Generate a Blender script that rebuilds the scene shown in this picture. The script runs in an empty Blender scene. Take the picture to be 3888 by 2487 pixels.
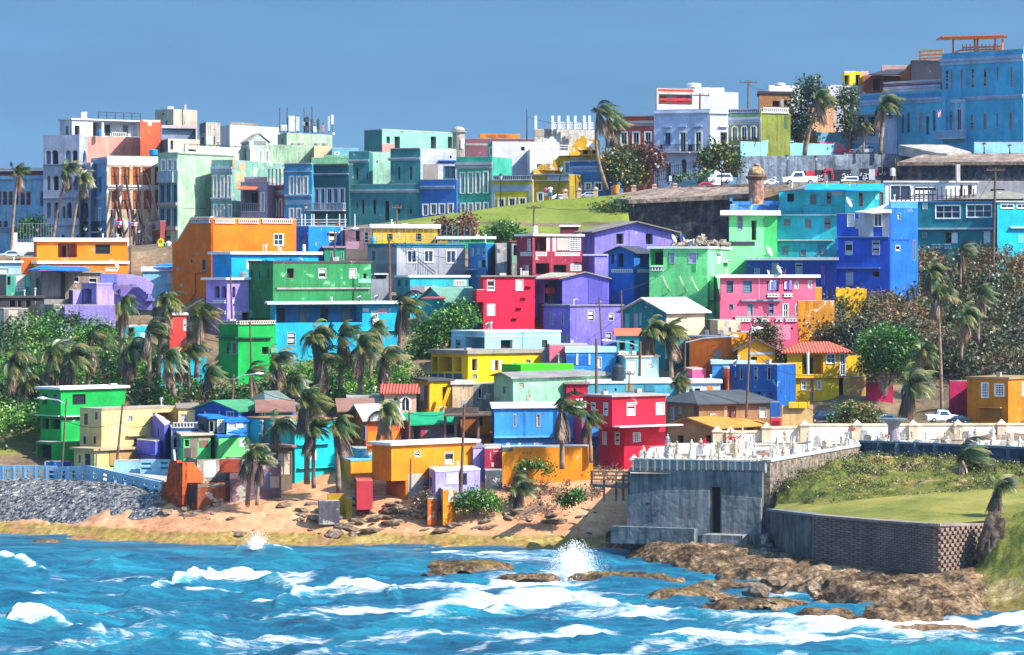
import bpy,bmesh,math,random
import numpy as np
from mathutils import Vector,Matrix,noise as mnoise
RND=random.Random(7)
SC=bpy.context.scene
COL=SC.collection
FP,HY,CX,CZ=12900.0,1033.0,1944.0,22.0
K8,K7=800/2053.,700/2053.
CROPS={'P':(0,0,1),'U':(0,0,3888/2408.),'A1':(0,350,K8),'A2':(700,350,K8),'A3':(1300,350,K8),'A4':(2000,300,K8),'A5':(2500,250,K7),'A6':(3088,100,K8),'B1':(0,850,K8),'B2':(600,800,K8),'B3':(1300,800,K8),'B4':(2000,750,K8),'B5':(2600,650,K7),'B6':(3088,600,K8),'B7':(2500,1150,K7),'B8':(3088,1100,K8),'C1':(0,1400,K8),'C2':(600,1400,K8),'C3':(1300,1250,K8),'C4':(1300,1500,K8),'C5':(2000,1350,K7),'C6':(2300,1550,K8),'C7':(3000,1550,888/1954.),'C8':(0,1900,1944/2408.)}
def px(c,x,y):
 x0,y0,k=CROPS[c]
 return x0+x*k,y0+y*k
def W(x,y,D):
 return Vector(((x-CX)*D/FP,D,CZ+(HY-y)*D/FP))
def at(c,x,y,D):
 return W(*px(c,x,y),D)
_gy=[560,775,872,969,1130,1292,1453,1615,1695,1776,1857,1938,2067,2140]
_gd=[440,402,385,372,352,336,322,307,300,294,288,283,275,262]
def Dg(y):
 return float(np.interp(y,_gy,_gd))
def zg(D):
 y=float(np.interp(D,_gd[::-1],_gy[::-1]))
 return CZ+(HY-y)*D/FP
def lin(h,k=1.0):
 h=h.lstrip('#')
 if len(h)==3:h=h[0]*2+h[1]*2+h[2]*2
 v=[int(h[i:i+2],16)/255.for i in(0,2,4)]
 return tuple(min(1.,k*((c/12.92)if c<=.04045 else((c+.055)/1.055)**2.4))for c in v)
MATS={}
def nt_new(name):
 m=bpy.data.materials.new(name)
 m.use_nodes=True
 nt=m.node_tree
 nt.nodes.clear()
 out=nt.nodes.new('ShaderNodeOutputMaterial')
 return m,nt,out
def N(nt,typ,**kw):
 n=nt.nodes.new(typ)
 for k,v in kw.items():
  if k.startswith('i_'):
   n.inputs[k[2:].replace('_',' ')].default_value=v
  else:
   setattr(n,k,v)
 return n
def ramp(nt,stops):
 r=nt.nodes.new('ShaderNodeValToRGB')
 e=r.color_ramp.elements
 while len(e)<len(stops):
  e.new(0.5)
 for i,(p,c)in enumerate(stops):
  e[i].position=p
  e[i].color=(*c,1)if not isinstance(c,(int,float))else(c,c,c,1)
 return r
def plaster_group():
 g=bpy.data.node_groups.new('plaster','ShaderNodeTree')
 g.interface.new_socket('Color',in_out='INPUT',socket_type='NodeSocketColor')
 g.interface.new_socket('Wear',in_out='INPUT',socket_type='NodeSocketFloat')
 g.interface.new_socket('Under',in_out='INPUT',socket_type='NodeSocketColor')
 g.interface.new_socket('Shader',in_out='OUTPUT',socket_type='NodeSocketShader')
 gi=g.nodes.new('NodeGroupInput');go=g.nodes.new('NodeGroupOutput')
 L=g.links.new
 geo=g.nodes.new('ShaderNodeNewGeometry')
 big=N(g,'ShaderNodeTexNoise',i_Scale=.45,i_Detail=5.,i_Roughness=.65)
 L(geo.outputs['Position'],big.inputs['Vector'])
 mp=N(g,'ShaderNodeMapping');mp.inputs['Scale'].default_value=(2.2,2.2,.22)
 L(geo.outputs['Position'],mp.inputs['Vector'])
 st=N(g,'ShaderNodeTexNoise',i_Scale=1.6,i_Detail=4.,i_Roughness=.6)
 L(mp.outputs[0],st.inputs['Vector'])
 fine=N(g,'ShaderNodeTexNoise',i_Scale=5.,i_Detail=4.,i_Roughness=.7)
 L(geo.outputs['Position'],fine.inputs['Vector'])
 r1=ramp(g,[(.32,.62),(.66,1.08)]);L(big.outputs['Fac'],r1 .inputs[0])
 r2=ramp(g,[(.36,.5),(.56,1.0)]);L(st.outputs['Fac'],r2 .inputs[0])
 mixs=N(g,'ShaderNodeMix',data_type='RGBA',blend_type='MULTIPLY')
 L(gi.outputs['Wear'],mixs.inputs[0]);L(r1 .outputs[0],mixs.inputs[6]);L(r2 .outputs[0],mixs.inputs[7])
 mul=N(g,'ShaderNodeMix',data_type='RGBA',blend_type='MULTIPLY');mul.inputs[0].default_value=.85
 L(gi.outputs['Color'],mul.inputs[6]);L(mixs.outputs[2],mul.inputs[7])
 r4=ramp(g,[(.36,.78),(.6,1.03)]);L(fine.outputs['Fac'],r4 .inputs[0])
 mu2=N(g,'ShaderNodeMix',data_type='RGBA',blend_type='MULTIPLY');L(gi.outputs['Wear'],mu2 .inputs[0]);L(mul.outputs[2],mu2 .inputs[6]);L(r4 .outputs[0],mu2 .inputs[7])
 pn=N(g,'ShaderNodeTexNoise',i_Scale=.9,i_Detail=7.,i_Roughness=.62,i_Distortion=.4)
 L(geo.outputs['Position'],pn.inputs['Vector'])
 md=N(g,'ShaderNodeMath',operation='MULTIPLY_ADD');md.inputs[1].default_value=.165;md.inputs[2].default_value=-.02
 L(gi.outputs['Wear'],md.inputs[0])
 ad=N(g,'ShaderNodeMath',operation='ADD');L(pn.outputs['Fac'],ad.inputs[0]);L(md.outputs[0],ad.inputs[1])
 r3=ramp(g,[(.705,0.),(.735,1.)]);L(ad.outputs[0],r3 .inputs[0])
 mx=N(g,'ShaderNodeMix',data_type='RGBA')
 L(r3 .outputs[0],mx.inputs[0]);L(mu2 .outputs[2],mx.inputs[6]);L(gi.outputs['Under'],mx.inputs[7])
 bs=N(g,'ShaderNodeBsdfPrincipled',i_Roughness=.8);bs.inputs['Specular IOR Level'].default_value=.25
 L(mx.outputs[2],bs.inputs['Base Color'])
 bp=N(g,'ShaderNodeBump',i_Strength=.35,i_Distance=.06);L(fine.outputs['Fac'],bp.inputs['Height'])
 L(bp.outputs[0],bs.inputs['Normal'])
 L(bs.outputs[0],go.inputs['Shader'])
 return g
PG=plaster_group()
def paint(h,wear=.3,under='b9ae9e',k=.82):
 key=('paint',h,wear,under,k)
 if key not in MATS:
  m,nt,out=nt_new('paint_'+h)
  g=nt.nodes.new('ShaderNodeGroup');g.node_tree=PG
  g.inputs['Color'].default_value=(*lin(h,k),1)
  g.inputs['Wear'].default_value=wear
  g.inputs['Under'].default_value=(*lin(under,.8),1)
  nt.links.new(g.outputs[0],out.inputs[0])
  MATS[key]=m
 return MATS[key]
def plain(name,h,rough=.6,metal=0.,k=1.,var=.25,scale=3.,spec=.3):
 key=('plain',name)
 if key not in MATS:
  m,nt,out=nt_new(name)
  bs=N(nt,'ShaderNodeBsdfPrincipled',i_Roughness=rough,i_Metallic=metal)
  bs.inputs['Specular IOR Level'].default_value=spec
  c=lin(h,k)
  geo=nt.nodes.new('ShaderNodeNewGeometry')
  no=N(nt,'ShaderNodeTexNoise',i_Scale=scale,i_Detail=4.)
  nt.links.new(geo.outputs['Position'],no.inputs['Vector'])
  rp=ramp(nt,[(.3,tuple(v*(1-var)for v in c)),(.7,tuple(min(1,v*(1+var*.5))for v in c))])
  nt.links.new(no.outputs['Fac'],rp.inputs[0])
  nt.links.new(rp.outputs[0],bs.inputs['Base Color'])
  nt.links.new(bs.outputs[0],out.inputs[0])
  MATS[key]=m
 return MATS[key]
WHITE=lambda:plain('white_trim','f0eee8',.6,k=.85,var=.15)
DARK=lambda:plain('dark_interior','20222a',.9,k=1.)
GLASS=lambda:plain('window_glass','2b3d52',.12,spec=.6)
GREYM=lambda:plain('grey_louvre','8f969c',.5)
CONC=lambda:plain('grey_concrete','a59d92',.9,var=.45,scale=1.2)
RAIL=lambda:plain('dark_iron','1c2228',.5)
WOOD=lambda:plain('weathered_wood','7a6250',.85,var=.4)
METAL=lambda:plain('galvanised_metal','b8bcc0',.4,.3)
PLASTIC=lambda:plain('grey_plastic','d8d8d4',.5)
def mat_of(s):
 named={'white':WHITE,'dark':DARK,'glass':GLASS,'grey':GREYM,'conc':CONC,'rail':RAIL,'wood':WOOD,'metal':METAL}
 if s.startswith('tile_'):
  if s not in MATS:MATS[s]=tile_mat(s,s[5:])
  return MATS[s]
 if s in named:
  return named[s]()
 return paint(s)
class MB:
 def __init__(s):
  s.v,s.f,s.m=[],[],[]
  s.mi=0
 def add(s,vs,fs):
  b=len(s.v)
  s.v+=[tuple(v)for v in vs]
  s.f+=[tuple(i+b for i in f)for f in fs]
  s.m+=[s.mi]*len(fs)
 def quad(s,a,b,c,d):
  s.add([a,b,c,d],[(0,1,2,3)])
 def poly(s,ps):
  s.add(ps,[tuple(range(len(ps)))])
 def obox(s,o,a,b,c):
  o,a,b,c=Vector(o),Vector(a),Vector(b),Vector(c)
  v=[o,o+a,o+a+b,o+b,o+c,o+a+c,o+a+b+c,o+b+c]
  s.add(v,[(0,3,2,1),(4,5,6,7),(0,1,5,4),(1,2,6,5),(2,3,7,6),(3,0,4,7)])
 def box(s,x0,y0,z0,x1,y1,z1):
  s.obox((x0,y0,z0),(x1-x0,0,0),(0,y1-y0,0),(0,0,z1-z0))
 def prism(s,ps,e):
  ps=[Vector(p)for p in ps];e=Vector(e);n=len(ps)
  s.add(ps+[p+e for p in ps],[tuple(range(n))[::-1],tuple(range(n,2*n))]+[(i,(i+1)%n,n+(i+1)%n,n+i)for i in range(n)])
 def tube(s,path,rad,n=8,cap=True):
  path=[Vector(p)for p in path]
  if isinstance(rad,(int,float)):
   rad=[rad]*len(path)
  vs,fs=[],[]
  for i,p in enumerate(path):
   t=(path[min(i+1,len(path)-1)]-path[max(i-1,0)])
   t=t.normalized()if t.length>0 else Vector((0,0,1))
   u=t.cross(Vector((0,1,.01)));u=u.normalized()if u.length>.01 else Vector((1,0,0))
   w=t.cross(u)
   for k in range(n):
    a=2*math.pi*k/n
    vs.append(p+(u*math.cos(a)+w*math.sin(a))*rad[i])
  for i in range(len(path)-1):
   for k in range(n):
    fs.append((i*n+k,i*n+(k+1)%n,(i+1)*n+(k+1)%n,(i+1)*n+k))
  if cap:
   fs.append(tuple(range(n))[::-1]);fs.append(tuple(range((len(path)-1)*n,len(path)*n)))
  s.add(vs,fs)
 def lathe(s,c,prof,n=16):
  c=Vector(c)
  vs,fs=[],[]
  for r,z in prof:
   for k in range(n):
    a=2*math.pi*k/n
    vs.append(c+Vector((r*math.cos(a),r*math.sin(a),z)))
  for i in range(len(prof)-1):
   for k in range(n):
    fs.append((i*n+k,i*n+(k+1)%n,(i+1)*n+(k+1)%n,(i+1)*n+k))
  fs.append(tuple(range(n))[::-1]);fs.append(tuple(range((len(prof)-1)*n,len(prof)*n)))
  s.add(vs,fs)
ORG={}
def mk(name,mb,mats,parent=None,smooth=False,loc=None,bevel=0):
 """link one mesh; vertices are given in world space and stored relative to the thing's origin"""
 if loc is None:
  loc=ORG[parent.name]if parent else Vector((0,0,0))
 me=bpy.data.meshes.new(name)
 me.from_pydata([(v[0]-loc[0],v[1]-loc[1],v[2]-loc[2])for v in mb.v],[],mb.f)
 if not isinstance(mats,(list,tuple)):
  mats=[mats]
 for m in mats:
  me.materials.append(m)
 if len(mats)>1:
  me.polygons.foreach_set('material_index',mb.m)
 if smooth:
  me.polygons.foreach_set('use_smooth',[True]*len(me.polygons))
 me.update()
 o=bpy.data.objects.new(name,me)
 COL.objects.link(o)
 if parent:
  o.parent=parent
 else:
  o.location=loc
 ORG[o.name]=Vector(loc)
 if bevel:
  b=o.modifiers.new('bevel','BEVEL');b.width=bevel;b.segments=1
 return o
def tag(o,label,cat=None,group=None,kind=None):
 if label:o['label']=label
 if cat:o['category']=cat
 if group:o['group']=group
 if kind:o['kind']=kind
 return o
def thing(name,loc,label,cat,group=None):
 o=bpy.data.objects.new(name,None)
 o.empty_display_size=.3
 COL.objects.link(o)
 o.location=loc
 ORG[o.name]=Vector(loc)
 return tag(o,label,cat,group)
def copy_tree(o,loc,rz=0.,sc=1.,label=None,group=None,cat=None):
 c=o.copy();COL.objects.link(c)
 c.location=loc;c.rotation_euler=(0,0,rz)
 c.scale=(sc,sc,sc)if isinstance(sc,(int,float))else sc
 if label:c['label']=label
 if group:c['group']=group
 if cat:c['category']=cat
 def rec(src,dst):
  for ch in list(src.children):
   d=ch.copy();COL.objects.link(d);d.parent=dst
   rec(ch,d)
 rec(o,c)
 return c
def drop(o):
 for ch in list(o.children):
  drop(ch)
 bpy.data.objects.remove(o)
class Face:
 def __init__(s,O,d,n,ln):
  s.O,s.d,s.n,s.ln=Vector((O[0],O[1],0)),Vector((*d,0)),Vector((*n,0)),ln
 def pt(s,a,z,o=0.):
  return s.O+s.d*a+s.n*o+Vector((0,0,z))
 def s_of(s,x):
  m=(x-CX)/FP
  den=s.d.x-m*s.d.y
  return(m*s.O.y-s.O.x)/(den if abs(den)>1e-6 else 1e-6)
 def z_of(s,a,y):
  return CZ+(HY-y)*(s.O.y+a*s.d.y)/FP
def wall_grid(mb,f,s1,z0,z1,ops,s0=0.):
 ss=sorted(set([s0,s1]+[v for o in ops for v in(o[0],o[2])if s0<v<s1]))
 zs=sorted(set([z0,z1]+[v for o in ops for v in(o[1],o[3])if z0<v<z1]))
 for i in range(len(ss)-1):
  for j in range(len(zs)-1):
   a,b,c,d=ss[i],ss[i+1],zs[j],zs[j+1]
   cs,cz=(a+b)/2,(c+d)/2
   if any(o[0]<cs<o[2]and o[1]<cz<o[3]for o in ops):
    continue
   mb.quad(f.pt(a,c),f.pt(b,c),f.pt(b,d),f.pt(a,d))
 for o in ops:
  a,c,b,d,dp=o[:5]
  p=lambda s_,z_,o_:f.pt(s_,z_,-o_)
  mb.quad(p(a,c,0),p(a,c,dp),p(a,d,dp),p(a,d,0))
  mb.quad(p(b,c,0),p(b,d,0),p(b,d,dp),p(b,c,dp))
  mb.quad(p(a,c,0),p(b,c,0),p(b,c,dp),p(a,c,dp))
  mb.quad(p(a,d,0),p(a,d,dp),p(b,d,dp),p(b,d,0))
  if len(o)>5 and o[5]:
   r=(b-a)/2;mid=(a+b)/2;zt=d-r
   for sg in(-1,1):
    pts=[(mid+sg*r,d)]+[(mid+sg*r*math.cos(t*math.pi/16),zt+r*math.sin(t*math.pi/16))for t in range(9)]
    mb.prism([f.pt(q[0],q[1],.0)for q in pts],f.n*(-min(dp,.3)))
def bars(mb,f,a,z0,b,z1,w,o0,o1,nv=0,nh=0):
 """rectangular frame with nv / nh inner bars between offsets o0 and o1"""
 def bx(s0,q0,s1,q1):
  mb.obox(f.pt(s0,q0,o0),f.d*(s1-s0),f.n*(o1-o0),(0,0,q1-q0))
 bx(a,z0,a+w,z1);bx(b-w,z0,b,z1);bx(a+w,z0,b-w,z0+w);bx(a+w,z1-w,b-w,z1)
 iw=w*.7
 for i in range(nv):
  s_=a+(b-a)*(i+1)/(nv+1);bx(s_-iw/2,z0+w,s_+iw/2,z1-w)
 for i in range(nh):
  q=z0+(z1-z0)*(i+1)/(nh+1);bx(a+w,q-iw/2,b-w,q+iw/2)
DEPTH={'j':.13,'k':.13,'d':.5,'g':.14,'w':.14,'t':.2,'a':.45,'A':.2,'r':1.3,'o':.14,'s':.1,'b':.2,'x':.6}
def feature(root,f,kind,opt,a,z0,b,z1,H):
 pr=DEPTH.get(kind,0)
 if kind in 'jk':
  mb=MB();bars(mb,f,a,z0,b,z1,.05,-.04,.035)
  mb.mi=1;mb.quad(f.pt(a,z0,-pr+.01),f.pt(b,z0,-pr+.01),f.pt(b,z1,-pr+.01),f.pt(a,z1,-pr+.01))
  fm=mat_of(opt)if opt else(WHITE()if kind=='j' else GREYM())
  w=mk('window',mb,[fm,DARK()],root)
  lv=MB();n=max(4,min(11,int((z1-z0)/.15)));h=(z1-z0-.1)/n
  open_p=RND.random()<.35
  for i in range(n):
   q=z0+.05+i*h
   tk=h*(.62 if kind=='j' else.55)
   if open_p and RND.random()<.25:continue
   lv.obox(f.pt(a+.05,q,-.09),f.d*(b-a-.1),f.n*.02,(0,0,.012))
   lv.prism([f.pt(a+.05,q+.02,-.05),f.pt(a+.05,q+.02+tk,-.10),f.pt(a+.05,q+.035+tk,-.10),f.pt(a+.05,q+.035,-.05)],f.d*(b-a-.1))
  mk('louvres',lv,fm,w)
 elif kind in 'dx':
  mb=MB();bars(mb,f,a,z0,b,z1,.05,-.12,-.05)
  w=mk('window',mb,mat_of(opt or 'wood'),root)
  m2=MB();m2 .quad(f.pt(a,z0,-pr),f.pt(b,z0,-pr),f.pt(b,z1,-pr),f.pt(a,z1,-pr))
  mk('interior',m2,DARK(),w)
 elif kind in 'gwt':
  mb=MB()
  nv,nh={'g':(1,1),'w':(1,0),'t':(1,0)}[kind]
  if opt=='3':nv,opt=2,None
  if opt=='5':nv,nh,opt=2,4,None
  bars(mb,f,a,z0,b,z1,.07,-.09,.0 if kind!='t' else-.03,nv,nh)
  if kind in 'gw' or kind=='t':
   e=.14 if kind=='t' else.06
   for q in((a-e,z0-(.06 if kind!='t' else 0),a,z1+e),(b,z0-(.06 if kind!='t' else 0),b+e,z1+e),(a,z1,b,z1+e)):
    mb.obox(f.pt(q[0],q[1],0.003),f.d*(q[2]-q[0]),f.n*.06,(0,0,q[3]-q[1]))
   mb.obox(f.pt(a,z0-.06,.003),f.d*(b-a),f.n*.09,(0,0,.06))
  w=mk('window',mb,mat_of(opt or 'white'),root)
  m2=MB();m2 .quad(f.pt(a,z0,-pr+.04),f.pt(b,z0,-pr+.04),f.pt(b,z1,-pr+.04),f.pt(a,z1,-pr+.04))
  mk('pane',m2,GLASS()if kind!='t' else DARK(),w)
 elif kind in 'aA':
  m2=MB();m2 .quad(f.pt(a,z0,-pr),f.pt(b,z0,-pr),f.pt(b,z1,-pr),f.pt(a,z1,-pr))
  if kind=='a':
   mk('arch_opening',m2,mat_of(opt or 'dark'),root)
  else:
   mb=MB();r=(b-a)/2;mid=(a+b)/2;zt=z1-r;e=.16
   for sg in(-1,1):
    s_=mid+sg*r
    mb.obox(f.pt(min(s_,s_+sg*e),z0,.003),f.d*e,f.n*.06,(0,0,zt-z0))
    for t in range(8):
     q=[(mid+sg*rr*math.cos(u*math.pi/16),zt+rr*math.sin(u*math.pi/16))for rr,u in((r,t),(r+e,t),(r+e,t+1),(r,t+1))]
     mb.prism([f.pt(*v,.003)for v in q],f.n*.06)
   mb.obox(f.pt(mid-.03,z0,-.1),f.d*.06,f.n*.05,(0,0,z1-z0))
   w=mk('window',mb,mat_of(opt or 'white'),root)
   mk('pane',m2,GLASS(),w)
 elif kind=='s':
  mb=MB();mid=(a+b)/2
  bars(mb,f,a,z0,mid-.02,z1,.1,-.08,.02,0,1);bars(mb,f,mid+.02,z0,b,z1,.1,-.08,.02,0,1)
  w=mk('shutter',mb,plain('brown_shutter_frame','6b3a22',.8),root)
  m2=MB();m2 .quad(f.pt(a,z0,-.06),f.pt(b,z0,-.06),f.pt(b,z1,-.06),f.pt(a,z1,-.06))
  mk('panel',m2,plain('brown_shutter_board','a5542c',.85,var=.4,scale=8),w)
 elif kind=='o':
  mb=MB();mb.obox(f.pt(a,z0,-pr),f.d*(b-a),f.n*.06,(0,0,z1-z0))
  d=mk('door',mb,mat_of(opt or 'wood'),root)
  m2=MB();m2 .obox(f.pt(b-.16,z0+(z1-z0)*.45,-pr+.06),f.d*.05,f.n*.05,(0,0,.12))
  mk('handle',m2,METAL(),d)
 elif kind=='b':
  mb=MB()
  nv=max(2,int((b-a)/.22));nh=max(1,int((z1-z0)/.22))
  bars(mb,f,a,z0,b,z1,.06,-.1,.02,nv,nh)
  w=mk('block_screen',mb,mat_of(opt or 'white'),root)
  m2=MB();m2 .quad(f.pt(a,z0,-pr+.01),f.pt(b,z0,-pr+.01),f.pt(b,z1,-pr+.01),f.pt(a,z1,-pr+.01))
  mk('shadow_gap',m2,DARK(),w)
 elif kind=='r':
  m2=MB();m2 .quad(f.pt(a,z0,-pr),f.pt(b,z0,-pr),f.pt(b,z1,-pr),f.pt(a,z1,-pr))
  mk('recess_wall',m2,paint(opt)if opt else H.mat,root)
  n=max(1,int((b-a)/2.2));dw=(b-a)/n
  for i in range(n):
   q=a+dw*(i+.5)
   mb=MB();hz=min(2.1,(z1-z0)*.8)
   mb.obox(f.pt(q-.4,z0+.02,-pr+.004),f.d*.8,f.n*.05,(0,0,hz))
   mk('door',mb,mat_of('dark' if i%2==0 else '6d6a68'),root)
 elif kind=='p':
  mb=MB();h=z1-z0;pr=.1
  mb.obox(f.pt(a,z1-.1,.0),f.d*(b-a),f.n*.16,(0,0,.1));mb.obox(f.pt(a,z0,.0),f.d*(b-a),f.n*.16,(0,0,.08))
  n=max(2,int((b-a)/.26));g=(b-a)/n
  for i in range(n):
   mb.obox(f.pt(a+g*(i+.25),z0+.08,.04),f.d*g*.42,f.n*.09,(0,0,h-.18))
  w=mk('balustrade',mb,mat_of(opt or 'white'),root)
  m2=MB();m2 .quad(f.pt(a,z0,.006),f.pt(b,z0,.006),f.pt(b,z1-.1,.006),f.pt(a,z1-.1,.006))
  mk('shadow_gap',m2,plain('balustrade_gap','4a4038',.9),w)
 elif kind=='v':
  mb=MB();mb.obox(f.pt(a,z0,.0),f.d*(b-a),f.n*.45,(0,0,z1-z0))
  w=mk('air_conditioner',mb,plain('aircon_case','d9d6cc',.5),root)
  m2=MB()
  for i in range(5):
   m2 .obox(f.pt(a+.06,z0+(z1-z0)*(.12+.16*i),.45),f.d*(b-a-.12),f.n*.015,(0,0,(z1-z0)*.08))
  mk('grille',m2,plain('aircon_grille','6c6f70',.5),w)
 elif kind=='c':
  mb=MB();h=z1-z0
  mb.obox(f.pt(a,z0,.002),f.d*(b-a),f.n*.10,(0,0,h*.55));mb.obox(f.pt(a,z0+h*.55,.002),f.d*(b-a),f.n*.24,(0,0,h*.45))
  mk('cornice',mb,mat_of(opt or 'c9ccd6'),root)
 elif kind=='q':
  mb=MB();mb.obox(f.pt(a,z0,.002),f.d*(b-a),f.n*.035,(0,0,z1-z0))
  mk('panel',mb,mat_of(opt or 'c9ccd6'),root)
 elif kind=='Q':
  mb=MB();mb.obox(f.pt(a,z0,.002),f.d*(b-a),f.n*.35,(0,0,z1-z0))
  mk('ledge',mb,mat_of(opt or 'white'),root)
 elif kind=='B':
  mb=MB();ex=.85
  mb.obox(f.pt(a,z0,.0),f.d*(b-a),f.n*ex,(0,0,.16))
  w=mk('balcony',mb,mat_of('c9ccd6'),root)
  m2=MB();zt=z1;zb=z0+.16;n=max(3,int((b-a)/.18))
  m2 .obox(f.pt(a,zt-.06,ex-.06),f.d*(b-a),f.n*.05,(0,0,.06))
  m2 .obox(f.pt(a,zb+.06,ex-.06),f.d*(b-a),f.n*.05,(0,0,.04))
  for i in range(n+1):
   q=a+(b-a-.05)*i/n
   m2 .obox(f.pt(q,zb,ex-.06),f.d*.05,f.n*.04,(0,0,zt-zb-.05))
  for q in(a,b-.05):
   m2 .obox(f.pt(q,zt-.06,0),f.d*.05,f.n*(ex-.06),(0,0,.06))
   for i in range(5):
    m2 .obox(f.pt(q,zb,ex*i/5),f.d*.04,f.n*.04,(0,0,zt-zb-.05))
  mk('railing',m2,mat_of(opt or 'rail'),w)
 elif kind=='n':
  mb=MB();n=max(2,int((b-a)/1.3))
  mb.obox(f.pt(a,z1-.07,-.12),f.d*(b-a),f.n*.06,(0,0,.07));mb.obox(f.pt(a,z0+(z1-z0)*.45,-.12),f.d*(b-a),f.n*.05,(0,0,.05))
  for i in range(n+1):
   mb.obox(f.pt(a+(b-a-.07)*i/n,z0-.1,-.12),f.d*.07,f.n*.07,(0,0,z1-z0+.1))
  mk('railing',mb,mat_of(opt or 'rail'),root)
class House:
 def __init__(s,c,label,col,xs,ys,th=35.,D=None,F='',roof='w',name='house',cat='house',dp=7.,ext=3.,wear=.42,root=None,mat=None,rc=None,ov=.22,tk=.2,group=None,under='b9ae9e',arch=False,k=.82):
  xl,xc,xr=xs
  yt,yb=ys
  X=lambda v:px(c,v,0)[0]
  Yp=lambda v:px(c,0,v)[1]
  s.c=c
  if D is None:D=Dg(Yp(yb))
  t=math.radians(th)
  s.t=t
  C=Vector(((X(xc)-CX)*D/FP,D))
  dR,nR=(math.cos(t),math.sin(t)),(math.sin(t),-math.cos(t))
  dL,nL=(-math.sin(t),math.cos(t)),(-math.cos(t),-math.sin(t))
  s.R,s.L=Face(C,dR,nR,0),Face(C,dL,nL,0)
  s.R.ln=s.R.s_of(X(xr))if xr is not None and xr>xc else dp
  s.L.ln=s.L.s_of(X(xl))if xl is not None and xl<xc else dp
  if not 0<s.R.ln<(60 if th<60 else 22):s.R.ln=dp
  if not 0<s.L.ln<(60 if th>34 else 14):s.L.ln=dp
  def skew(f,xe,dd):
   m=(X(xe)-CX)/FP
   v=Vector((m*(D+dd)-C.x,dd));f.ln=v.length;v.normalize();f.d=Vector((v.x,v.y,0))
  if dp>=3 and xl is not None and s.L.ln<2.6:
   skew(s.L,xl,dp);v=s.L.d;s.L.n=Vector((-v.y,v.x,0));dL=(v.x,v.y)
  if dp>=3 and xr is not None and s.R.ln<2.6 and th>40:
   skew(s.R,max(xr,xc+1),dp);v=s.R.d;s.R.n=Vector((v.y,-v.x,0));dR=(v.x,v.y)
  s.zt=CZ+(HY-Yp(yt))*D/FP
  s.zb=CZ+(HY-Yp(yb))*D/FP
  s.z0=s.zb-ext
  s.mat=mat or paint(col,wear,under,k)
  s.D=D
  if root is None:
   root=thing(name,Vector((C.x,C.y,s.z0)),label,cat,group)
  elif isinstance(root,House):
   root=root.root
  s.root=root
  opsR,opsL,fl=[],[],[]
  for it in F.replace('\n',';').split(';'):
   it=it.split()
   if not it:continue
   fc,kd=it[0],it[1]
   opt=None
   if ':' in kd:kd,opt=kd.split(':')
   cc=c
   v=it[2:]
   if v[0]in CROPS:cc,v=v[0],v[1:]
   x0,y0,x1,y1=[float(q)for q in v[:4]]
   f=s.R if fc=='R' else s.L
   (px0,py0),(px1,py1)=px(cc,x0,y0),px(cc,x1,y1)
   a,b=sorted((f.s_of(px0),f.s_of(px1)))
   m=(a+b)/2
   q1,q0=f.z_of(m,py0),f.z_of(m,py1)
   fl.append((f,kd,opt,a,q0,b,q1))
   if kd in DEPTH:
    a,b=max(a,.02),min(b,f.ln-.02)
    q0,q1=max(q0,s.z0+.02),min(q1,s.zt-.02)
    fl[-1]=(f,kd,opt,a,q0,b,q1)
    if b-a>.05 and q1-q0>.05:
     (opsR if fc=='R' else opsL).append((a,q0,b,q1,DEPTH[kd],kd in 'aA'))
    else:
     fl.pop()
  mb=MB()
  wall_grid(mb,s.R,s.R.ln,s.z0,s.zt,opsR)
  wall_grid(mb,s.L,s.L.ln,s.z0,s.zt,opsL)
  a,b=s.R.ln,s.L.ln
  P4=lambda u,v,z:Vector((C.x+dR[0]*u+dL[0]*v,C.y+dR[1]*u+dL[1]*v,z))
  s.P4=P4
  mb.quad(P4(a,0,s.z0),P4(a,b,s.z0),P4(a,b,s.zt),P4(a,0,s.zt))
  mb.quad(P4(a,b,s.z0),P4(0,b,s.z0),P4(0,b,s.zt),P4(a,b,s.zt))
  s.wall=mk('wall',mb,s.mat,root)
  for f_ in fl:
   feature(root,*f_,s)
  s.make_roof(roof,rc,ov,tk)
  if roof in('w','n')and s.D<384 and cat=='house' and s.R.ln>3 and s.L.ln>2.5 and s.zt>3:
   rj=random.Random(int(s.D*100+xc))
   for i in range(rj.choice([0,1,1,2,3])):
    u,v=rj.uniform(.4,s.R.ln-.6),rj.uniform(.3,min(s.L.ln-.5,2.5));p=s.P4(u,v,s.zt+.03);k=rj.random();mb=MB()
    if k<.4:mb.tube([p,p+Vector((0,0,.5+k))],.06,6);mb.tube([p+Vector((0,0,.5+k)),p+Vector((0,0,.62+k))],.12,6);mk('vent_pipe',mb,PLASTIC(),root)
    elif k<.7:mb.obox(p,s.R.d*rj.uniform(.3,.8),s.L.d*.4,(0,0,rj.uniform(.3,.6)));mk('roof_block',mb,CONC(),root)
    else:
     for q in range(4):mb.tube([p+s.R.d*.09*q,p+s.R.d*(.09*q+rj.uniform(-.06,.06))+Vector((0,0,rj.uniform(.4,.9)))],.022,4)
     mb.obox(p-s.R.d*.08,s.R.d*.42,s.L.d*.3,(0,0,.22));mk('rebar_stub',mb,plain('rusty_rebar','7a5240',.9),root)
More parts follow.
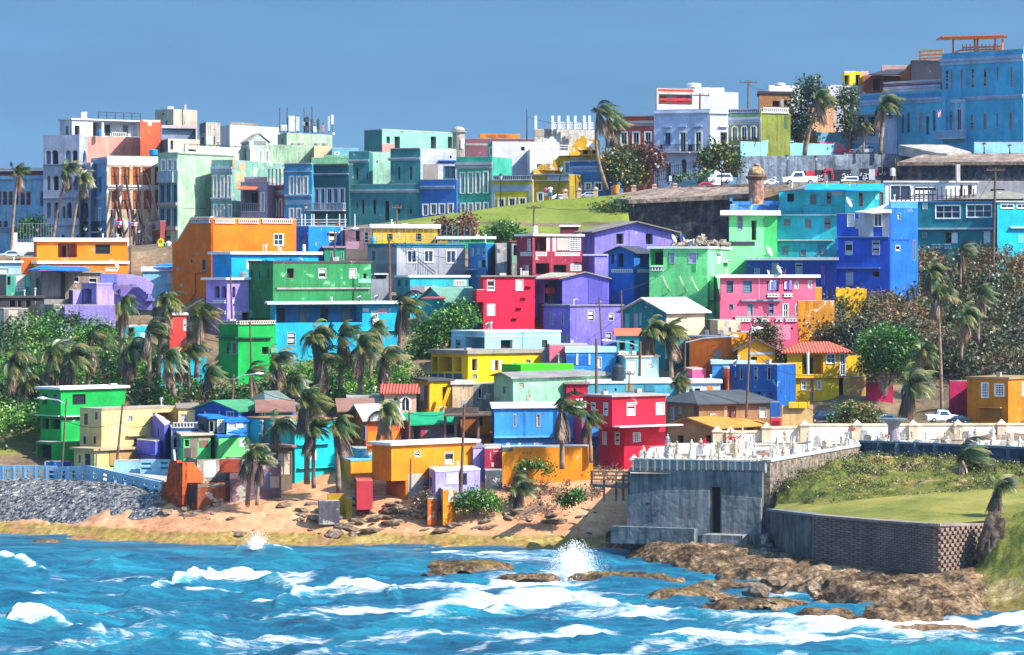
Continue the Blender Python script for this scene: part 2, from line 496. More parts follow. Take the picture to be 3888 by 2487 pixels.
 def make_roof(s,roof,rc,ov,tk):
  a,b,P4,zt=s.R.ln,s.L.ln,s.P4,s.zt
  if roof is None:return
  mb=MB()
  if roof=='w' or roof=='n':
   if roof=='n':ov,tk=-.0,.06
   mb.prism([P4(-ov,-ov,zt+.002),P4(a+ov,-ov,zt+.002),P4(a+ov,b+ov,zt+.002),P4(-ov,b+ov,zt+.002)],(0,0,tk))
   mk('roof',mb,mat_of(rc or('white' if roof=='w' else 'conc')),s.root)
   return
  kind,h=roof[0],roof[1]
  hip=kind[0]=='h'
  if kind[1]=='R':
   e=[(-ov,-ov),(a+ov,-ov),(a+ov,b+ov),(-ov,b+ov)]
   i_=b/2*.42 if hip else-ov
   r0,r1=(i_,b/2),(a-i_,b/2)
  else:
   e=[(a+ov,-ov),(a+ov,b+ov),(-ov,b+ov),(-ov,-ov)]
   i_=a/2*.42 if hip else-ov
   r0,r1=(a/2,i_),(a/2,b-i_)
  sl=h/((b if kind[1]=='R' else a)/2)
  lo=zt-sl*ov+.01
  E=[P4(*q,lo)for q in e]
  A,B=P4(*r0,zt+h+.01),P4(*r1,zt+h+.01)
  up=Vector((0,0,tk*.6))
  mb.prism([E[0],E[1],B,A],up);mb.prism([E[2],E[3],A,B],up)
  if hip:
   mb.prism([E[1],E[2],B],up);mb.prism([E[3],E[0],A],up)
  mk('roof',mb,mat_of(rc or(roof[2]if len(roof)>2 else 'conc')),s.root)
  if not hip:
   for q in((0,a)if kind[1]=='R' else(0,b)):
    g=MB()
    if kind[1]=='R':g.poly([P4(q,0,zt),P4(q,b,zt),P4(q,b/2,zt+h)])
    else:g.poly([P4(0,q,zt),P4(a,q,zt),P4(a/2,q,zt+h)])
    mk('gable',g,s.mat,s.root)
h=House
def tile_mat(name,h1):
 m,nt,out=nt_new(name);L=nt.links.new
 geo=nt.nodes.new('ShaderNodeNewGeometry')
 wv=N(nt,'ShaderNodeTexWave',i_Scale=1.1,i_Distortion=.6,bands_direction='X');L(geo.outputs['Position'],wv.inputs['Vector'])
 no=N(nt,'ShaderNodeTexNoise',i_Scale=2.5,i_Detail=5.);L(geo.outputs['Position'],no.inputs['Vector'])
 ad=N(nt,'ShaderNodeMath',operation='ADD');L(wv.outputs['Fac'],ad.inputs[0]);L(no.outputs['Fac'],ad.inputs[1])
 r=ramp(nt,[(.45,tuple(v*.45 for v in lin(h1))),(.95,lin(h1)),(1.25,tuple(min(1,v*1.3)for v in lin(h1)))]);L(ad.outputs[0],r.inputs[0])
 bs=N(nt,'ShaderNodeBsdfPrincipled',i_Roughness=.85);L(r.outputs[0],bs.inputs['Base Color'])
 bp=N(nt,'ShaderNodeBump',i_Strength=.8,i_Distance=.1);L(wv.outputs['Fac'],bp.inputs['Height']);L(bp.outputs[0],bs.inputs['Normal'])
 L(bs.outputs[0],out.inputs[0]);return m
cam=bpy.data.cameras.new('camera');cam.sensor_width=36.0;cam.lens=36.0*FP/3888.;cam.shift_y=-(1243.5-HY)/3888.
cam.clip_start=1;cam.clip_end=20000
co=bpy.data.objects.new('camera',cam);COL.objects.link(co);co.location=(0,0,CZ);co.rotation_euler=(math.pi/2,0,0)
SC.camera=co
SUN_EL,SUN_B=math.radians(43),math.radians(27)
sv=Vector((math.cos(SUN_EL)*math.cos(SUN_B),-math.cos(SUN_EL)*math.sin(SUN_B),math.sin(SUN_EL)))
sl=bpy.data.lights.new('sun','SUN');sl.energy=4.9;sl.angle=math.radians(.53);sl.color=(1,.955,.88)
so=bpy.data.objects.new('sun',sl);COL.objects.link(so);so.rotation_euler=sv.to_track_quat('Z','Y').to_euler();so.location=sv*500
wd=bpy.data.worlds.new('World');SC.world=wd;wd.use_nodes=True
nt=wd.node_tree;nt.nodes.clear()
wo=nt.nodes.new('ShaderNodeOutputWorld');bg=nt.nodes.new('ShaderNodeBackground');bg.inputs[1].default_value=.15
sk=nt.nodes.new('ShaderNodeTexSky');sk.sky_type='NISHITA';sk.sun_disc=False
sk.sun_elevation=SUN_EL;sk.sun_rotation=math.atan2(sv.x,sv.y);sk.air_density=1.0;sk.dust_density=.6;sk.ozone_density=2.5
tc=nt.nodes.new('ShaderNodeTexCoord')
va=nt.nodes.new('ShaderNodeVectorMath');va.operation='ADD';va.inputs[1].default_value=(0,0,.36)
vn=nt.nodes.new('ShaderNodeVectorMath');vn.operation='NORMALIZE'
hs=nt.nodes.new('ShaderNodeHueSaturation');hs.inputs['Hue'].default_value=.488;hs.inputs['Saturation'].default_value=1.15;hs.inputs['Value'].default_value=1.0
nt.links.new(tc.outputs['Generated'],va.inputs[0]);nt.links.new(va.outputs[0],vn.inputs[0]);nt.links.new(vn.outputs[0],sk.inputs[0])
nt.links.new(sk.outputs[0],hs.inputs['Color'])
mpn=nt.nodes.new('ShaderNodeMapping');mpn.inputs['Scale'].default_value=(5,5,26)
nn=nt.nodes.new('ShaderNodeTexNoise');nn.inputs['Scale'].default_value=1.2;nn.inputs['Detail'].default_value=5
nt.links.new(tc.outputs['Generated'],mpn.inputs[0]);nt.links.new(mpn.outputs[0],nn.inputs['Vector'])
rr_=ramp(nt,[(.32,.84),(.68,1.08)]);nt.links.new(nn.outputs['Fac'],rr_.inputs[0])
mxs=nt.nodes.new('ShaderNodeMix');mxs.data_type='RGBA';mxs.blend_type='MULTIPLY';mxs.inputs[0].default_value=.8
nt.links.new(hs.outputs[0],mxs.inputs[6]);nt.links.new(rr_.outputs[0],mxs.inputs[7])
sz=nt.nodes.new('ShaderNodeSeparateXYZ');nt.links.new(tc.outputs['Generated'],sz.inputs[0])
rz_=ramp(nt,[(.0,.66),(.1,.62),(.45,1.75),(1,1.75)]);nt.links.new(sz.outputs[2],rz_.inputs[0])
mz=nt.nodes.new('ShaderNodeMix');mz.data_type='RGBA';mz.blend_type='MULTIPLY';mz.inputs[0].default_value=1
nt.links.new(mxs.outputs[2],mz.inputs[6]);nt.links.new(rz_.outputs[0],mz.inputs[7])
nt.links.new(mz.outputs[2],bg.inputs[0]);nt.links.new(bg.outputs[0],wo.inputs[0])
SC.view_settings.view_transform='Standard';SC.view_settings.look='None';SC.view_settings.exposure=.95;SC.view_settings.gamma=1
SC.cycles.max_bounces=5;SC.cycles.diffuse_bounces=3;SC.cycles.glossy_bounces=2;SC.cycles.transparent_max_bounces=4
h('A1','long pale blue barracks at the left edge with brown shutters','8fc0dc',(-60,440,None),(812,1400),65,440,'''
L o:6b3038 -15 968 10 1098;L o:6b3038 28 968 68 1098;L o:6b3038 85 968 122 1098;L o:6b3038 142 968 180 1098;L o:6b3038 200 968 242 1098;L o:6b3038 257 968 298 1098
L a 392 968 436 1108;L o:6b3038 -20 1255 15 1315;L o:6b3038 35 1255 75 1315;L c:9db4c8 -50 842 436 858;L q:8a929e -50 1320 436 1372''',roof='n',wear=.7)
h('A1','low dark red roof storey behind the pale blue barracks','7c2f38',(-60,440,None),(765,815),65,462,'L c:e4ddd0 -50 738 436 765',roof='w',name='roof_storey',cat='building')
t=h('A1','tall grey lavender tower house with rows of arched openings','b4bccd',(420,772,852),(418,1440),70,433,'''
L a:7f86a0 447 570 495 700;L a 505 565 567 700;L a:9aa2b8 637 565 690 700;L a 703 565 755 700;R a 806 568 846 692
L a:7f86a0 457 815 492 955;L a 517 812 572 955;L a 650 815 697 955;L a:7f86a0 722 812 762 955
L a:7f86a0 457 1075 495 1225;L a 527 1072 577 1225;L a 610 1110 636 1225;L a 652 1072 698 1225;L a 736 1072 768 1225
L d 600 1390 628 1432;L d 690 1390 716 1432;L d 745 1390 768 1432;L c:a3acc2 424 1030 770 1042;L c:a3acc2 424 1296 770 1308;L c:a3acc2 424 700 770 712''',roof='n',wear=.5)
for x0,x1 in((420,445),(560,588),(622,655),(752,775)):
 pass
h('A1','','a9b2c6',(772,884,None),(690,1440),70,431.5,'L a 812 1072 862 1225;L q:c3c6d2 775 690 884 712;L c:a3acc2 775 1296 884 1308',roof='n',root=t,wear=.5)
h('A1','salmon pink party wall block beside the arched tower','f3a793',(846,850,1372),(432,620),30,441,'',roof='n',wear=.5,dp=5)
p=h('A1','white penthouse with a deep shaded terrace on top of the salmon block','c9ccd6',(582,700,1372),(268,436),40,443,'''
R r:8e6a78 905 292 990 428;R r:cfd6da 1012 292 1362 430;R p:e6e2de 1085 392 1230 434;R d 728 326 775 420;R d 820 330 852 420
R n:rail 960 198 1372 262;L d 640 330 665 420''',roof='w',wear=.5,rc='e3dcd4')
h('A1','','c8ccd8',(782,790,850),(194,250),30,444,'',roof='n',root=p)
h('A1','burnt orange stair block with flaking white top beside the penthouse','e0653a',(1362,1366,1566),(272,560),20,439,'R q:ece2da 1390 272 1560 292;R q:ece2da 1440 292 1475 330',roof='n',wear=.3,under='efe6dc')
p=h('A1','plain cream tower block highest on the left skyline','cabfa6',(1510,1690,1922),(168,345),48,482,'L d 1578 205 1600 222;R d:8a8a90 1795 280 1808 318;L d 1615 275 1630 320',roof='n')
h('A1','','c4bdb0',(1625,1630,1690),(140,168),30,483,'',roof='n',root=p)
h('A1','','c4bdb0',(1798,1800,1815),(122,168),30,483,'',roof='n',root=p,dp=1)
h('A1','grey blue roof terrace with a glazed screen below the cream tower','8c98b0',(1565,1570,1908),(325,460),25,468,'R q:e2b9bd 1575 325 1905 352;R w:4f6076 1585 356 1900 402',roof='n')
h('A1','light blue narrow town house with tall shuttered windows','7fb2dd',(885,1036,None),(632,1440),70,428,'''
L t:5c7894 915 830 938 970;L t:5c7894 966 830 986 970;L t 912 1135 935 1265;L t 963 1135 985 1265;L c:b7c2d6 887 682 1034 702;L c:b7c2d6 887 1024 1034 1050;L q:b7c2d6 887 637 1034 660
L B 838 1262 1030 1372''',roof='n',wear=.5)
t=h('A1','roofless propped ruin with brown shuttered openings and peeling peach plaster','dcbb9a',(1032,1040,1562),(622,1500),24,425,'''
R s 1085 728 1160 905;R s 1183 728 1260 905;R s 1295 728 1370 905;R s 1392 728 1468 905;R s 1508 728 1558 905
R s 1088 958 1164 1140;R s 1187 958 1265 1140;R s 1297 958 1375 1140;R s 1400 958 1475 1140;R s 1512 958 1558 1140
R q:f3ece4 1045 628 1555 712;R c:e8e0d6 1045 905 1555 945;R q:f0a35c 1262 745 1292 900;R q:e9b98f 1470 745 1506 900;R d 1140 1320 1190 1410''',roof='n',wear=.95,under='f4efe6')
def strut(c,x0,y0,x1,y1,D0,D1,r=.09,m=None,parent=None,name='timber_prop'):
 mb=MB();mb.tube([at(c,x0,y0,D0),at(c,x1,y1,D1)],r,6)
 return mk(name,mb,m or plain('dark_timber','38282c',.9),parent)
for x0,y0,x1,y1 in((1122,800,1212,1440),(1220,800,1330,1480),(1330,800,1425,1480),(1425,790,1545,1240),(1120,1050,1180,1330),(1225,1050,1270,1330),(1330,1050,1400,1420),(1430,1050,1480,1250),(1325,1190,1195,1420),(1090,1150,1075,1380),(1120,1150,1105,1380),(1300,1150,1280,1400),(1310,1300,1300,1480),(1400,1300,1370,1480)):
 strut('A1',x0,y0,x1,y1,424.2,421.5,.13,parent=t.root)
h('A1','small red and grey corner house under the propped ruin','9c4a4a',(1430,1560,None),(1255,1560),70,423.3,'L q:b5c3d2 1434 1258 1556 1345;L q:b06048 1440 1290 1520 1335;L o:5a4038 1465 1440 1520 1530',roof='n')
t=h('A1','pale mint tower block with grey balconies beside the propped ruin','b6dab4',(1540,1732,2290),(590,1600),58,424,'''
L t 1578 660 1606 765;L t 1640 660 1668 765;L t 1694 660 1720 765;L t:6f90a6 1565 898 1600 1072;L t:6f90a6 1622 898 1658 1072;L t:6f90a6 1690 898 1722 1072
L t:6f90a6 1565 1132 1600 1305;L t:6f90a6 1622 1132 1656 1305;L t:6f90a6 1690 1132 1722 1305
L Q:b3a49c 1545 1075 1728 1105;L Q:b3a49c 1545 1310 1728 1345;L Q:a9bccb 1545 775 1695 880;L d:444 1620 1400 1660 1440;R q:6a7a6c 1735 608 2280 622;R q:8a8c7c 1780 1128 2010 1133''',roof='n',wear=.7,under='d9d2b4')
h('A1','','c9cfc6',(1790,1800,2560),(520,590),58,428,'R n 1800 520 2540 586;R d 1835 556 1912 578',roof='n',root=t)
h('A1','pale stair penthouse with terrace frame beside the blue water tank','d8cfc6',(1540,1640,1945),(455,592),50,436,'L q:5a6270 1550 470 1630 585;R d 1660 470 1690 560;R q:f2c8aa 1745 460 1940 520',roof='n')
p=h('A2','weathered white roof block with shade painted grey on its upper left','bdb8aa',(148,210,350),(295,515),50,463,'L q:6d6872 150 300 208 400;R q:c9e6c4 225 430 282 510;R d 283 432 300 512;L d:444 165 440 190 505',roof='n',wear=.8,under='6f6a66')  # dark grey panel on the upper left face is painted shade
h('A2','bare white party wall standing behind the roof terraces','c6c8d0',(346,443,932),(320,530),55,474,'R q:8f887e 445 297 720 320',roof='n',wear=.25)
h('A2','mint roof block that carries the phone antennas','b0d0aa',(908,998,1442),(398,530),55,455,'L d:b56a4a 945 450 960 500;R v 1035 494 1075 512;R v 1100 494 1145 512;R v 1265 494 1305 512;R v 1340 494 1380 512;R q:efefec 1442 392 1466 412',roof='n',wear=.8)
for x0,y0,x1 in((930,152,930),(1003,152,1003),(1168,152,1168),(1245,140,1245)):
 mb=MB();mb.tube([at('A2',x0,395,452),at('A2',x1,y0,452)],.09,6)
 o=mk('antenna_mast',mb,plain('mast_steel','565c68',.5))
 tag(o,'thin grey whip antenna mast rising from the mint roof block','antenna','antenna masts on the mint roof')
for x0,y0,x1,y1,cl in((1015,232,1072,385,'white'),(1085,240,1118,380,'e6ecd8'),(1140,290,1240,330,'grey'),(1175,240,1215,390,'4a5262'),(1228,262,1255,380,'5b626f'),(1255,335,1285,392,'white'),(1290,265,1315,360,'4d5563'),(1395,232,1415,380,'c9cdd2'),(1428,220,1450,315,'white'),(1335,320,1360,392,'d99a76'),(935,318,1000,380,'d9dcd6')):
 mb=MB();a_,b_=at('A2',x0,y1,451.5),at('A2',x1,y0,451.5)
 mb.obox(a_,(b_.x-a_.x,0,0),(0,.5,0),(0,0,b_.z-a_.z))
 o=mk('phone_antenna',mb,mat_of(cl),bevel=.04)
 m2=MB();m2 .tube([((a_.x+b_.x)/2,a_.y+.6,at('A2',0,398,451.5).z),((a_.x+b_.x)/2,a_.y+.6,b_.z+.3)],.06,6)
 mk('bracket',m2,plain('mast_steel','565c68'),o,loc=Vector((0,0,0)))
 tag(o,'panel antenna on a steel bracket in the cluster on the mint roof','antenna','panel antennas on the mint roof')
h('A2','long mint party wall stained along its top edge','b2cfac',(830,836,1262),(515,720),20,441,'',roof='n',wear=.9,under='a8a898')
h('A2','peach gable wall between the mint wall and the green curve','f3cfa0',(1258,1264,1432),(522,720),20,440,'',roof='n',wear=.5)
h('A2','house with a small grey gabled dormer above the peeling mint wall','a9b9ae',(555,632,830),(476,700),52,437,'''
R q:d5e4cc 640 520 690 690;L q:dfeed6 555 520 630 700;R d 590 556 648 678 ;R t 730 574 756 680;R t 794 574 822 680;R q:8e8484 680 476 790 512''',roof=('gL',1.0,'conc'),rc=None,wear=.4)
t=h('A2','narrow sea green town house with heavy cornices in front of the peeling mint wall','8fc4b2',(262,466,1000),(662,1230),70,425,'''
L t 288 818 312 1025;L t 358 818 382 1025;L t 428 818 452 1025;L c:b9c4cf 258 728 466 778;L c:b9c4cf 258 1026 466 1058
L t 290 1100 314 1215;L t 360 1100 384 1215;L t 434 1100 458 1215;L q:a8b4c8 266 735 464 790;R q:e2b58e 505 785 590 870;R q:d9a57e 530 690 595 760;R q:dca070 470 655 500 745;R q:d9a070 505 880 560 950''',roof='n',wear=.9,under='e4bc92')
for x,y in((270,665),):pass
h('A2','lavender house with a shaded balcony and an orange awning','b6a3bd',(548,808,None),(880,1235),70,420.5,'L r:7d8a86 562 955 724 1105;L p:9a8fa0 552 1080 722 1160;L t 750 985 776 1165;L c:c9bccb 590 826 806 880;L c:c9bccb 552 1160 722 1180',roof='n',wear=.5)
mb=MB();mb.prism([at('A2',528,948,418),at('A2',690,950,418),at('A2',722,922,420.3),at('A2',560,922,420.3)],(0,0,.1))
tag(mk('awning',mb,plain('orange_canvas','f0623a',.8)),'orange striped awning over the lavender house balcony','awning')
t=h('A2','terracotta house with arched white windows under a roof pergola','b85a52',(800,975,None),(905,1235),70,419.3,'L A 822 1048 848 1215;L A 874 1046 900 1215;L A 926 1046 952 1215;L c:b9b4c6 802 960 974 1004;L q:a9a6bb 802 1004 818 1220;L q:a9a6bb 880 908 888 958',roof='n')
mb=MB()
for x in(815,850,890,925,965):
 a_=at('A2',x,905,419.6);mb.obox(a_,(.18,0,0),(0,.18,0),(0,0,at('A2',x,745,419.6).z-a_.z))
mb.prism([at('A2',780,748,418.6),at('A2',978,722,418.6),at('A2',978,722,424),at('A2',780,748,424)],(0,0,.18))
mk('pergola',mb,plain('pergola_pale','9fb2b4',.8),t.root)
h('A2','cyan blue town house with three tall white framed windows','3f9dc6',(975,1243,None),(700,1245),70,417.5,'''
L t 1030 825 1060 995;L t 1100 825 1130 995;L t 1166 825 1196 995;L t 1030 1138 1060 1225;L t 1100 1138 1130 1225;L c:b0bfd4 978 768 1240 782;L c:b0bfd4 978 998 1240 1018;L c:c8ccd6 976 690 1242 704;L q:8fb4d2 978 1050 1240 1098''',roof='n')
h('A2','green curved parapet wall above the dark teal house','6faf86',(1236,1240,1602),(640,720),15,428,'R q:7db894 1360 612 1600 640',roof='n')
h('A2','small blue roof room behind the green curved parapet','6fb0c6',(1425,1440,1700),(545,650),20,436,'R w 1466 586 1505 610',roof='n')
h('A2','dark teal town house with a long white balcony and white doors','20616a',(1243,1602,None),(700,1265),70,416.5,'''
L t:9fb6cc 1272 942 1308 1080;L t:9fb6cc 1330 942 1366 1140;L t:9fb6cc 1394 942 1434 1080;L t:9fb6cc 1456 942 1494 1080;L t:9fb6cc 1518 942 1556 1080
L c:9fb0c4 1246 790 1600 808;L c:8a8f86 1246 697 1600 714;L B:b9c4d4 1196 1080 1574 1160;L q:3f8f96 1196 1185 1250 1240''',roof='n')
t=h('A3','big teal house with two corner towers and an arched dark door','3d8d92',(62,757,None),(895,1265),70,414,'''
L d 136 1068 150 1132;L d 188 1046 214 1188;L d 298 1046 327 1188;L a 413 1056 455 1250;L d 536 1044 562 1186;L d 653 1042 678 1186;L c:b4bcc9 56 948 756 980''',roof='n',wear=.5)
h('A3','','3d8d92',(62,260,300),(578,897),70,417.3,'L d 132 736 155 855;L d 236 786 252 850;L c:b4bcc9 58 655 262 685',roof='n',root=t,wear=.5)
h('A3','','3d8d92',(468,757,764),(545,897),70,414.06,'L d 540 726 562 856;L d 656 724 678 854;L c:b4bcc9 446 636 758 666;L c:b4bcc9 470 545 756 556',roof='n',root=t,wear=.5)
h('A3','mint courtyard wall between the two teal towers','a9d8c0',(258,262,480),(585,910),20,424,'R d:8a97a0 330 668 345 690',roof='n',wear=.5)
h('A3','mint and teal top storey block behind the teal towers','8fcdb4',(213,388,1078),(367,600),52,447,'L d 270 426 303 540;R d 430 432 464 500;R d 508 432 562 548;R d 860 432 914 548;R d 1028 434 1070 548;R q:f59a8e 390 503 504 598;L q:3f8480 215 370 386 596;R q:7a8f96 565 372 598 390',roof='w',rc='c9d0dc',ov=.05,tk=.12)
t=h('A3','white house with a rooftop sentry turret above the blue house','d4d2da',(750,757,1112),(553,870),12,420.5,'R q:a79a94 790 702 930 852;R w:4d7f96 994 722 1098 844;R c:2563b4 936 664 1108 690;R d 1046 618 1064 645',roof='n')
c0=at('A3',1133,640,424)
s_=424*K8/FP
tu=thing('sentry_turret',c0,'grey domed sentry turret with a small arched window on the white roof','turret')
mb=MB();mb.lathe(c0,[(60*s_,0),(60*s_,240*s_),(78*s_,248*s_),(80*s_,258*s_),(66*s_,262*s_)],20);mk('turret_wall',mb,paint('b7ad9f',.9),tu)
mb=MB();mb.lathe(c0,[(64*s_,262*s_),(58*s_,282*s_),(38*s_,300*s_),(4*s_,306*s_)],20);mk('dome',mb,paint('cdc2ae',.8),tu,smooth=True)
mb=MB();mb.obox(c0+Vector((22*s_,-61*s_,90*s_)),(26*s_,9*s_,0),(0,-.1,0),(0,0,90*s_));mk('window',mb,WHITE(),tu)
h('A3','low dark blue house with white framed windows beside the grass bank','2f6fc0',(757,1112,None),(852,1225),70,412.2,'L t 788 1098 830 1200;L t 866 1094 912 1190;L t 948 1092 994 1185;L t 1034 1090 1074 1180;L c:a9b8da 762 912 1092 944',roof='n',wear=.25)
t=h('A3','turquoise green town house with four tall windows and white pilasters','3fb296',(1110,1460,None),(630,1190),70,411.2,'''
L t 1154 788 1188 985;L t 1230 785 1264 985;L t 1304 782 1338 982;L t 1378 776 1414 982;L t 1157 1088 1190 1175;L t 1232 1086 1264 1170;L t 1304 1084 1338 1165;L t 1382 1080 1416 1160
L c:b9bcc6 1100 680 1462 745;L q:aebccd 1112 745 1128 1180;L q:aebccd 1446 745 1459 1180''',roof='n',wear=.5)
h('A3','small green roof room with four windows above the white wall','3fa184',(1415,1662,None),(485,640),70,431,'L t 1437 542 1470 620;L t:e9e9ee 1490 540 1520 620;L t 1555 536 1586 618;L t 1605 534 1637 616',roof='n')
h('A3','bright white stepped party wall with one small window','d9d8de',(1455,1462,1990),(482,880),14,426,'R d 1740 532 1776 570',roof='n',wear=.2)
h('A4','white roof annex with a scrolled gable and mesh railing','c6cad8',(-5,30,412),(690,940),25,421,'R n:white 38 640 410 690;R d 98 828 150 865;R d 192 826 245 840',roof='n',wear=.3)
mb=MB();mb.prism([at('A4',x,y,424)for x,y in((165,690),(165,622),(195,612),(205,585),(222,580),(232,560),(258,560),(270,582),(285,588),(292,612),(318,622),(318,690))],(0,.5,0))
tag(mk('gable_wall',mb,paint('efeef2',.3)),'white scrolled gable rising above the mesh railed roof','gable')
h('A3','low yellow house with white trim behind the street lantern','d9c01e',(1452,1855,None),(855,1150),70,409.3,'L t 1524 1040 1574 1130;L t 1626 1036 1680 1125;L t 1728 1035 1780 1120;L q:aeb6cc 1455 900 1852 962;L q:aeb6cc 1456 962 1486 1130;L q:aeb6cc 1816 962 1850 1130;L c:c3c6d6 1455 855 1852 868;L p:c9ccd8 1470 810 1850 855',roof='n',wear=.3)
h('A4','ochre yellow house directly behind the two strolling people','bb9a20',(52,416,None),(930,1200),70,408.2,'L t 110 1112 154 1186;L c:b4b8c6 55 925 414 942;L q:a9adb6 200 945 412 985;L c:c3c6d0 55 985 414 996',roof='n',wear=.5)
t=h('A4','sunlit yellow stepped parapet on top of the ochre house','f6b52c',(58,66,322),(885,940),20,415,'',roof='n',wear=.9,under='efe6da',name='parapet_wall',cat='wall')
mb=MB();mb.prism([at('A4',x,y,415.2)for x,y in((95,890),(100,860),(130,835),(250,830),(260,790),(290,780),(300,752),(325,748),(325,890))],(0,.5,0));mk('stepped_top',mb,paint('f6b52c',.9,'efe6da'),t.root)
h('A4','yellow house with a wooden lattice panel beside the stepped parapet','dfa01e',(318,690,None),(748,960),70,413.5,'L t 374 812 412 916;L q:c9b48a 432 762 585 785;L c:b98a2a 320 745 688 757',roof='n',wear=.5)
t=h('A4','weathered yellow church like gable wall left of the tall palms','f9b928',(408,414,712),(690,790),18,428,'R d 550 690 600 735;R d 640 690 690 730',roof='n',wear=1.,under='f1ece2')
mb=MB();mb.prism([at('A4',x,y,428.3)for x,y in((414,692),(414,640),(455,632),(480,590),(515,582),(525,555),(560,550),(575,580),(620,590),(660,588),(712,596),(712,692))],(0,.5,0));mk('gable',mb,paint('f9b928',1.,'f1ece2'),t.root)
h('A4','blue house with pale cornice behind the promenade pillars','3f7fba',(416,765,None),(795,1180),70,411.5,'L t 470 1018 530 1095;L t 572 1016 624 1080;L t 666 1012 728 1085;L c:aebad2 412 850 764 874;L q:9fb2d0 418 875 446 1090;L q:7fa4d0 448 880 762 906;L q:2f68a2 446 806 636 838;L q:2f68a2 662 806 730 838;L c:c0c8da 418 795 764 804',roof='n',wear=.3)
h('A4','white stained roof terrace wall with white posts and lattice','ded8cf',(68,76,660),(490,640),22,452,'R q:b2a28e 80 495 240 560',roof='n',wear=.95,under='a08f7c')
mb=MB()
for x in(76,240,302,390,460,548,600):
 a_=at('A4',x,492,452);mb.obox(a_,(.35,0,0),(0,.35,0),(0,0,at('A4',x,357,452).z-a_.z))
a_,b_=at('A4',230,488,452.1),at('A4',650,430,452.1)
for i in range(26):
 mb.tube([(a_.x+(b_.x-a_.x)*i/26,a_.y,a_.z),(a_.x+(b_.x-a_.x)*(i+1)/26,a_.y,b_.z)],.035,4);mb.tube([(a_.x+(b_.x-a_.x)*(i+1)/26,a_.y,a_.z),(a_.x+(b_.x-a_.x)*i/26,a_.y,b_.z)],.035,4)
mb.obox((a_.x,a_.y,b_.z),(b_.x-a_.x,0,0),(0,.1,0),(0,0,.12));mb.obox(a_,(b_.x-a_.x,0,0),(0,.1,0),(0,0,.12))
tag(mk('roof_trellis',mb,WHITE()),'white posts and diamond trellis standing on the stained terrace wall','trellis')
h('A3','long low purple brown roof block behind the sentry turret','8c5a66',(1195,1200,1935),(452,520),10,466,'R q:b2a9a2 1205 500 1700 520',roof='n')
h('A3','orange roof parapet furthest back above the purple brown roof','f0932c',(1338,1342,1732),(408,450),10,490,'R q:c06a3a 1430 415 1500 445;R q:c06a3a 1520 412 1600 440',roof='n',wear=.6)
h('A3','bare concrete stair block with a red slanted roof edge','b8aa98',(1865,1870,2060),(365,480),15,458,'',roof='n',wear=.9)
h('A4','orange red town house with white door frames and a black balcony','c65038',(868,1238,None),(362,1040),70,424.4,'''
L t 920 520 975 640;L t 1038 520 1094 640;L t 1155 520 1210 640;L B 850 640 1228 722;L c:b3a7ad 870 408 1236 460;L c:cfc6c9 870 355 1236 368;L q:a8a6b4 870 460 896 720;L d 1010 850 1070 1000;L q:a9a4b0 870 725 1000 950''',roof='n')
t=h('A4','large white blue mansion with black balconies and an arched door','c3d0ea',(1238,1786,None),(295,1060),70,421.8,'''
L t:9fb6e0 1346 524 1402 640;L t 1496 520 1550 720;L t 1646 516 1700 718;L B 1320 640 1594 722;L B 1612 638 1702 720;L d 1360 812 1404 1000;L a 1506 780 1554 932
L c:d6dcec 1240 325 1784 345;L Q:b6c2dc 1336 462 1410 472;L Q:b6c2dc 1480 458 1560 468;L Q:b6c2dc 1626 456 1710 466;L c:d0d8ea 1240 730 1784 742''',roof='n',wear=.25)
h('A4','white mansion annex with a shaded door right of the black balconies','dfe3ee',(1780,1788,1962),(290,900),25,421.9,'R d:8f8496 1886 518 1952 655;R Q 1868 458 1955 468;R c:f2f2f4 1790 330 1958 345;R B 1870 625 1958 700',roof='n',wear=.2)
t=h('A4','white rooftop lounge with red awnings on the mansion','d4d3d6',(1256,1268,1640),(92,300),20,431,'R r:c9c2c0 1285 150 1612 245;R q:d0452c 1280 100 1625 124;R q:cdbfb4 1275 124 1612 150;R q:c83a3a 1285 185 1610 212;R q:8c2c22 1285 222 1610 245',roof='n',wear=.2)
h('A4','','d6d7da',(1630,1638,1926),(82,300),15,434,'',roof='n',root=t,wear=.15)
h('A4','','d6d7da',(1920,1926,2062),(130,300),15,438,'',roof='n',root=t,wear=.15)
t=h('A5','olive green town house with three arched windows and a black balcony','8f9c4c',(768,1140,None),(482,960),70,424,'''
L A 828 680 876 830;L A 932 676 980 822;L A 1036 674 1084 815;L B 745 800 1100 900;L c:b9c0d4 748 574 1140 630;L p:c4c8d8 772 480 1136 522;L q:7fae80 782 535 1120 582;L q:a8b2c6 770 630 784 890;L q:a8b2c6 1120 630 1138 840;L q:b9c0d4 782 636 1120 652''',roof='n',wear=.4)
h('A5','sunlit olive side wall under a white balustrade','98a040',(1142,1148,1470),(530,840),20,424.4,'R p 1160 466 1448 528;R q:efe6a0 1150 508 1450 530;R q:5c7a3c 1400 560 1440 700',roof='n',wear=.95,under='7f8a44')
t=h('A5','brown hilltop house with a deep dark porch and solar roof','9a6a3a',(1114,1122,1500),(310,470),18,448,'R d 1270 388 1350 458;R d 1392 380 1476 458;R q:a9a29c 1360 370 1396 458;R q:c9bfb0 1476 325 1500 450',roof='w',rc='3a3440',tk=.35)
h('A5','','efeef0',(1225,1230,1610),(218,310),15,456,'',roof='n',root=t)
mb=MB();mb.box(0,0,0,1,1,1)
h('A5','peach retaining wall house behind the leaning palm','eab284',(1655,1662,1965),(462,760),15,436,'R q:5a4a40 1660 425 1960 462',roof='n',wear=.9,under='9a8f80')
h('A5','long white terrace wall behind the hilltop trees','d0cfd4',(1880,1890,2300),(215,480),15,446,'',roof='n')
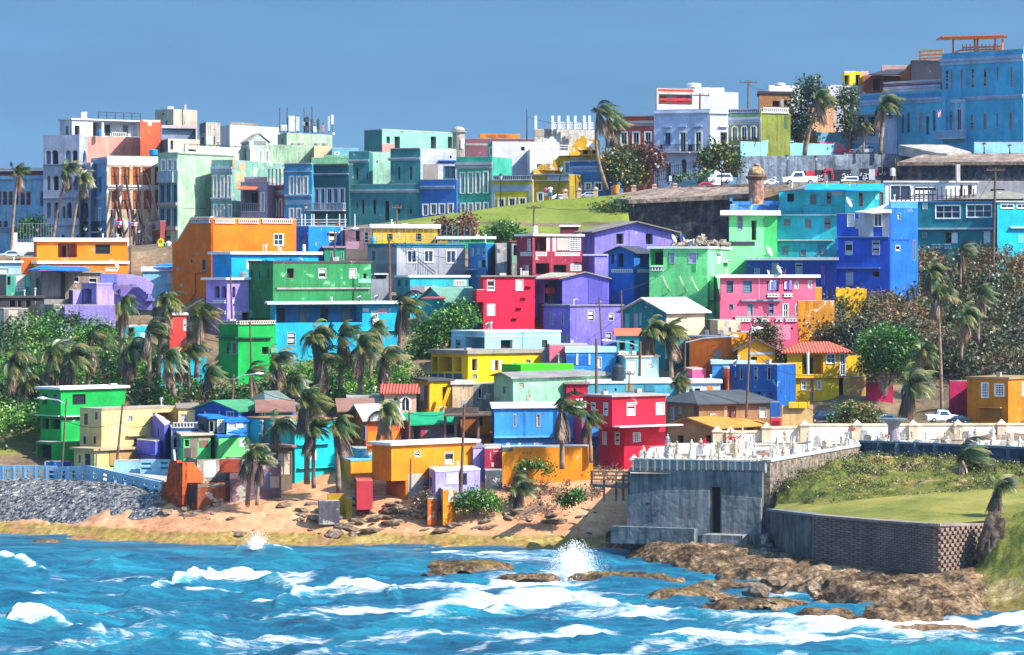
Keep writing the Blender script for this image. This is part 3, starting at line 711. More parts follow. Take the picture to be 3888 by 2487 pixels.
h('A5','small blue grey pavilion with a white cornice above the arch','a58a3c',(1510,1762,None),(775,850),70,433.5,'L c:a9b6ca 1500 722 1762 776;L d 1560 822 1610 840',roof='n')
t=h('A5','light blue garden wall with a big dark arch and scalloped top','8fd0ea',(905,916,2080),(845,1012),35,422.2,'R a 1194 888 1460 1008',roof='n',name='garden_wall',cat='wall',wear=.2,dp=.5)
mb=MB();mb.prism([at('A5',x,y,422.35+(x-916)*.0077)for x,y in((1150,848),(1160,835),(1215,828),(1235,808),(1290,802),(1300,790),(1345,786),(1380,800),(1400,812),(1440,822),(1460,832),(1500,838),(1510,850))],(0,.5,0));mk('scalloped_top',mb,paint('8fd0ea',.2),t.root)
h('A5','low blue courtyard wall climbing behind the pink car','8fd0ea',(1748,1760,2330),(745,860),10,434,'',roof='n',name='courtyard_wall',cat='wall',wear=.2)
t=h('A6','large blue corner mansion with louvred slit windows on the right skyline','4ab6de',(1255,2046,2140),(222,1240),43,419,'''
L j:aebac8 1290 428 1318 608;L j:aebac8 1338 426 1362 606;L j:aebac8 1434 418 1460 602;L j:aebac8 1542 412 1568 596;L k 1660 406 1690 590;L k:7f9fb8 1787 398 1803 530;L j:aebac8 1920 396 1948 600
L k 1533 855 1562 1015;L k 1658 850 1690 1002;L k:7f9fb8 1786 842 1800 976;L k 1910 836 1942 1006;L c:a9bfdc 1240 298 2046 362;L c:a9bfdc 1255 680 2046 716;R q:b6d8f0 2050 220 2140 1240''',roof='n',wear=.25)
h('A6','','58bce0',(455,1262,None),(622,1240),43,426.9,'''
L k:7fa8c6 780 868 804 1040;L k:6f8fa8 860 866 886 1040;L k:5c7a94 918 836 940 1035;L j:aebac8 1030 840 1068 1030;L k:3f7aa0 1102 876 1128 1055;L k:5c7a94 1168 822 1190 1022
L c:a9bfdc 430 706 1250 756;L q:3f98c8 470 660 1250 700''',roof='n',root=t,wear=.25)
h('A6','','58bce0',(1200,1480,None),(700,1240),43,425.2,'L j:8fa6bc 1286 832 1310 1012;L j:8fa6bc 1330 830 1355 1010;L t:b9c6d6 1402 805 1440 1010;L q:b9cce4 1384 740 1402 1010;L q:b9cce4 1442 740 1462 1010;L c:c9d6ea 1350 715 1475 745;L B:c9d2e0 1222 1015 1486 1100',roof=None,root=t,wear=.25)
h('A6','blue porch with white columns at the left end of the corner mansion','b9c6e0',(385,640,None),(860,1240),43,430,'L d:3f8fb8 425 880 495 1070;L d:3f8fb8 535 880 605 1070;L q:6fb2dc 388 1140 636 1235',roof='w',rc='c9d0dc',ov=.6)
t=h('A6','bright yellow hilltop house with a curved buttress','f4d012',(286,300,500),(440,640),20,447,'R q:f2ece4 300 436 360 452;R d:d9a21c 300 476 350 600;R q:fbe32a 356 436 408 600;R d:c29a1c 410 470 455 580;R q:f0a08c 462 436 535 470',roof='n',wear=.2)
t=h('A6','orange brown house with a dark sloping roof and arched doors','a8573a',(470,480,960),(480,660),15,446,'R a 580 510 650 625;R a 685 510 730 600',roof='n',wear=.4)
mb=MB();mb.prism([at('A6',540,478,445),at('A6',860,478,445),at('A6',905,428,449),at('A6',720,432,449)],(0,0,.15));mk('roof',mb,plain('dark_shingle','35343c',.9),t.root)
mb=MB();mb.prism([at('A6',x,y,444.6)for x,y in((852,525),(852,482),(930,372),(965,372),(968,520))],(0,.4,0));mk('gable',mb,paint('d9743c',.4),t.root)
h('A6','','b08a8c',(660,668,940),(382,440),12,452,'',roof='n',root=t)
h('A6','dark slate blue roof house behind the potted plants','2c3040',(945,955,1275),(330,560),15,440,'R q:23262f 960 330 1260 350',roof='n',wear=.5)
h('A6','burgundy roof terrace wall with white cornice below the dark house','9a4a78',(690,1262,None),(545,680),43,434,'L c:d9d2e0 690 580 1250 632;L c:e9e2ea 690 530 1250 548',roof='n',wear=.2)
og=plain('orange_timber','d9793a',.8)
pr=thing('roof_pergola',at('A6',1560,260,430),'orange timber pergola on the blue mansion roof','pergola')
mb=MB();mb.prism([at('A6',1248,130,428),at('A6',1890,116,423),at('A6',1890,116,431),at('A6',1248,130,434)],(0,0,.28))
for i in range(24):
 x=1255+26*i;mb.obox(at('A6',x,128-i*.6,428-i*.2)+Vector((0,-.4,.28)),(.12,0,0),(0,6.5,0),(0,0,.16))
mk('pergola_roof',mb,og,pr)
for x,D in((1355,428),(1565,427),(1592,431),(1765,425),(1836,424)):
 mb=MB();a_=at('A6',x,270,D);mb.obox(a_,(.22,0,0),(0,.22,0),(0,0,at('A6',x,122,D).z-a_.z));mk('post',mb,og,pr)
mb=MB()
for x0,x1,y0,y1 in((1450,1840,238,232),(1450,1840,215,205),(1380,1450,262,236)):
 a_,b_=at('A6',x0,y0,427),at('A6',x1,y1,424);mb.obox(a_,b_-a_,(0,.1,0),(0,0,.22))
for x in range(1450,1850,38):
 mb.obox(at('A6',x,245,427-(x-1450)/130),(.12,0,0),(0,.12,0),(0,0,.95))
mk('rail',mb,og,pr)
mb=MB()
for y in(318,285,248):
 a_=at('A6',1030,y+4,437);mb.obox(a_,at('A6',1260,y-6,436)-a_,(0,.1,0),(0,0,.2))
for x in(1030,1085,1145,1200,1255):
 mb.obox(at('A6',x,332,437),(.18,0,0),(0,.18,0),(0,0,1.3))
tag(mk('roof_fence',mb,og),'orange timber rail fence on the dark slate roof','fence')
h('A6','low light blue boundary wall at the foot of the corner mansion','9ed8f2',(1562,1570,2200),(1130,1250),5,414.6,'',roof='n',name='boundary_wall',cat='wall',wear=.2,dp=1)
mb=MB();mb.prism([at('A6',x,y,D)for x,y,D in((830,1155,415.5),(1080,1150,418.5),(1300,1155,418.5),(1540,1225,413.5),(1300,1240,412),(1200,1232,412.5))],(0,0,-1.2))
tag(mk('ramp',mb,CONC()),'sloping grey concrete ramp below the blue mansion balcony','ramp')
def stone_wall(name,h1,h2,h3,sc=.5,bump=.5,streak=True,blotch=.47):
 m,nt,out=nt_new(name)
 L=nt.links.new
 geo=nt.nodes.new('ShaderNodeNewGeometry')
 a=N(nt,'ShaderNodeTexNoise',i_Scale=sc,i_Detail=8.,i_Roughness=.7);L(geo.outputs['Position'],a.inputs['Vector'])
 mp=N(nt,'ShaderNodeMapping');mp.inputs['Scale'].default_value=(1.6,1.6,.12 if streak else 1.6);L(geo.outputs['Position'],mp.inputs['Vector'])
 b=N(nt,'ShaderNodeTexNoise',i_Scale=1.3,i_Detail=6.,i_Roughness=.65);L(mp.outputs[0],b.inputs['Vector'])
 r=ramp(nt,[(.33,lin(h1)),(.5,lin(h2)),(.68,lin(h3))]);L(a.outputs['Fac'],r.inputs[0])
 r2=ramp(nt,[(.38,.45),(blotch+.13,1.05)]);L(b.outputs['Fac'],r2 .inputs[0])
 mx=N(nt,'ShaderNodeMix',data_type='RGBA',blend_type='MULTIPLY');mx.inputs[0].default_value=.9
 L(r.outputs[0],mx.inputs[6]);L(r2 .outputs[0],mx.inputs[7])
 bs=N(nt,'ShaderNodeBsdfPrincipled',i_Roughness=.9);bs.inputs['Specular IOR Level'].default_value=.15
 c=N(nt,'ShaderNodeTexVoronoi',i_Scale=1.3,feature='DISTANCE_TO_EDGE');L(geo.outputs['Position'],c.inputs['Vector'])
 ad=N(nt,'ShaderNodeMath',operation='ADD');L(a.outputs['Fac'],ad.inputs[0]);L(c.outputs['Distance'],ad.inputs[1])
 bp=N(nt,'ShaderNodeBump',i_Strength=bump,i_Distance=.25);L(ad.outputs[0],bp.inputs['Height']);L(bp.outputs[0],bs.inputs['Normal'])
 L(mx.outputs[2],bs.inputs['Base Color']);L(bs.outputs[0],out.inputs[0])
 MATS[('sw',name)]=m
 return m
grey_ret=stone_wall('stained_grey_render','48525f','6a7684','959da8')
dark_fort=stone_wall('dark_fort_stone','1d2230','3a3f4c','6f675f',1.1,.8)
fort_top=stone_wall('fort_top_earth','6b5a50','8f7a6c','b0a08c',.6,.4,False)
def slab(name,pts,e,mat,label=None,cat=None,parent=None,group=None,kind=None):
 mb=MB();mb.prism([at(*p)if isinstance(p[0],str)else W(*p)for p in pts],e)
 o=mk(name,mb,mat,parent)
 return tag(o,label,cat,group,kind)
DW=lambda c,x:float(np.interp(px(c,x,0)[0],[2812,3413],[421.5,430]))
rw=slab('retaining_wall',[('A5',916,1008,421.5),('A5',2080,990,DW('A5',2080)),('A5',2080,1345,DW('A5',2080)),('A5',868,1345,421)],(0,1,0),grey_ret,'stained grey retaining wall with painted murals along its foot','wall')
slab('wall_extension',[('A6',300,1240,DW('A6',300)-.02),('A6',838,1242,429.98),('A6',838,1530,429.98),('A6',300,1530,DW('A6',300)-.02)],(0,.9,0),grey_ret,parent=rw)
def scribble(mb,c,x0,y0,x1,y1,D,n=16,r=.06):
 """loose painted lettering strokes"""
 rr=random.Random(int(x0*7+y0))
 for i in range(n):
  x=x0+(x1-x0)*rr.random();y=y0+(y1-y0)*rr.random()
  pts=[at(c,x+rr.uniform(-9,9),y+rr.uniform(-8,8),D)for _ in range(3)]
  mb.tube(pts,r,4,False)
for c,x0,y0,x1,y1,cl in(('A6',20,1400,95,1500,'23252f'),('A6',190,1396,365,1500,'262a36'),('A6',455,1385,542,1500,'22262f'),('A6',635,1370,720,1462,'23262e'),('A5',1370,1205,1545,1300,'2c4a50'),('A5',1545,1168,1640,1215,'22242c'),('A5',1640,1168,1740,1228,'c8304a'),('A5',1740,1160,1840,1290,'2a2e3c'),('A5',1200,1222,1265,1285,'23262e'),('A6',542,1392,600,1495,'b9c3d2'),('A6',600,1398,625,1460,'c23a3c')):
 mb=MB();mb.prism([at(c,x,y,DW(c,x)-.14)for x,y in((x0,y0),(x1,y0),(x1,y1),(x0,y1))],(0,.1,0));mk('mural_panel',mb,paint(cl,.5),rw)
mb=MB()
for c,x0,y0,x1,y1 in(('A6',30,1440,90,1490),('A6',280,1430,360,1480),('A6',455,1430,535,1470),('A6',470,1478,520,1495),('A6',645,1420,710,1450),('A5',1745,1225,1830,1280),('A5',1260,1230,1320,1270)):
 scribble(mb,c,x0,y0,x1,y1,DW(c,x0)-.18,14,.05)
mk('painted_lettering',mb,plain('mural_white','d9dce2',.8),rw)
mb=MB();a_=[at('A6',x,y,DW('A6',x)-.3)for x,y in((100,1500),(105,1420),(120,1398),(165,1398),(180,1420),(185,1500))]
for i in range(5):
 for j in range(4):
  p0=a_[i].lerp(a_[i+1],j/4);p1=a_[i].lerp(a_[i+1],(j+.5)/4);mb.tube([p0,p1],.22,6)
mk('candy_stripe',mb,plain('mural_red','b8405a',.8),rw)
fw=slab('fort_wall',[('A6',818,1327,408),('A6',2300,1318,404),('A6',2300,1560,404),('A6',818,1560,408)],(0,1.2,0),dark_fort,'dark fort wall at the right with a brown sloping top','fort wall')
slab('sloping_top',[('A6',815,1325,407.6),('A6',2300,1316,403.6),('A6',2300,1232,413),('A6',1230,1240,414),('A6',1060,1250,413)],(0,0,-.4),fort_top,parent=fw)
fw=slab('fort_wall',[('A4',996,1172,398),('A4',2260,1116,396),('A4',2260,1560,396),('A4',975,1560,399)],(0,1.5,0),dark_fort,'big dark stone bastion wall left of the sentry box','fort wall')
slab('sloping_top',[('A4',994,1174,397.6),('A4',2260,1118,395.6),('A4',2260,1030,404),('A4',1560,1052,404),('A4',1230,1066,408),('A4',660,1150,408)],(0,0,-.5),fort_top,parent=fw)
slab('side_face',[('A4',996,1174,397.9),('A4',660,1152,408),('A4',650,1500,408),('A4',985,1560,399)],(.3,.8,0),dark_fort,parent=fw)
slab('low_parapet',[('A4',1562,1040,404),('A4',2250,1020,402),('A4',2250,1060,402),('A4',1562,1085,404)],(0,1.2,0),fort_top,parent=fw)
slab('parapet_wall',[('A5',1180,1335,399),('A5',1930,1285,401),('A5',1930,1400,401),('A5',1180,1400,399)],(0,1.6,0),fort_top,'brown earth topped parapet right of the sentry box','wall')
slab('parapet_wall',[('B6',270,222,398),('B6',660,215,398),('B6',660,300,398),('B6',270,300,398)],(0,1.6,0),fort_top,'brown parapet strip behind the blue tarp roof','wall')
c0=at('A5',1090,1560,394.5);s_=394.5*K7/FP
ga=thing('sentry_box',c0,'round brown stone sentry box with a dome at the corner of the fort','sentry box')
bk=stone_wall('sentry_brick','8a6250','b08570','c9a48c',1.4,.6,False)
mb=MB();mb.lathe(c0,[(78*s_,-260*s_),(95*s_,-40*s_),(86*s_,0),(86*s_,10*s_),(90*s_,16*s_),(82*s_,22*s_),(88*s_,270*s_),(92*s_,285*s_)],24);mk('drum',mb,bk,ga)
mb=MB();mb.lathe(c0,[(92*s_,283*s_),(122*s_,322*s_),(122*s_,330*s_),(96*s_,338*s_)],24);mk('cornice',mb,stone_wall('sentry_cornice','5c4038','7a5a4c','9a7a68',1.4,.5,False),ga)
mb=MB();mb.lathe(c0,[(97*s_,336*s_),(92*s_,375*s_),(76*s_,410*s_),(48*s_,432*s_),(20*s_,440*s_)],24);mk('dome',mb,stone_wall('sentry_dome','8a7050','b09068','c9ac84',1.2,.6,False),ga,smooth=True)
mb=MB();mb.lathe(c0,[(20*s_,438*s_),(30*s_,452*s_),(34*s_,462*s_),(22*s_,474*s_),(8*s_,482*s_)],10);mk('finial',mb,bk,ga)
for x0,x1,y0,y1 in((1140,1156,1318,1358),):
 mb=MB();a_=at('A5',x0,y1,394.5-86*s_);mb.obox(a_+Vector((0,.35,0)),(16*s_,0,0),(0,.4,0),(0,0,40*s_));mk('slit_window',mb,DARK(),ga)
h('B1','bright orange flat roofed house at the far left below the street','ff8a06',(330,358,1242),(172,395),18,374,'''
R r:b06a3c 565 190 752 326;R d 654 200 674 324;R k:dark 930 202 1072 290;R q:ffffff 600 344 668 348''',roof='w',tk=.42,ov=.35)
h('B1','lower orange storey with a white slab under the flat roofed orange house','f58a10',(205,372,1245),(388,500),25,371.5,'R j 1025 428 1148 462;R k 855 424 888 440;R d 246 425 258 470',roof='w',tk=.3,ov=.2)
h('B1','small dark orange balcony block left of the orange house','e0701c',(195,200,368),(328,400),10,373,'',roof='n')
h('B1','pale blue house with white louvres at the left edge','9fd0e4',(-120,-100,208),(380,520),12,369,'R j -60 428 82 490;R q:c9e4ee 86 430 206 488',roof='w',tk=.25,wear=.6)
h('B1','pale blue flat house half hidden by the orange gabled building','9fd8ee',(1385,1392,1700),(462,640),12,362,'R q:d6dcdf 1625 470 1695 580;R q:c9c4c0 1395 585 1690 600',roof='w',tk=.5,wear=.4)
tp=h('B1','grey unfinished house with patchy render beside the block wall','a9a094',(300,402,640),(462,800),40,359,'L t:8a8078 358 532 380 610;R q:c9bfae 410 466 590 705;R q:8a7f78 590 470 640 780',roof='n',wear=1.,under='8a8078')
h('B1','beige concrete block house with two white louvred windows','bda68c',(630,636,1000),(478,760),8,360,'R j 718 518 772 575;R j 865 528 945 582',roof='w',rc='conc',wear=.9,under='c9bba8')
mb=MB();mb.prism([at('B1',270,460,357),at('B1',390,452,356),at('B1',640,458,356.5),at('B1',870,458,357),at('B1',820,428,361),at('B1',560,424,361),at('B1',420,408,361)],(0,0,.12))
tag(mk('blue_tarp',mb,plain('blue_tarpaulin','0f6fe0',.5,var=.5,scale=1.5)),'crumpled blue tarp over the grey unfinished house','tarp')
mb=MB();mb.prism([at('B1',1465,432,362),at('B1',1690,432,362),at('B1',1690,392,366),at('B1',1560,402,365)],(0,0,.12))
tag(mk('blue_tarp',mb,plain('blue_tarpaulin','0f6fe0')),'small blue tarp roof just left of the orange gabled building','tarp')
t=h('B1','lavender house with shaded porch and outside staircase','b9a0e6',(795,942,1112),(588,830),40,351,'L r:8f8ad0 815 632 892 780;R q:c4b0ec 950 592 1105 600',roof='w',rc='c4b0ec',tk=.15,ov=.05)
h('B1','','b9a0e6',(670,712,800),(650,820),40,352,'L d:6f6ac0 672 660 705 780',roof='n',root=t)
h('B1','','7f86d8',(975,980,1142),(490,600),8,354,'R q:4f5fb8 980 570 1135 582',roof='n',root=t)
mb=MB();mb.prism([at('B1',x,y,352)for x,y in((1140,500),(1165,490),(1300,494),(1420,525),(1495,590),(1470,690),(1400,650),(1320,590),(1200,590),(1140,580))],(0,.3,0));mk('stair_wall',mb,paint('c9acf2',.4),t.root)
mb=MB()
for i in range(6):
 a_=at('B1',1290+i*24,640+i*22,352.5);mb.obox(a_,(.9,0,0),(0,1.2,0),(0,0,.25))
mb.prism([at('B1',x,y,353.3)for x,y in((1110,820),(1110,600),(1340,600),(1480,710),(1480,840))],(0,.3,0));mk('steps',mb,paint('a58fdc',.4),t.root)
h('B1','lavender garden wall sloping down toward the palms','b39ae2',(625,632,1125),(792,1060),10,346,'R q:5a5260 640 880 775 990;R q:a590dc 778 802 1060 960',roof='n',name='garden_wall',cat='wall',dp=1,wear=.6)
h('B1','grey weathered retaining wall below the unfinished house','8a8488',(380,515,628),(790,1060),40,347,'R q:c9c0b8 520 830 620 930',roof='n',name='retaining_wall',cat='wall',dp=3,wear=1.)
h('B1','ruined teal patio wall at the left edge of the hillside','3fa58c',(-60,62,300),(500,740),35,357,'R q:cfc8bc 152 505 240 610;R b 155 615 240 655;R d 70 515 105 600;L q:8f8478 -55 520 60 735;R q:6fe0c8 250 505 292 612',roof='n',wear=.9)
h('B1','dark roofed black terrace under the ruined patio','4a4648',(-60,-50,420),(720,860),10,352,'R d 90 740 150 815;R d 170 740 210 815;R d 250 740 300 815;R q:b0a292 430 735 640 780',roof='w',rc='5a5450',wear=.8)
h('B1','grey ramped concrete house base at the left edge','8f8884',(-40,36,275),(830,1060),35,344,'R q:c9b8a8 80 840 170 900;L q:d9d0c4 -20 845 30 1090',roof='n',wear=1.)
h('B1','turquoise house with carved posts half hidden in the palms','1fb6c4',(1150,1215,1480),(1000,1260),40,334,'R d 1248 1008 1310 1100;R b 1368 1062 1408 1118;L k 1160 1060 1205 1110;R q:8a2f3c 1220 1100 1260 1180',roof='n')
h('B1','red house with a white louvred end hidden behind palms','e0463c',(1640,1652,1815),(890,1080),30,338,'R j 1785 930 1812 1040',roof='w')
h('B1','turquoise building low down among the left palm grove','12b4cc',(1520,1528,2010),(1300,1560),25,322,'',roof='n',wear=.6)
t=h('B2','large orange building with brown shaded side and white balustrades','ff7a04',(325,517,1346),(72,420),42,355,'''
R p:efd9c8 548 82 744 124;R p:efd9c8 775 82 976 124;R p:efd9c8 1007 82 1306 124;R g 1128 228 1218 338;L p:efd9c8 330 80 380 120;L p:efd9c8 385 80 512 120
L d 432 470 470 584;L k 318 468 340 510;L q:c9b4a4 325 416 410 422''',roof='n',ext=22,wear=.12)
mb=MB()
f=t.L;xs_=[(517,75),(325,75),(190,300),(140,312),(140,985),(517,985)]
pts=[]
for x,y in xs_:
 s_=f.s_of(px('B2',x,y)[0]);pts.append(f.pt(s_,f.z_of(s_,px('B2',x,y)[1]),.004))
mb.prism(pts,f.n*-.3);mk('side_wall',mb,t.mat,t.root)
for x0,y0,x1,y1 in((183,545,205,580),(220,708,242,740)):
 a,b=f.s_of(px('B2',x1,0)[0]),f.s_of(px('B2',x0,0)[0]);z1,z0=f.z_of(a,px('B2',0,y0)[1]),f.z_of(a,px('B2',0,y1)[1])
 mb=MB();mb.obox(f.pt(a,z0,.008),f.d*(b-a),f.n*.04,(0,0,z1-z0));mk('window',mb,GREYM(),t.root)
for x0,y0,x1,y1 in((432,470,470,584),(318,468,340,510)):
 a,b=f.s_of(px('B2',x1,0)[0]),f.s_of(px('B2',x0,0)[0]);z1,z0=f.z_of(a,px('B2',0,y0)[1]),f.z_of(a,px('B2',0,y1)[1])
 mb=MB();mb.obox(f.pt(a,z0,.008),f.d*(b-a),f.n*.03,(0,0,z1-z0));w_=mk('window',mb,GREYM(),t.root)
 mb=MB();mb.obox(f.pt(a+.08,z0+.08,.03),f.d*(b-a-.16),f.n*.02,(0,0,z1-z0-.16));mk('pane',mb,DARK(),w_)
mb=MB()
pp=[(365,880-40),(372,610),(470,600),(470,590)]
q=[]
for x,y in((300,905),(370,800),(368,612),(470,600)):
 s_=f.s_of(px('B2',x,0)[0]);q.append(f.pt(s_,f.z_of(s_,px('B2',0,y)[1]),.08))
mb.tube(q,.05,6);mk('drainpipe',mb,plain('pipe_brown','8a5a40'),t.root)
mb=MB()
q0,q1=[],[]
for x,y in((512,70),(325,72),(190,295),(140,308)):
 s_=f.s_of(px('B2',x,0)[0]);q0 .append(f.pt(s_,f.z_of(s_,px('B2',0,y)[1]),.02))
for i in(0,1):
 mb.obox(q0[i],q0[i+1]-q0[i],f.n*-.35,(0,0,.14))
mk('coping',mb,WHITE(),t.root)
h('B2','bright blue house with a white hooded louvre window','0f86ea',(1340,1466,1826),(152,560),42,363,'R j 1664 220 1738 304;R Q 1650 208 1752 216;R q:e9eaf0 1780 165 1800 340;L k:8fa0b0 1392 246 1405 296;L k:8fa0b0 1438 246 1450 296',roof='n',wear=.5,under='e6eaee')
mb=MB()
for y in(92,118,146):
 a_,b_=at('B2',1345,y,372),at('B2',1840,y-2,370);mb.obox(a_,b_-a_,(0,.07,0),(0,0,.09))
for x in(1398,1430,1494,1515,1640,1765,1820,1915):
 a_=at('B2',x,165,371);mb.obox(a_,(.09,0,0),(0,.09,0),(0,0,1.5))
tag(mk('pipe_railing',mb,WHITE()),'white pipe railing on the street edge above the blue house','railing')
h('B2','small dark green shed in front of the bright blue house','1f8f6a',(1612,1622,1822),(362,520),18,358,'R k:9fb8a8 1680 398 1698 480;R k:9fb8a8 1788 398 1808 480',roof='w',rc='b08a84')
t=h('B3','gutted pinkish grey ruin beside the yellow cabin','8f6a74',(15,25,290),(165,500),15,364,'R d 128 195 170 300;R d 218 212 250 310;R d 110 445 128 480;R d 58 425 72 470;R q:6a605c 100 165 285 195;R q:b08a9c 30 300 160 375;R q:6f625a 30 380 285 478',roof='n',wear=1.,under='6a6460')
h('B3','yellow cabin with a white roof slab below the grass bank','ffc214',(280,300,926),(170,330),18,379,'R d 434 226 490 290;R d 716 222 770 298;R q:f2ecd8 548 172 556 312',roof='w',tk=.45,ov=.4)
h('B3','small green and white roofed shack right of the yellow cabin','2fae6a',(925,935,1480),(275,330),10,378,'R q:f0a020 925 290 1030 312;R q:5a88a8 1040 280 1150 312',roof='w',tk=.3)
t=h('B3','grey house with three white framed double windows and teal parapet','a4a6ae',(245,530,1196),(354,780),36,358,'''
R w 634 390 722 506;R w 798 390 884 504;R w 1014 390 1104 508;R c:3f8a9c 530 316 1190 354;L c:3f8a9c 250 318 530 354;L k:6f8a96 292 392 318 485;L q:8a8c94 330 520 525 600;R q:93959d 734 370 742 636;R q:93959d 932 370 940 636''',roof='n',wear=.2)
h('B3','','8d9098',(180,270,470),(620,900),20,349,'R Q:c9c9c9 300 608 440 624;R d:93a0a8 320 620 430 668',roof='n',root=t,wear=.3)
mb=MB()
for y in(250,282):
 a_,b_=at('B3',215,y,357),at('B3',1240,y,359);mb.obox(a_,b_-a_,(0,.05,0),(0,0,.06))
for x in range(215,1245,57):
 a_=at('B3',x,316,358);mb.obox(a_,(.06,0,0),(0,.06,0),(0,0,1.85))
tag(mk('roof_railing',mb,plain('teal_rail','5f8f96',.5)),'thin teal railing along the roof of the grey house','railing')
h('B3','teal house with a white roof below the grey house','2fb4c4',(525,660,1228),(650,800),36,347,'L d 540 672 568 735;L d 612 675 636 735;R b 1085 675 1205 730;R q:8a8490 660 735 800 810;R q:cfc0a8 800 738 930 800;R q:6a6070 975 735 1225 810',roof='w',tk=.22)
h('B3','turquoise house under a red and green tin roof','12b8cc',(770,1012,1345),(870,1120),40,341,'',roof=('gR',1.2,'6f9a86'),ov=.5)
mb=MB();mb.prism([at('B3',765,862,339.5),at('B3',1000,862,338.5),at('B3',1010,845,340.5),at('B3',830,842,343)],(0,0,.1));tag(mk('metal_sheet',mb,plain('red_tin','a84a4a',.6)),'red tin sheet on the eave of the turquoise house','roof sheet')
t=h('B3','tall narrow blue house with white louvres beside the grey house','1583c8',(1225,1395,1492),(318,860),52,356,'L j:c9d4de 1252 368 1282 444;L j:c9d4de 1316 366 1334 424;L j:c9d4de 1366 366 1392 452;L k:dark 1366 480 1396 552;L j:c9d4de 1325 490 1352 552;L Q:b9c9d4 1228 565 1320 578;R j:c9d4de 1460 366 1476 440',roof='n',wear=.4)
h('B3','bare grey concrete side wall between the blue and burgundy houses','b4b2b4',(1480,1492,1600),(320,640),20,357,'',roof='n',wear=1.)
h('B3','roofless grey green shell of a house left of the burgundy house','8f9890',(1590,1650,1765),(305,700),40,360,'R d 1668 335 1710 440;R q:7aa08a 1650 440 1730 520;L q:8a8880 1596 310 1645 620',roof='w',rc='9a5a50',tk=.12,wear=1.)
t=h('B4','burgundy house with white breeze block screens and balconies','a83048',(-96,68,538),(375,780),32,352,'''
R r:b09a8a 80 392 190 520;R b 192 380 224 524;R b 252 380 284 524;R q:c9bcae 292 382 410 515;R b 416 380 524 518;R b 88 532 196 570;R b 275 536 518 568;R b 426 646 530 714
L j 10 400 38 520;L b -60 530 50 570;L j -10 660 20 750;R r:3a1c24 88 640 220 745;R x 258 655 390 735;R q:b83a50 55 380 75 750;R q:b83a50 228 380 250 745''',roof='w',tk=.22,wear=.6)
h('B4','low burgundy wall piece behind the roof of the burgundy house','7c2038',(325,332,505),(285,345),10,372,'',roof='w',tk=.2)
t=h('B4','purple house with an open gabled roof in front of the bastion','8f82e2',(535,662,1422),(330,570),28,357,'R d:c9b49a 870 350 944 458;R d 1158 350 1228 458;L j:9a8fe0 562 352 580 464;L j:9a8fe0 618 378 634 455;R q:a07898 1338 362 1352 480;R q:7d70cc 995 335 1003 500',roof=('gL',1.0,'8f8478'),ov=.7,wear=.5)
h('B4','','8f82e2',(535,662,800),(568,800),28,355,'R p:b9c0ea 540 552 790 566;L q:7d76d2 540 580 600 740',roof='n',root=t,wear=.4)
t=h('B4','blue house with a cream balcony and patterned white screens','1672c8',(795,1045,1200),(535,800),58,347.5,'''
L r:e6ecae 884 545 1040 676;L d 822 545 850 650;L b 826 698 1034 730;R r:e6ecae 1050 545 1190 676;R b 1080 698 1192 730''',roof=('gR',.55,'4a4e58'),ov=.4,wear=.3)
h('B4','','1660ae',(800,1085,1200),(775,1040),58,348.5,'L j 892 808 920 885;L j:9fb4d0 966 806 995 895;L j 828 874 848 932;L d 1024 800 1050 910;R x 1090 802 1192 918;R b 1092 928 1190 1014;L b 1024 930 1054 1008;R q:1c80d6 1080 790 1092 1015',roof='n',root=t,wear=.4)
t=h('B4','light green house with curved brackets and white balustrades','86fb98',(1195,1762,1980),(498,775),76,342,'''
L r:58d87c 1200 502 1330 658;L p 1210 668 1328 712;L j:cfd8ec 1392 535 1442 645;L j:cfd8ec 1576 535 1657 645;L q:36b450 1380 535 1390 680;L q:36b450 1660 540 1672 600;L q:3cb858 1620 650 1650 720
R j B5 356 905 404 1025;R j B5 580 928 620 1022;R v B5 426 986 476 1020''',roof='w',tk=.25,ov=.2,wear=.35,under='36b450')
h('B4','','86fb98',(1195,1822,1900),(772,1200),76,343,'''
L d 1195 800 1250 912;L p 1198 925 1320 972;L p 1350 925 1396 968;L t:b9c6e0 1314 812 1348 915;L j:b9c6e0 1590 815 1636 930;L j:b9c6e0 1704 815 1752 932;L j:b9c6e0 1480 815 1520 872;L v 1458 880 1522 928
L j:b9c6e0 1735 1062 1784 1145;L Q:3cb05c 1400 1003 1820 1012;R q:8fae78 1825 890 1880 1010''',roof='n',root=t,wear=.4)
f=t.L
for x in(1335,1500,1610):
 q=[];mb=MB()
 for i in range(5):
  s_=f.s_of(px('B4',x+(0,12,28,45,62)[i],0)[0]);q.append(f.pt(s_,f.z_of(s_,px('B4',0,(770,810,850,885,912)[i])[1]),(.55,.5,.42,.3,.1)[i]))
 mb.tube(q,.09,6);mk('bracket',mb,paint('c9f0b8',.2),t.root)
mb=MB()
for i in range(70):
 x,y=RND.uniform(1430,1960),0
 y=470-75*math.exp(-((x-1740)/150)**2)*RND.random()-4
 a_=at('B4',x,y,346+RND.random()*5);r_=RND.uniform(.1,.45)
 d_=Vector((RND.uniform(-1,1),RND.uniform(-1,1),RND.uniform(-.3,.3))).normalized()
 mb.obox(a_,d_*r_*2,Vector((-d_.y,d_.x,.2))*r_,(0,0,r_*.6))
tag(mk('rubble_heap',mb,paint('b7a48e',.8)),'heap of broken concrete and boards on the light green roof','rubble',kind='stuff')
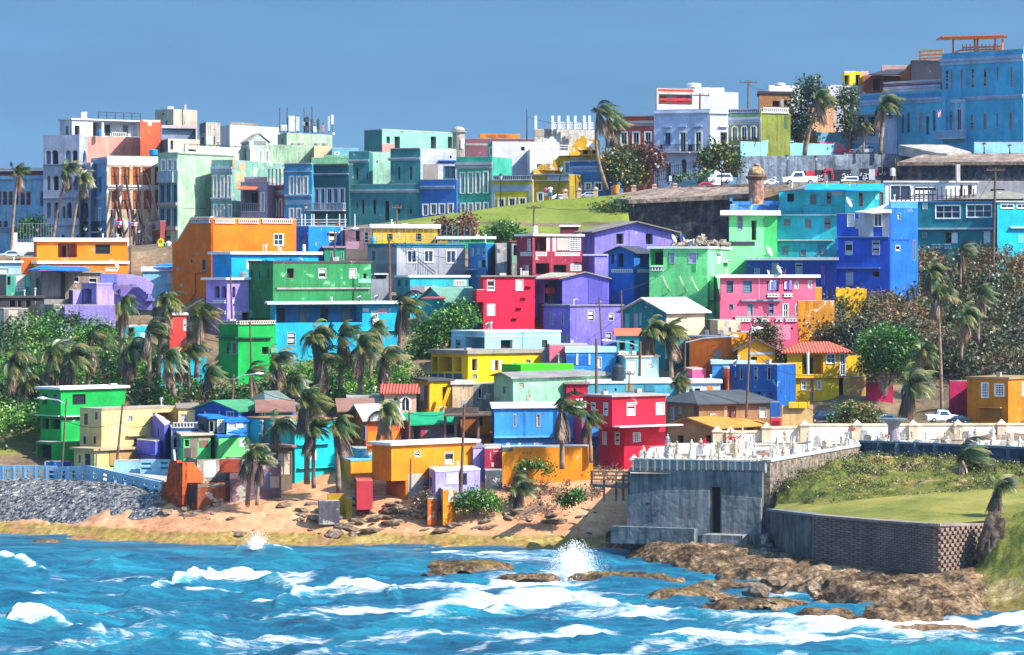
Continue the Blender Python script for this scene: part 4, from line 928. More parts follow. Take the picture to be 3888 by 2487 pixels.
t=h('B3','crimson house with three white louvres and a jutting upper storey','f0143c',(1330,1375,1872),(645,1240),36,337,'''
R j 1408 668 1482 780;R j 1686 668 1760 778;R j 1408 908 1486 1022;R q:d90f34 1515 880 1522 1060;R Q:a80c2a 1780 735 1840 740;R Q:a80c2a 1735 845 1790 850;R Q:a80c2a 1690 942 1745 948;R Q:a80c2a 1650 1045 1700 1050''',roof='w',rc='8a8078',tk=.15,ov=.35,wear=.12)
h('B3','','e01038',(1268,1310,1385),(772,890),36,336.2,'',roof='n',root=t,ext=0,wear=.15)
t=h('B4','collapsed purple house with its wall torn open','7f74dc',(50,170,345),(795,1040),40,343,'R r:d0b8a0 175 800 340 1025;L j:a49ad0 85 850 115 958;R q:e8604a 182 880 270 935',roof=None,wear=.5)
h('B4','','8478e0',(340,346,800),(790,1040),12,342,'R q:6a60c0 600 795 790 1030',roof=('gL',.6,'a49c8c'),root=t,wear=.3,ov=.3)
mb=MB();mb.prism([at('B4',10,800,341),at('B4',290,780,341),at('B4',480,745,344),at('B4',230,742,347)],(0,0,.12));mk('roof',mb,plain('rotten_roof','a8a08c',.9,var=.5),t.root)
h('B4','purple block house below the collapsed one with tall louvres','8276de',(165,422,930),(1060,1500),38,333,'''
L k:b0b8cc 236 1122 258 1240;L k:b0b8cc 340 1120 362 1236;R j:d9d0bc 592 1096 656 1204;R j:d9d0bc 796 1125 846 1200;R j:c9c4d0 765 1315 825 1400;L k 360 1330 400 1400;L q:6a62c8 165 1060 420 1080''',roof='w',rc='8a8690',tk=.15,ov=.15,wear=.5)
t=h('B4','teal and cream clapboard house under a white tin gable roof','128a94',(930,1352,1732),(1108,1400),52,328,'L o:9fb6c0 1036 1128 1086 1310;R q:f2d2ac 1360 1110 1500 1340;R q:f2d2ac 1500 1110 1730 1340;R j 1480 1160 1530 1230;R q:d9b894 1600 1110 1606 1325;L q:6fc0c8 960 1130 1000 1270;L q:6fc0c8 1100 1120 1120 1250',roof=('gR',1.2,'efe9e4'),ov=.5,wear=.5)
h('B7','plain tan concrete boxes below the pink house','d9c4a0',(525,660,912),(200,400),35,329,'R q:b0a294 742 202 790 255;R k:9a948c 770 270 808 322;R q:8a8a94 660 300 725 375;L q:bfb6a4 530 205 655 372',roof='n',wear=.5)
h('B4','turquoise cabin with an orange tiled awning behind the lamp posts','1596a0',(868,880,1095),(1345,1560),18,321,'R p 890 1500 990 1530;R b 1030 1495 1065 1530;R d 900 1390 960 1490;R d 1000 1390 1050 1490',roof=('gR',.5,'f07850'),ov=.3)
h('B5','small bright green house with a wide white roof overhang','84fb9a',(490,496,968),(490,800),16,360,'''
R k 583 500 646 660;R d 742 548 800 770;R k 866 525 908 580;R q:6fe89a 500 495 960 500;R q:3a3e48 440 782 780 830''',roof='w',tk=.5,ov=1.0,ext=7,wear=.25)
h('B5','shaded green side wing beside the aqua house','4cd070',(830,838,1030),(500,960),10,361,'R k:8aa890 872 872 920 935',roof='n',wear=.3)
t=h('B5','blue crumbling parapet walls in front of the sentry box','4f9ae0',(500,506,1042),(372,450),10,364,'',roof='n',wear=.9,under='8a97a8',name='parapet_wall',cat='wall',dp=.4)
mb=MB()
for x0,x1,y in((500,735,335),(880,1042,330),(500,530,298),(730,750,306)):
 a_=at('B5',x0,374,364.1);b_=at('B5',x1,y,364.1);mb.obox(a_,(b_.x-a_.x,0,0),(0,.35,0),(0,0,b_.z-a_.z))
mk('parapet_stub',mb,paint('4f9ae0',.9,'8a97a8'),t.root)
t=h('B5','three storey aqua house with grey louvres and a blue tarp roof','3ad8e6',(1048,1318,1320),(215,490),79,364.2,'L k:dark 1142 252 1215 340',roof='n',wear=.4)
h('B5','','3ad8e6',(1318,1775,1780),(215,490),79,363,'L k 1394 255 1468 374;L k 1578 240 1634 372;L q:1fa8b8 1326 380 1700 386;L q:c9d0d0 1640 225 1770 270',roof='n',root=t,wear=.4)
h('B5','','3ad8e6',(1032,1692,1700),(490,775),79,362.6,'L k:a9b4b8 1103 534 1178 610;L k:a9b4b8 1336 524 1408 640;L k:a9b4b8 1552 520 1628 640;L Q:d9e0e0 1032 478 1690 496',roof='n',root=t,wear=.3)
h('B5','','3ad8e6',(1032,1692,1700),(772,990),79,362.5,'L k:a9b4b8 1084 830 1158 920;L k:a9b4b8 1284 874 1358 945;L k 1478 812 1585 925;L Q:d9e0e0 1012 758 1650 776',roof='n',root=t,wear=.4)
h('B6','','3fe0e6',(295,305,592),(318,560),20,362.2,'R k:b0a090 444 338 482 472',roof='n',root=t,wear=.35)
h('B6','','30cbd4',(580,588,694),(318,560),12,364,'R k:8a7a72 644 330 682 460;R q:8ff2f4 600 345 640 405',roof='n',root=t)
mb=MB();mb.prism([at('B5',1200,214,362),at('B5',1380,152,366),at('B6',690,258,367),at('B6',690,322,361),at('B6',330,318,360.5),at('B5',1700,214,361)],(0,0,.1))
mk('tarp_roof',mb,plain('bright_tarp','0f9cf2',.5,var=.4,scale=1),t.root)
mb=MB();mb.prism([at('B5',1035,238,362),at('B5',1330,205,360.5),at('B5',1390,160,366),at('B5',1240,190,367)],(0,0,.12));mk('roof',mb,plain('rotten_roof2','6f6660',.9),t.root)
h('B5','dark navy low house with a rounded white roof edge','1c3fa0',(690,1692,1700),(990,1380),68,350,'L k:b0b8c8 775 1080 836 1158;L k:b0b8c8 970 1022 1046 1158;L k:b0b8c8 1234 1020 1310 1150;L q:5a48c0 1518 1045 1560 1270;L q:183684 890 990 900 1150',roof='w',tk=.3,ov=.2,wear=.3)
t=h('B6','tall blue house with a shade-toned navy front and a bare grey patch','1a52c8',(230,745,1018),(540,1290),70,349,'''
L j:c9d4ea 312 812 384 946;L j:c9d4ea 574 806 648 944;L j:c9d4ea 318 1110 388 1240;L d 575 1100 645 1160;L j 330 540 404 670;L w 592 542 668 666;L q:aeb4c4 440 545 585 766;L q:aeb4c4 672 545 740 766;L q:aeb4c4 410 590 440 690
L Q:8fa4c8 235 764 740 772;L Q:7f98c4 180 1068 650 1076;L q:3a86e8 215 785 246 895''',roof='n',wear=.25)
h('B6','','1f78e0',(740,748,1020),(425,1250),25,349.6,'R k 816 536 852 600;R j 798 848 845 905;R q:4fa0f2 752 425 1015 490;R k 968 800 990 1000;R q:1c60c0 750 790 930 806',roof='n',root=t,ext=10,wear=.35)  # lighter copy of the blue stands for sunlight on this side
mb=MB();mb.prism([at('B6',405,530,352),at('B6',560,540,348),at('B6',765,530,348.5),at('B6',760,482,352),at('B6',705,458,353),at('B6',600,505,353)],(0,0,.1))
tag(mk('white_tarp',mb,plain('white_canvas','f0eef0',.8)),'white canvas stretched over the tall blue house roof','tarp')
h('B6','bright yellow crenellated wall under the tall blue house','ffc400',(216,222,520),(1275,1500),12,345,'R q:ffc400 222 1258 250 1276;R q:ffc400 315 1258 350 1276;R q:ffc400 420 1258 448 1276',roof='n',name='garden_wall',cat='wall',wear=.8,dp=2,under='c98a10')
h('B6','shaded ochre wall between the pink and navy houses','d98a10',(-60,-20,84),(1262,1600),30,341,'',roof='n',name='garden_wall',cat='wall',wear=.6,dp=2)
h('B7','mottled ochre wall behind the hillside bushes','d98f14',(1545,1556,1960),(-20,330),20,336,'',roof='n',name='garden_wall',cat='wall',wear=.9,dp=2)
t=h('B5','pink two storey house with white slab and striped louvres','f7708f',(392,398,1458),(1186,1445),14,337,'''
R k:4a6a78 468 1222 540 1350;R k:6a98b0 650 1222 750 1350;R r:d05878 915 1222 1050 1340;R r:d05878 1097 1222 1198 1340;R p 914 1364 1050 1402;R p 1098 1362 1198 1400;R j 1222 1222 1264 1310;R j 1370 1216 1414 1306;R q:e8e0e0 824 1190 832 1440;R q:f08098 1084 1188 1094 1440''',roof='w',tk=.3,ov=.5,wear=.25)
h('B5','','f06688',(384,392,1412),(1440,1640),14,336.6,'''
R k:5f7f90 B7 790 12 834 75;R k:6f98ac B7 992 10 1052 135;R k:6f98ac B7 1228 6 1286 130;R g:white B7 1386 12 1440 152;R j B7 1522 10 1548 128;R Q:8fa4b4 B5 620 1428 1070 1448''',roof=None,root=t,ext=6,wear=.3)
h('B7','','ee5f84',(845,850,1552),(160,420),10,333.5,'R p 858 172 1025 208;R p 1058 172 1230 208;R p:f2dfe4 1300 172 1385 208;R p:f2dfe4 1410 172 1545 208;R d 1020 280 1085 325;R d 1470 275 1500 300;R q:fa8fae 1290 245 1468 410',roof='n',root=t,wear=.3)
h('B6','white modern house with a wide shutter and glass doors','f2f1f0',(692,700,1592),(238,440),6,384,'R w:white 750 268 944 414;R j 978 262 1198 366;R d 1432 262 1456 412;R d 1505 265 1545 390;R q:e0e0e2 1210 240 1240 400',roof='w',rc='e9e6e0',tk=.2,wear=.15)
mb=MB();mb.box(*at('B6',1398,238,383),*(at('B6',1432,62,383)+Vector((0,1,0))));tag(mk('chimney_stack',mb,paint('efe2da',.3)),'tall white chimney stack on the white modern house','chimney')
mb=MB()
for x in range(808,1600,44):
 a_=at('B6',x,420,371);mb.obox(a_,(.12,0,0),(0,.12,0),(0,0,1.35 if x%3 else 1.6))
for y in(378,398):
 a_,b_=at('B6',808,y,371),at('B6',1590,y-4,371);mb.obox(a_,b_-a_,(0,.08,0),(0,0,.1))
tag(mk('roof_railing',mb,plain('dark_timber_rail','4a3a44',.8)),'dark post and rail fence on the roof of the teal house','railing')
h('B6','teal house with three pane windows above the bushes','16808c',(1012,1772,1778),(432,1100),74,368,'''
L g:3 1192 462 1430 588;L g:3 1494 454 1738 578;L j 1064 438 1112 498;L k 1060 724 1108 778;L d 1284 724 1346 830;L o:white 1346 724 1408 830;L j 1662 714 1724 836;L Q:cfd4dc 990 680 1760 696;L q:1a909c 1150 832 1410 880;L p:9fb4c4 1160 840 1240 880;L p:9fb4c4 1280 840 1350 885''',roof='w',rc='2f78b8',tk=.15,ov=.1,wear=.25)
h('B6','bright turquoise house with slot windows at the right edge','0fc8e4',(1770,1792,2200),(430,1000),14,367,'R w 1828 452 1950 488;R w 1984 452 2080 488;R Q 1912 670 2100 684;R q:6fdcf0 1990 740 2050 830',roof='w',rc='d9d0c4',tk=.15,wear=.25)
h('B6','grey rendered wall house behind the utility pole at the right','9a98a0',(1588,1596,2200),(228,420),8,388,'R k:dark 1728 302 1860 368',roof='n',wear=.5)
mb=MB();c0=at('B6',1810,412,376);mb.lathe(c0,[(7.5,0),(3.5,.6),(.3,1.1)],24);tag(mk('cone_roof',mb,paint('9a9484',.5)),'low grey conical roof behind the utility pole','roof')
t=h('B2','cyan house with a white roof tucked under the orange building','0aa6ea',(530,716,1562),(425,700),40,347,'R j 862 480 1004 570;L k:8fb8c8 650 458 668 528;R q:0893d6 1145 455 1430 484',roof='w',tk=.3,ov=.35,wear=.15)
h('B2','lavender house with arched openings below the cyan house','b9a0ec',(470,672,905),(674,1200),40,340,'''
L a 550 730 600 850;L a 620 730 665 850;R a 724 738 754 845;L p 545 872 664 902;L p 508 976 664 1006;R b 726 868 750 906;R b 736 982 812 1012;R d 820 990 898 1090;L q:a590dc 490 910 668 970''',roof='w',tk=.22,ov=.4,wear=.35)
t=h('B2','dark green two storey house with a rough mossy wall','2f8a4e',(885,1122,2075),(506,755),40,338.5,'R d 1256 560 1328 660;R j:e0dcd0 1560 560 1636 660;R j:e0dcd0 1860 560 1934 660;L d:3fc8ee 970 584 992 664;L d 895 580 920 660;L d 1060 560 1080 660;R d:444 2000 612 2032 664;R q:7fc09c 1950 662 2070 706',roof='w',rc='5a4a4a',tk=.18,ov=.1,wear=.62,under='6fae7c')
h('B2','','35924f',(900,1140,2060),(750,1100),40,338.8,'R d 1210 836 1272 890;R d 1422 806 1490 888;R d 1740 812 1810 888;L d:3a6a58 948 810 964 915;L d:3a6a58 1042 810 1060 915;R Q:a89a92 1140 748 2050 764',roof='n',root=t,wear=.8,under='6fae7c')
t=h('B2','long cyan blue house with a white slab roof and deep veranda','0fb2dc',(1120,1146,2355),(912,1620),30,331,'''
R r:1a6a96 1150 918 1990 1090;R j B3 282 975 345 1085;R j B3 534 1215 604 1282;R j B3 716 1215 770 1275;R j:c9d6e0 1255 1185 1338 1308;R q:d9a4b4 B3 345 950 430 1000;R q:e6d0d8 B3 200 950 255 985;R q:e6d0d8 B3 330 1050 352 1135;R q:e6d0d8 B3 288 1085 305 1140;R q:e6c8d0 B3 450 952 470 985;R Q:2ac4e8 B3 150 1166 680 1172''',roof='w',tk=.22,ov=.9,wear=.3)  # dark blue veranda back wall has the roof shade painted in
h('B2','bright green house with a white balustraded roof terrace','0fae4a',(590,780,1145),(1108,1620),40,325,'L p:d9d0b8 594 1072 776 1106;R p:d9d0b8 784 1070 1140 1106;L k:5f8a74 668 1290 696 1400;L t:8fb0a4 728 1286 764 1395;R d 1012 1326 1080 1400;R Q:2f6a4c 784 1230 1100 1244;L Q:2f6a4c 590 1230 780 1244',roof='n',wear=.3)
t=h('B3','pale blue flat house with a large dark window','a4d8ea',(1062,1388,2128),(1190,1420),32,324,'''
L r:7fc4d4 1200 1230 1380 1358;L k 1108 1258 1150 1366;R x:white 1540 1256 1664 1366;R j:4a4a48 1946 1258 1996 1326;R q:c9ecf6 1390 1172 2120 1186;R q:c4e8f4 1390 1214 2120 1230;L q:c4e8f4 1065 1214 1388 1230;R q:7fb8cc 1752 1190 1758 1370''',roof='w',rc='e6f2f4',tk=.18,ov=.05,wear=.2)
h('B4','coral pink wall house between the pale blue and teal houses','f77a8c',(212,222,598),(1440,1600),12,321,'R q:e0607a 470 1480 590 1530',roof='n',wear=.3)
h('B4','two tone blue house with white column frames below the purple block','2a90d8',(372,385,865),(1512,1640),12,317,'R k C5 440 20 485 60;R q:e4e8ee C5 552 -20 572 104;R q:1f66b8 C5 575 0 690 104;R q:e4e8ee C5 690 -20 706 104;R j C5 765 15 832 142;R q:1a5ea0 C5 440 0 552 104',roof='w',rc='b9e0ee',tk=.5,ov=.1)
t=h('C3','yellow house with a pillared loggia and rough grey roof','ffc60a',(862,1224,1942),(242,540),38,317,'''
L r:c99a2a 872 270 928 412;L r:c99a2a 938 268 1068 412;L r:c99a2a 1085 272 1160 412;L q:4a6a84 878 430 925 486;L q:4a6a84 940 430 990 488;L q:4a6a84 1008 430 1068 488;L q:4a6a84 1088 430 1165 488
R d:white 1262 286 1320 408;R b:white 1450 302 1484 402;R d 1486 302 1518 402;R q:f4ead8 1522 300 1556 400;R j:b0a890 1788 292 1836 336;R k 1270 436 1312 484;R d 1664 330 1700 352;R q:ffffff 1645 330 1664 352''',roof='w',rc='a89c8e',tk=.35,ov=.25,wear=.2)
h('C3','lime green parapet roof beside the yellow loggia house','3fc814',(1552,1738,2710),(358,460),40,313,'L k:6fb87a 1570 402 1626 424;L k:6fb87a 1680 402 1706 424',roof='w',rc='4fe020',tk=.12,ov=.02,wear=.1)
YB=h('C3','yellow house with tall narrow glass panels and a diagonal brace','f2b80a',(702,850,1066),(508,860),40,311,'''
L w:7a8a90 722 556 752 762;L g 766 560 790 684;L w:7a8a90 806 556 836 764;L k 766 710 790 762;R d:8a6a20 975 560 1020 750;R q:ffd61a 1030 508 1060 760;R q:ffd61a 855 505 885 560''',roof='w',rc='5a5654',tk=.15,ov=.3,wear=.2)
mb=MB();a_,b_=at('C3',945,800,310),at('C3',1025,570,310.5);mb.obox(a_,(.35,0,0),(0,.3,0),b_-a_);mk('brace',mb,paint('e6ac10',.2),YB.root)
h('C3','beige half ruined house with a jagged plaster edge','e6c49a',(1062,1070,1272),(540,860),14,312,'R q:b9b4b0 1165 690 1225 750;R d 1172 565 1185 580',roof='w',rc='d9d0c4',tk=.3,ov=.15,wear=.9,under='a09890')
h('C3','grey bare concrete shell house with an empty white window frame','a39c96',(1262,1270,1490),(540,900),14,313,'R d:white 1322 572 1360 676;R q:f0f0ee 1376 640 1398 682;R d 1345 860 1365 930',roof='n',wear=1.)
t=h('C3','mint green house with a stained wall and a tin gable roof','a4e0b4',(1475,1664,2600),(478,770),48,306,'R j:b9b4a0 1718 518 1768 580;R q:c9b09a 1815 590 1832 660;R q:c9b09a 1795 640 1830 690;L k 1566 554 1592 628;R q:bff0cc 1770 472 2010 500;L q:8fa898 1480 660 1530 740',roof=('gR',.34,'9a948e'),ov=.45,wear=.8,under='b0b8a4')
h('C3','sky blue house with white slab roof and narrow louvres','3f9fec',(1462,1480,2600),(772,1200),14,297.5,'''
R j:c9ccd0 1666 828 1692 950;R j:c9ccd0 1888 828 1926 952;R b 1596 1104 1630 1145;R b 1716 1106 1736 1145;R b 1868 1104 1912 1145;R Q:7fc0f0 1470 1040 2590 1052;R q:3890dc 1770 780 1790 1040;R j:c9ccd0 C5 103 652 150 798;R b C5 80 968 132 1012''',roof='w',tk=.28,ov=.25,wear=.45)
h('C5','pale teal cube house behind the black water tank','a9dcde',(1020,1106,1470),(22,330),32,314,'R o:e2e4de 1126 52 1226 280;R j 1342 84 1406 152',roof='w',rc='d0b8a0',tk=.15,ov=.2,wear=.3)
h('C5','low teal house with a white roof slab below the water tank','58b8cc',(672,680,2150),(312,460),8,311,'R k 864 362 890 412;R d 978 362 1000 402;R q:a8a484 1100 325 1190 400;R q:4a98b0 1310 315 1420 400;R j:3a3a3a C5 1870 368 1925 425;R q:f09a1a C5 2005 340 2060 430',roof='w',tk=.3,ov=.1,wear=.4)
h('C5','crimson lean to with a tin roof beside the mint house','d81c40',(436,442,682),(318,460),10,310.5,'R d 516 362 550 440',roof='w',rc='a8988a',tk=.2)
t=h('C5','deep red two storey house on the slope with bright white louvres','e01a3a',(662,952,1548),(462,800),38,291.5,'''
L j 720 520 768 668;L j 855 522 906 670;R j 1112 522 1206 668;R j 1436 522 1530 660''',roof='w',rc='b9aca4',tk=.16,ov=.25,ext=0,wear=.2)
h('C5','','d61636',(800,1086,1545),(798,1215),38,293.2,'L j 842 846 890 994;L j 984 848 1034 996;R b 1182 856 1266 962',roof=None,root=t,ext=3,wear=.3)
mb=MB();f=t.R;mb.obox(f.pt(0,t.zb,0),f.d*7.2,f.n*1.0,(0,0,.12));mk('awning',mb,plain('weathered_white_tin','cfc8c0',.7,var=.4),t.root)
h('C5','narrow magenta house between the palms and the red house','c8206a',(440,590,662),(600,1080),45,296,'L q:e03a8a 580 602 588 640',roof='n',wear=.3)
h('C3','long golden orange house with two louvred vents','ff9410',(288,478,1302),(1134,1480),40,283,'R j:f4ead8 700 1184 758 1246;R j:f4ead8 994 1196 1082 1318',roof='w',tk=.25,ov=.3,ext=0,wear=.35,under='f2d8cc')
h('C4','ochre stilt leg room under the long golden orange house','d9821c',(424,616,800),(828,1075),40,284,'L d 530 835 552 868;L k:c9a070 568 835 584 880;R q:c4b4a4 640 765 790 1000',roof=None,wear=.9,under='c9b09a')
h('C3','orange shed end wall at the left of the golden house','ffa010',(-40,82,292),(1288,1480),40,287.5,'R q:c9bca8 85 1440 290 1500',roof='w',rc='7fb8d0',tk=.12,ov=.05,wear=.4)
h('C3','sky blue hut with dark window above the orange shed','4fc4ea',(60,148,292),(1178,1300),35,291,'R k:5a6a74 95 1212 122 1260;L q:cfc4bc 60 1180 146 1290;R q:f59a1c 240 1136 292 1188',roof='n',wear=.7,under='e6e0d8')
h('C3','lilac cabin with a dark doorway right of the golden house','b9aef0',(1210,1275,1388),(1160,1420),40,288,'L d 1215 1182 1232 1380',roof='w',rc='8a8490',tk=.15,ov=.1,wear=.4)
h('C3','maroon stucco wall between lilac and orange walls','b82a4c',(1380,1386,1556),(1165,1380),14,287.2,'R q:d9a898 1436 1192 1446 1270;R q:e0d0c8 1466 1186 1552 1192;R q:d9ccb4 1452 1298 1476 1340;R q:4a5058 1388 1376 1556 1385',roof='n',wear=.4)
h('C3','orange garden wall with three small slots','ff9a10',(1550,1556,2440),(1155,1440),10,287,'R d 1758 1198 1768 1216;R d 1796 1198 1808 1216;R d 1828 1198 1838 1216;R q:4f6a60 1556 1152 1660 1190',roof='n',name='garden_wall',cat='wall',dp=3,wear=.4)
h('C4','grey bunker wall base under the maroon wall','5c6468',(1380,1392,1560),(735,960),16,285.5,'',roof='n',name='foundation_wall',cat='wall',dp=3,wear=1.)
h('C4','low lilac ruin with empty dark doorways on the beach','b4a8ea',(818,908,1342),(752,960),38,280.5,'L d 850 800 874 896;L d 948 765 978 888;R d:6a90a0 1132 762 1216 880;R q:d8ccf4 1010 755 1130 870',roof='w',rc='d9d4e4',tk=.14,ov=.05,wear=.5)
h('C4','maroon plastered cube standing on the beach','b8323c',(118,140,296),(842,1000),20,280,'',roof='n',rc='e0604a',name='garden_block',cat='ruin',ext=1,wear=.4)
h('C4','orange wall stump with flaking white paint on the sand','ff9208',(918,980,1100),(930,1150),40,277.8,'R q:efdccc 1030 965 1080 1040',roof='n',name='wall_stump',cat='ruin',ext=1,wear=.9,under='f4e2d4')
h('C4','broken dark orange wall stump beside the flaking one','d96a14',(818,830,922),(1015,1150),20,278.2,'',roof='n',name='wall_stump',cat='ruin',ext=1,wear=.8)
h('C2','yellow painted concrete post and lintel ruin on the beach','c9a010',(1650,1656,1822),(1225,1375),12,281,'R d 1660 1290 1760 1370',roof='n',rc='e08a6a',name='lintel_ruin',cat='ruin',ext=1,dp=2,wear=.6)
h('C2','single yellow concrete pillar right of the lintel ruin','c9a010',(1832,1838,1892),(1260,1385),12,280.5,'',roof='n',name='concrete_pillar',cat='ruin',ext=1,dp=.7,wear=.6)
h('C2','dark grey concrete block in front of the yellow ruin','6c6870',(1558,1566,1770),(1292,1400),12,279,'',roof='n',name='concrete_block',cat='ruin',ext=1,dp=1.5,wear=1.)
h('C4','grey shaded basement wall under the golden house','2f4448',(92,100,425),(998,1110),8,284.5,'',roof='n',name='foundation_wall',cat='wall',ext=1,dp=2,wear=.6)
h('C3','grey and maroon cottage under a green metal roof','8a7c86',(565,690,1140),(925,1130),35,298,'R q:b8323c 770 930 802 1100;R r:6a5f6a 690 950 765 1090;R q:a03048 566 900 570 930;R d:5a7884 1010 930 1130 1030;L q:a03048 570 925 688 1090',roof=('gR',.75,'16a06c'),ov=.5,wear=.6)
h('C3','brown orange house behind a timber deck','d9821a',(1135,1150,1440),(850,1160),12,300,'R k:4a3a30 1235 880 1275 940;R k:4a3a30 1330 850 1365 940;R q:a8602a 1150 850 1310 1030;R Q:5a4a44 1140 1030 1440 1060',roof='w',rc='8a6a50',tk=.15,wear=.5)
dk=thing('timber_deck',at('C3',1170,1150,297),'rickety timber deck on thin posts above the golden orange house','deck')
mb=MB();mb.prism([at('C3',985,852,296.5),at('C3',1450,842,295.5),at('C3',1450,830,299),at('C3',1000,832,300)],(0,0,.14));mk('platform',mb,WOOD(),dk)
for x in(1000,1100,1320):
 mb=MB();mb.tube([at('C3',x,1150 if x>1200 else 1060,297),at('C3',x+2,845,297)],.12,6);mk('post',mb,WOOD(),dk)
mb=MB();mb.prism([at('C3',995,822,297),at('C3',1330,822,296.5),at('C3',1330,760,296.5),at('C3',995,768,297)],(0,.1,0));mk('panel',mb,plain('deck_board','6a584c',.9,var=.4),dk)
h('C3','peach house with a red tiled awning and arched windows','e6b498',(395,410,720),(625,860),14,306,'R A 580 668 650 790;R a:8a98a8 500 665 545 780;R q:c9987a 550 680 575 810',roof=('gR',.6,'tile_b84a38'),ov=.35,wear=.5)
h('C3','deep orange house front partly hidden by beach palms','e8641c',(80,230,560),(880,1160),38,296,'L t:9fb4b8 200 950 232 1075;R j 370 960 440 985;R q:ff8a10 250 990 540 1100',roof=('gR',1.1,'c9c0b4'),ov=.5,wear=.4)
h('C3','brown tile roofed house left of the deep orange one','9a5a40',(-60,-20,300),(800,900),15,301,'',roof=('gR',.9,'9c7260'),ov=.3)
h('C3','white concrete balustrade terrace behind the beach palms','b4b4b2',(30,40,400),(660,800),12,309,'R b 90 670 130 740;R d 0 690 60 760;R q:e0e0de 260 670 395 750',roof='n',wear=.8)
h('C2','grey hip roofed house with a blue wall band at mid left','2f70d8',(870,1060,1330),(345,440),35,305,'R q:f4ead8 1062 348 1320 362;R q:2f62d0 1075 366 1310 385',roof=('hR',1.0,'74847c'),ov=.3)
h('C2','blue wooden house under a long green roof with white eaves','1464c0',(348,780,1050),(410,540),50,299,'L w 672 418 740 465;L r:2a3a3a 368 425 450 500;L q:e9e4d8 452 412 466 500;L q:e9e4d8 592 412 606 500;R w 905 402 945 460;R q:f2ead8 782 408 810 475',roof=('gR',.75,'4f9a6a'),ov=.45,wear=.3)
h('C2','red brown tiled porch roof next to the blue wooden house','1f8a86',(965,980,1310),(420,560),15,297,'',roof=('gR',.8,'9c7260'),ov=.3)
h('C2','shack with blue tarp roof and framed glass doors','2f4448',(395,500,660),(490,650),40,293,'R d:white 500 508 552 620;R g:5 580 500 640 620;L d:7a98a0 412 535 445 625',roof='w',rc='0f7fe8',tk=.15,ov=.15)
h('C2','small white green shack with a sagging blue tarp','7fb0b8',(655,665,880),(520,690),14,292.5,'R g:5 682 524 760 585;R q:e0e4e0 770 520 830 575;R q:bff0c8 668 585 780 640',roof='w',rc='0f7fe8',tk=.18,ov=.15)
h('C2','lime green shack with patched grey window and red boards','5fe07a',(185,250,512),(655,890),35,290.5,'L j:9fb4b8 205 692 252 775;R d 258 692 305 760;R q:8a7a6c 315 670 385 865;R q:b89a80 388 660 495 700;R q:8f6a5a 400 705 488 765;R q:5a5054 255 770 312 870;R q:e6ded4 320 785 326 865;R q:e6ded4 345 785 351 865;R q:e6ded4 370 785 376 865',roof='w',rc='cdbba4',tk=.15,ov=.3,wear=.4)
h('C2','bright lime hut with blue tarp beside the patched shack','6fe87a',(505,592,870),(668,900),40,290,'L k 562 700 585 780;R q:d9e8d8 785 680 868 760;R q:efe9e4 800 690 845 745',roof='w',rc='1f78d8',tk=.12,ov=.12,wear=.3)
mb=MB();mb.prism([at('C2',680,628,288.5),at('C2',780,640,288),at('C2',866,622,288),at('C2',866,578,291),at('C2',800,600,291)],(0,0,.1));tag(mk('blue_tarp',mb,plain('blue_tarpaulin','0f6fe0')),'tilted blue tarp over the bright lime hut','tarp')
h('C2','grey glazed veranda room with a cream roof','8a94a4',(865,1015,1110),(520,720),45,291,'L w 884 540 936 625;L w 945 540 1010 625;R j 1020 540 1100 650;L q:6f7c8c 870 640 1010 705',roof='w',rc='e6d8c8',tk=.14,ov=.2)
t=h('C2','big turquoise house behind the beach palms with a white window','0fc4c8',(865,1332,1745),(505,1060),45,289,'R q:f2efe4 1482 796 1540 890;R Q:3fe0e4 1340 730 1660 738;R Q:3fe0e4 1350 958 1700 966;L d:4a3a34 1160 715 1190 755;L q:c9d4d8 1200 720 1270 755',roof='w',rc='b0825a',tk=.12,ov=.1,wear=.2)
h('C2','brown carport with pale wooden doors at the top of the sand','7c6a58',(880,1010,1308),(772,1090),25,286.5,'R o:d9c8b0 1165 820 1226 1030;R o:d9c8b0 1228 820 1292 1030;L k 905 810 958 862;R d 1015 810 1150 1050',roof='w',rc='b89a84',tk=.18,ov=.3,wear=.5)
h('C2','pink grey lower wall with a turquoise strip beside the palms','8a6a70',(690,700,1200),(905,1200),15,284.5,'R q:2f8a90 945 1010 988 1170;R q:6f7a96 988 1010 1085 1170;R q:cdb29a 1090 1050 1180 1160;R q:a8452c 600 880 800 1010',roof='n',name='foundation_wall',cat='wall',wear=.8)
h('C2','grey plaster ruin room with brown door left of the palms','a89a8c',(240,380,720),(885,1110),35,286,'R q:d9d0c8 440 895 560 1060;R o:9a5a40 470 975 548 1050;R q:b0502a 600 885 720 1010',roof=None,name='ruin',cat='ruin',wear=1.)
h('C2','low broken wall with orange render and a dark left end','a85a30',(245,385,720),(1120,1300),40,283,'L q:4c4844 250 1130 380 1310;R q:8f8070 388 1120 720 1150',roof=None,name='ruin',cat='ruin',wear=.9,dp=2,ext=1.5)  # darker panel covers the left end face
t=h('C1','three storey green house with white floor slabs on the left','0fb24c',(385,592,1222),(205,462),44,303,'''
L d 415 250 460 352;L k:8aa09a 518 246 565 345;R j:dark 708 247 832 345''',roof='w',tk=.22,ov=.3,ext=0,wear=.2)
h('C1','','0fb24c',(395,598,1222),(460,720),44,303.2,'L d 402 484 478 592;L d 492 486 586 592;R Q:d9d0c8 600 446 1200 460;R q:0a7a3c 600 468 780 510;L Q:e4e4dc 360 450 598 460',roof='n',root=t,ext=0,wear=.2)
h('C1','','0fae4a',(352,510,1200),(722,940),40,301.5,'L x 360 735 500 935;R q:b84a3a 610 885 730 912',roof='n',root=t,ext=2,wear=.2)
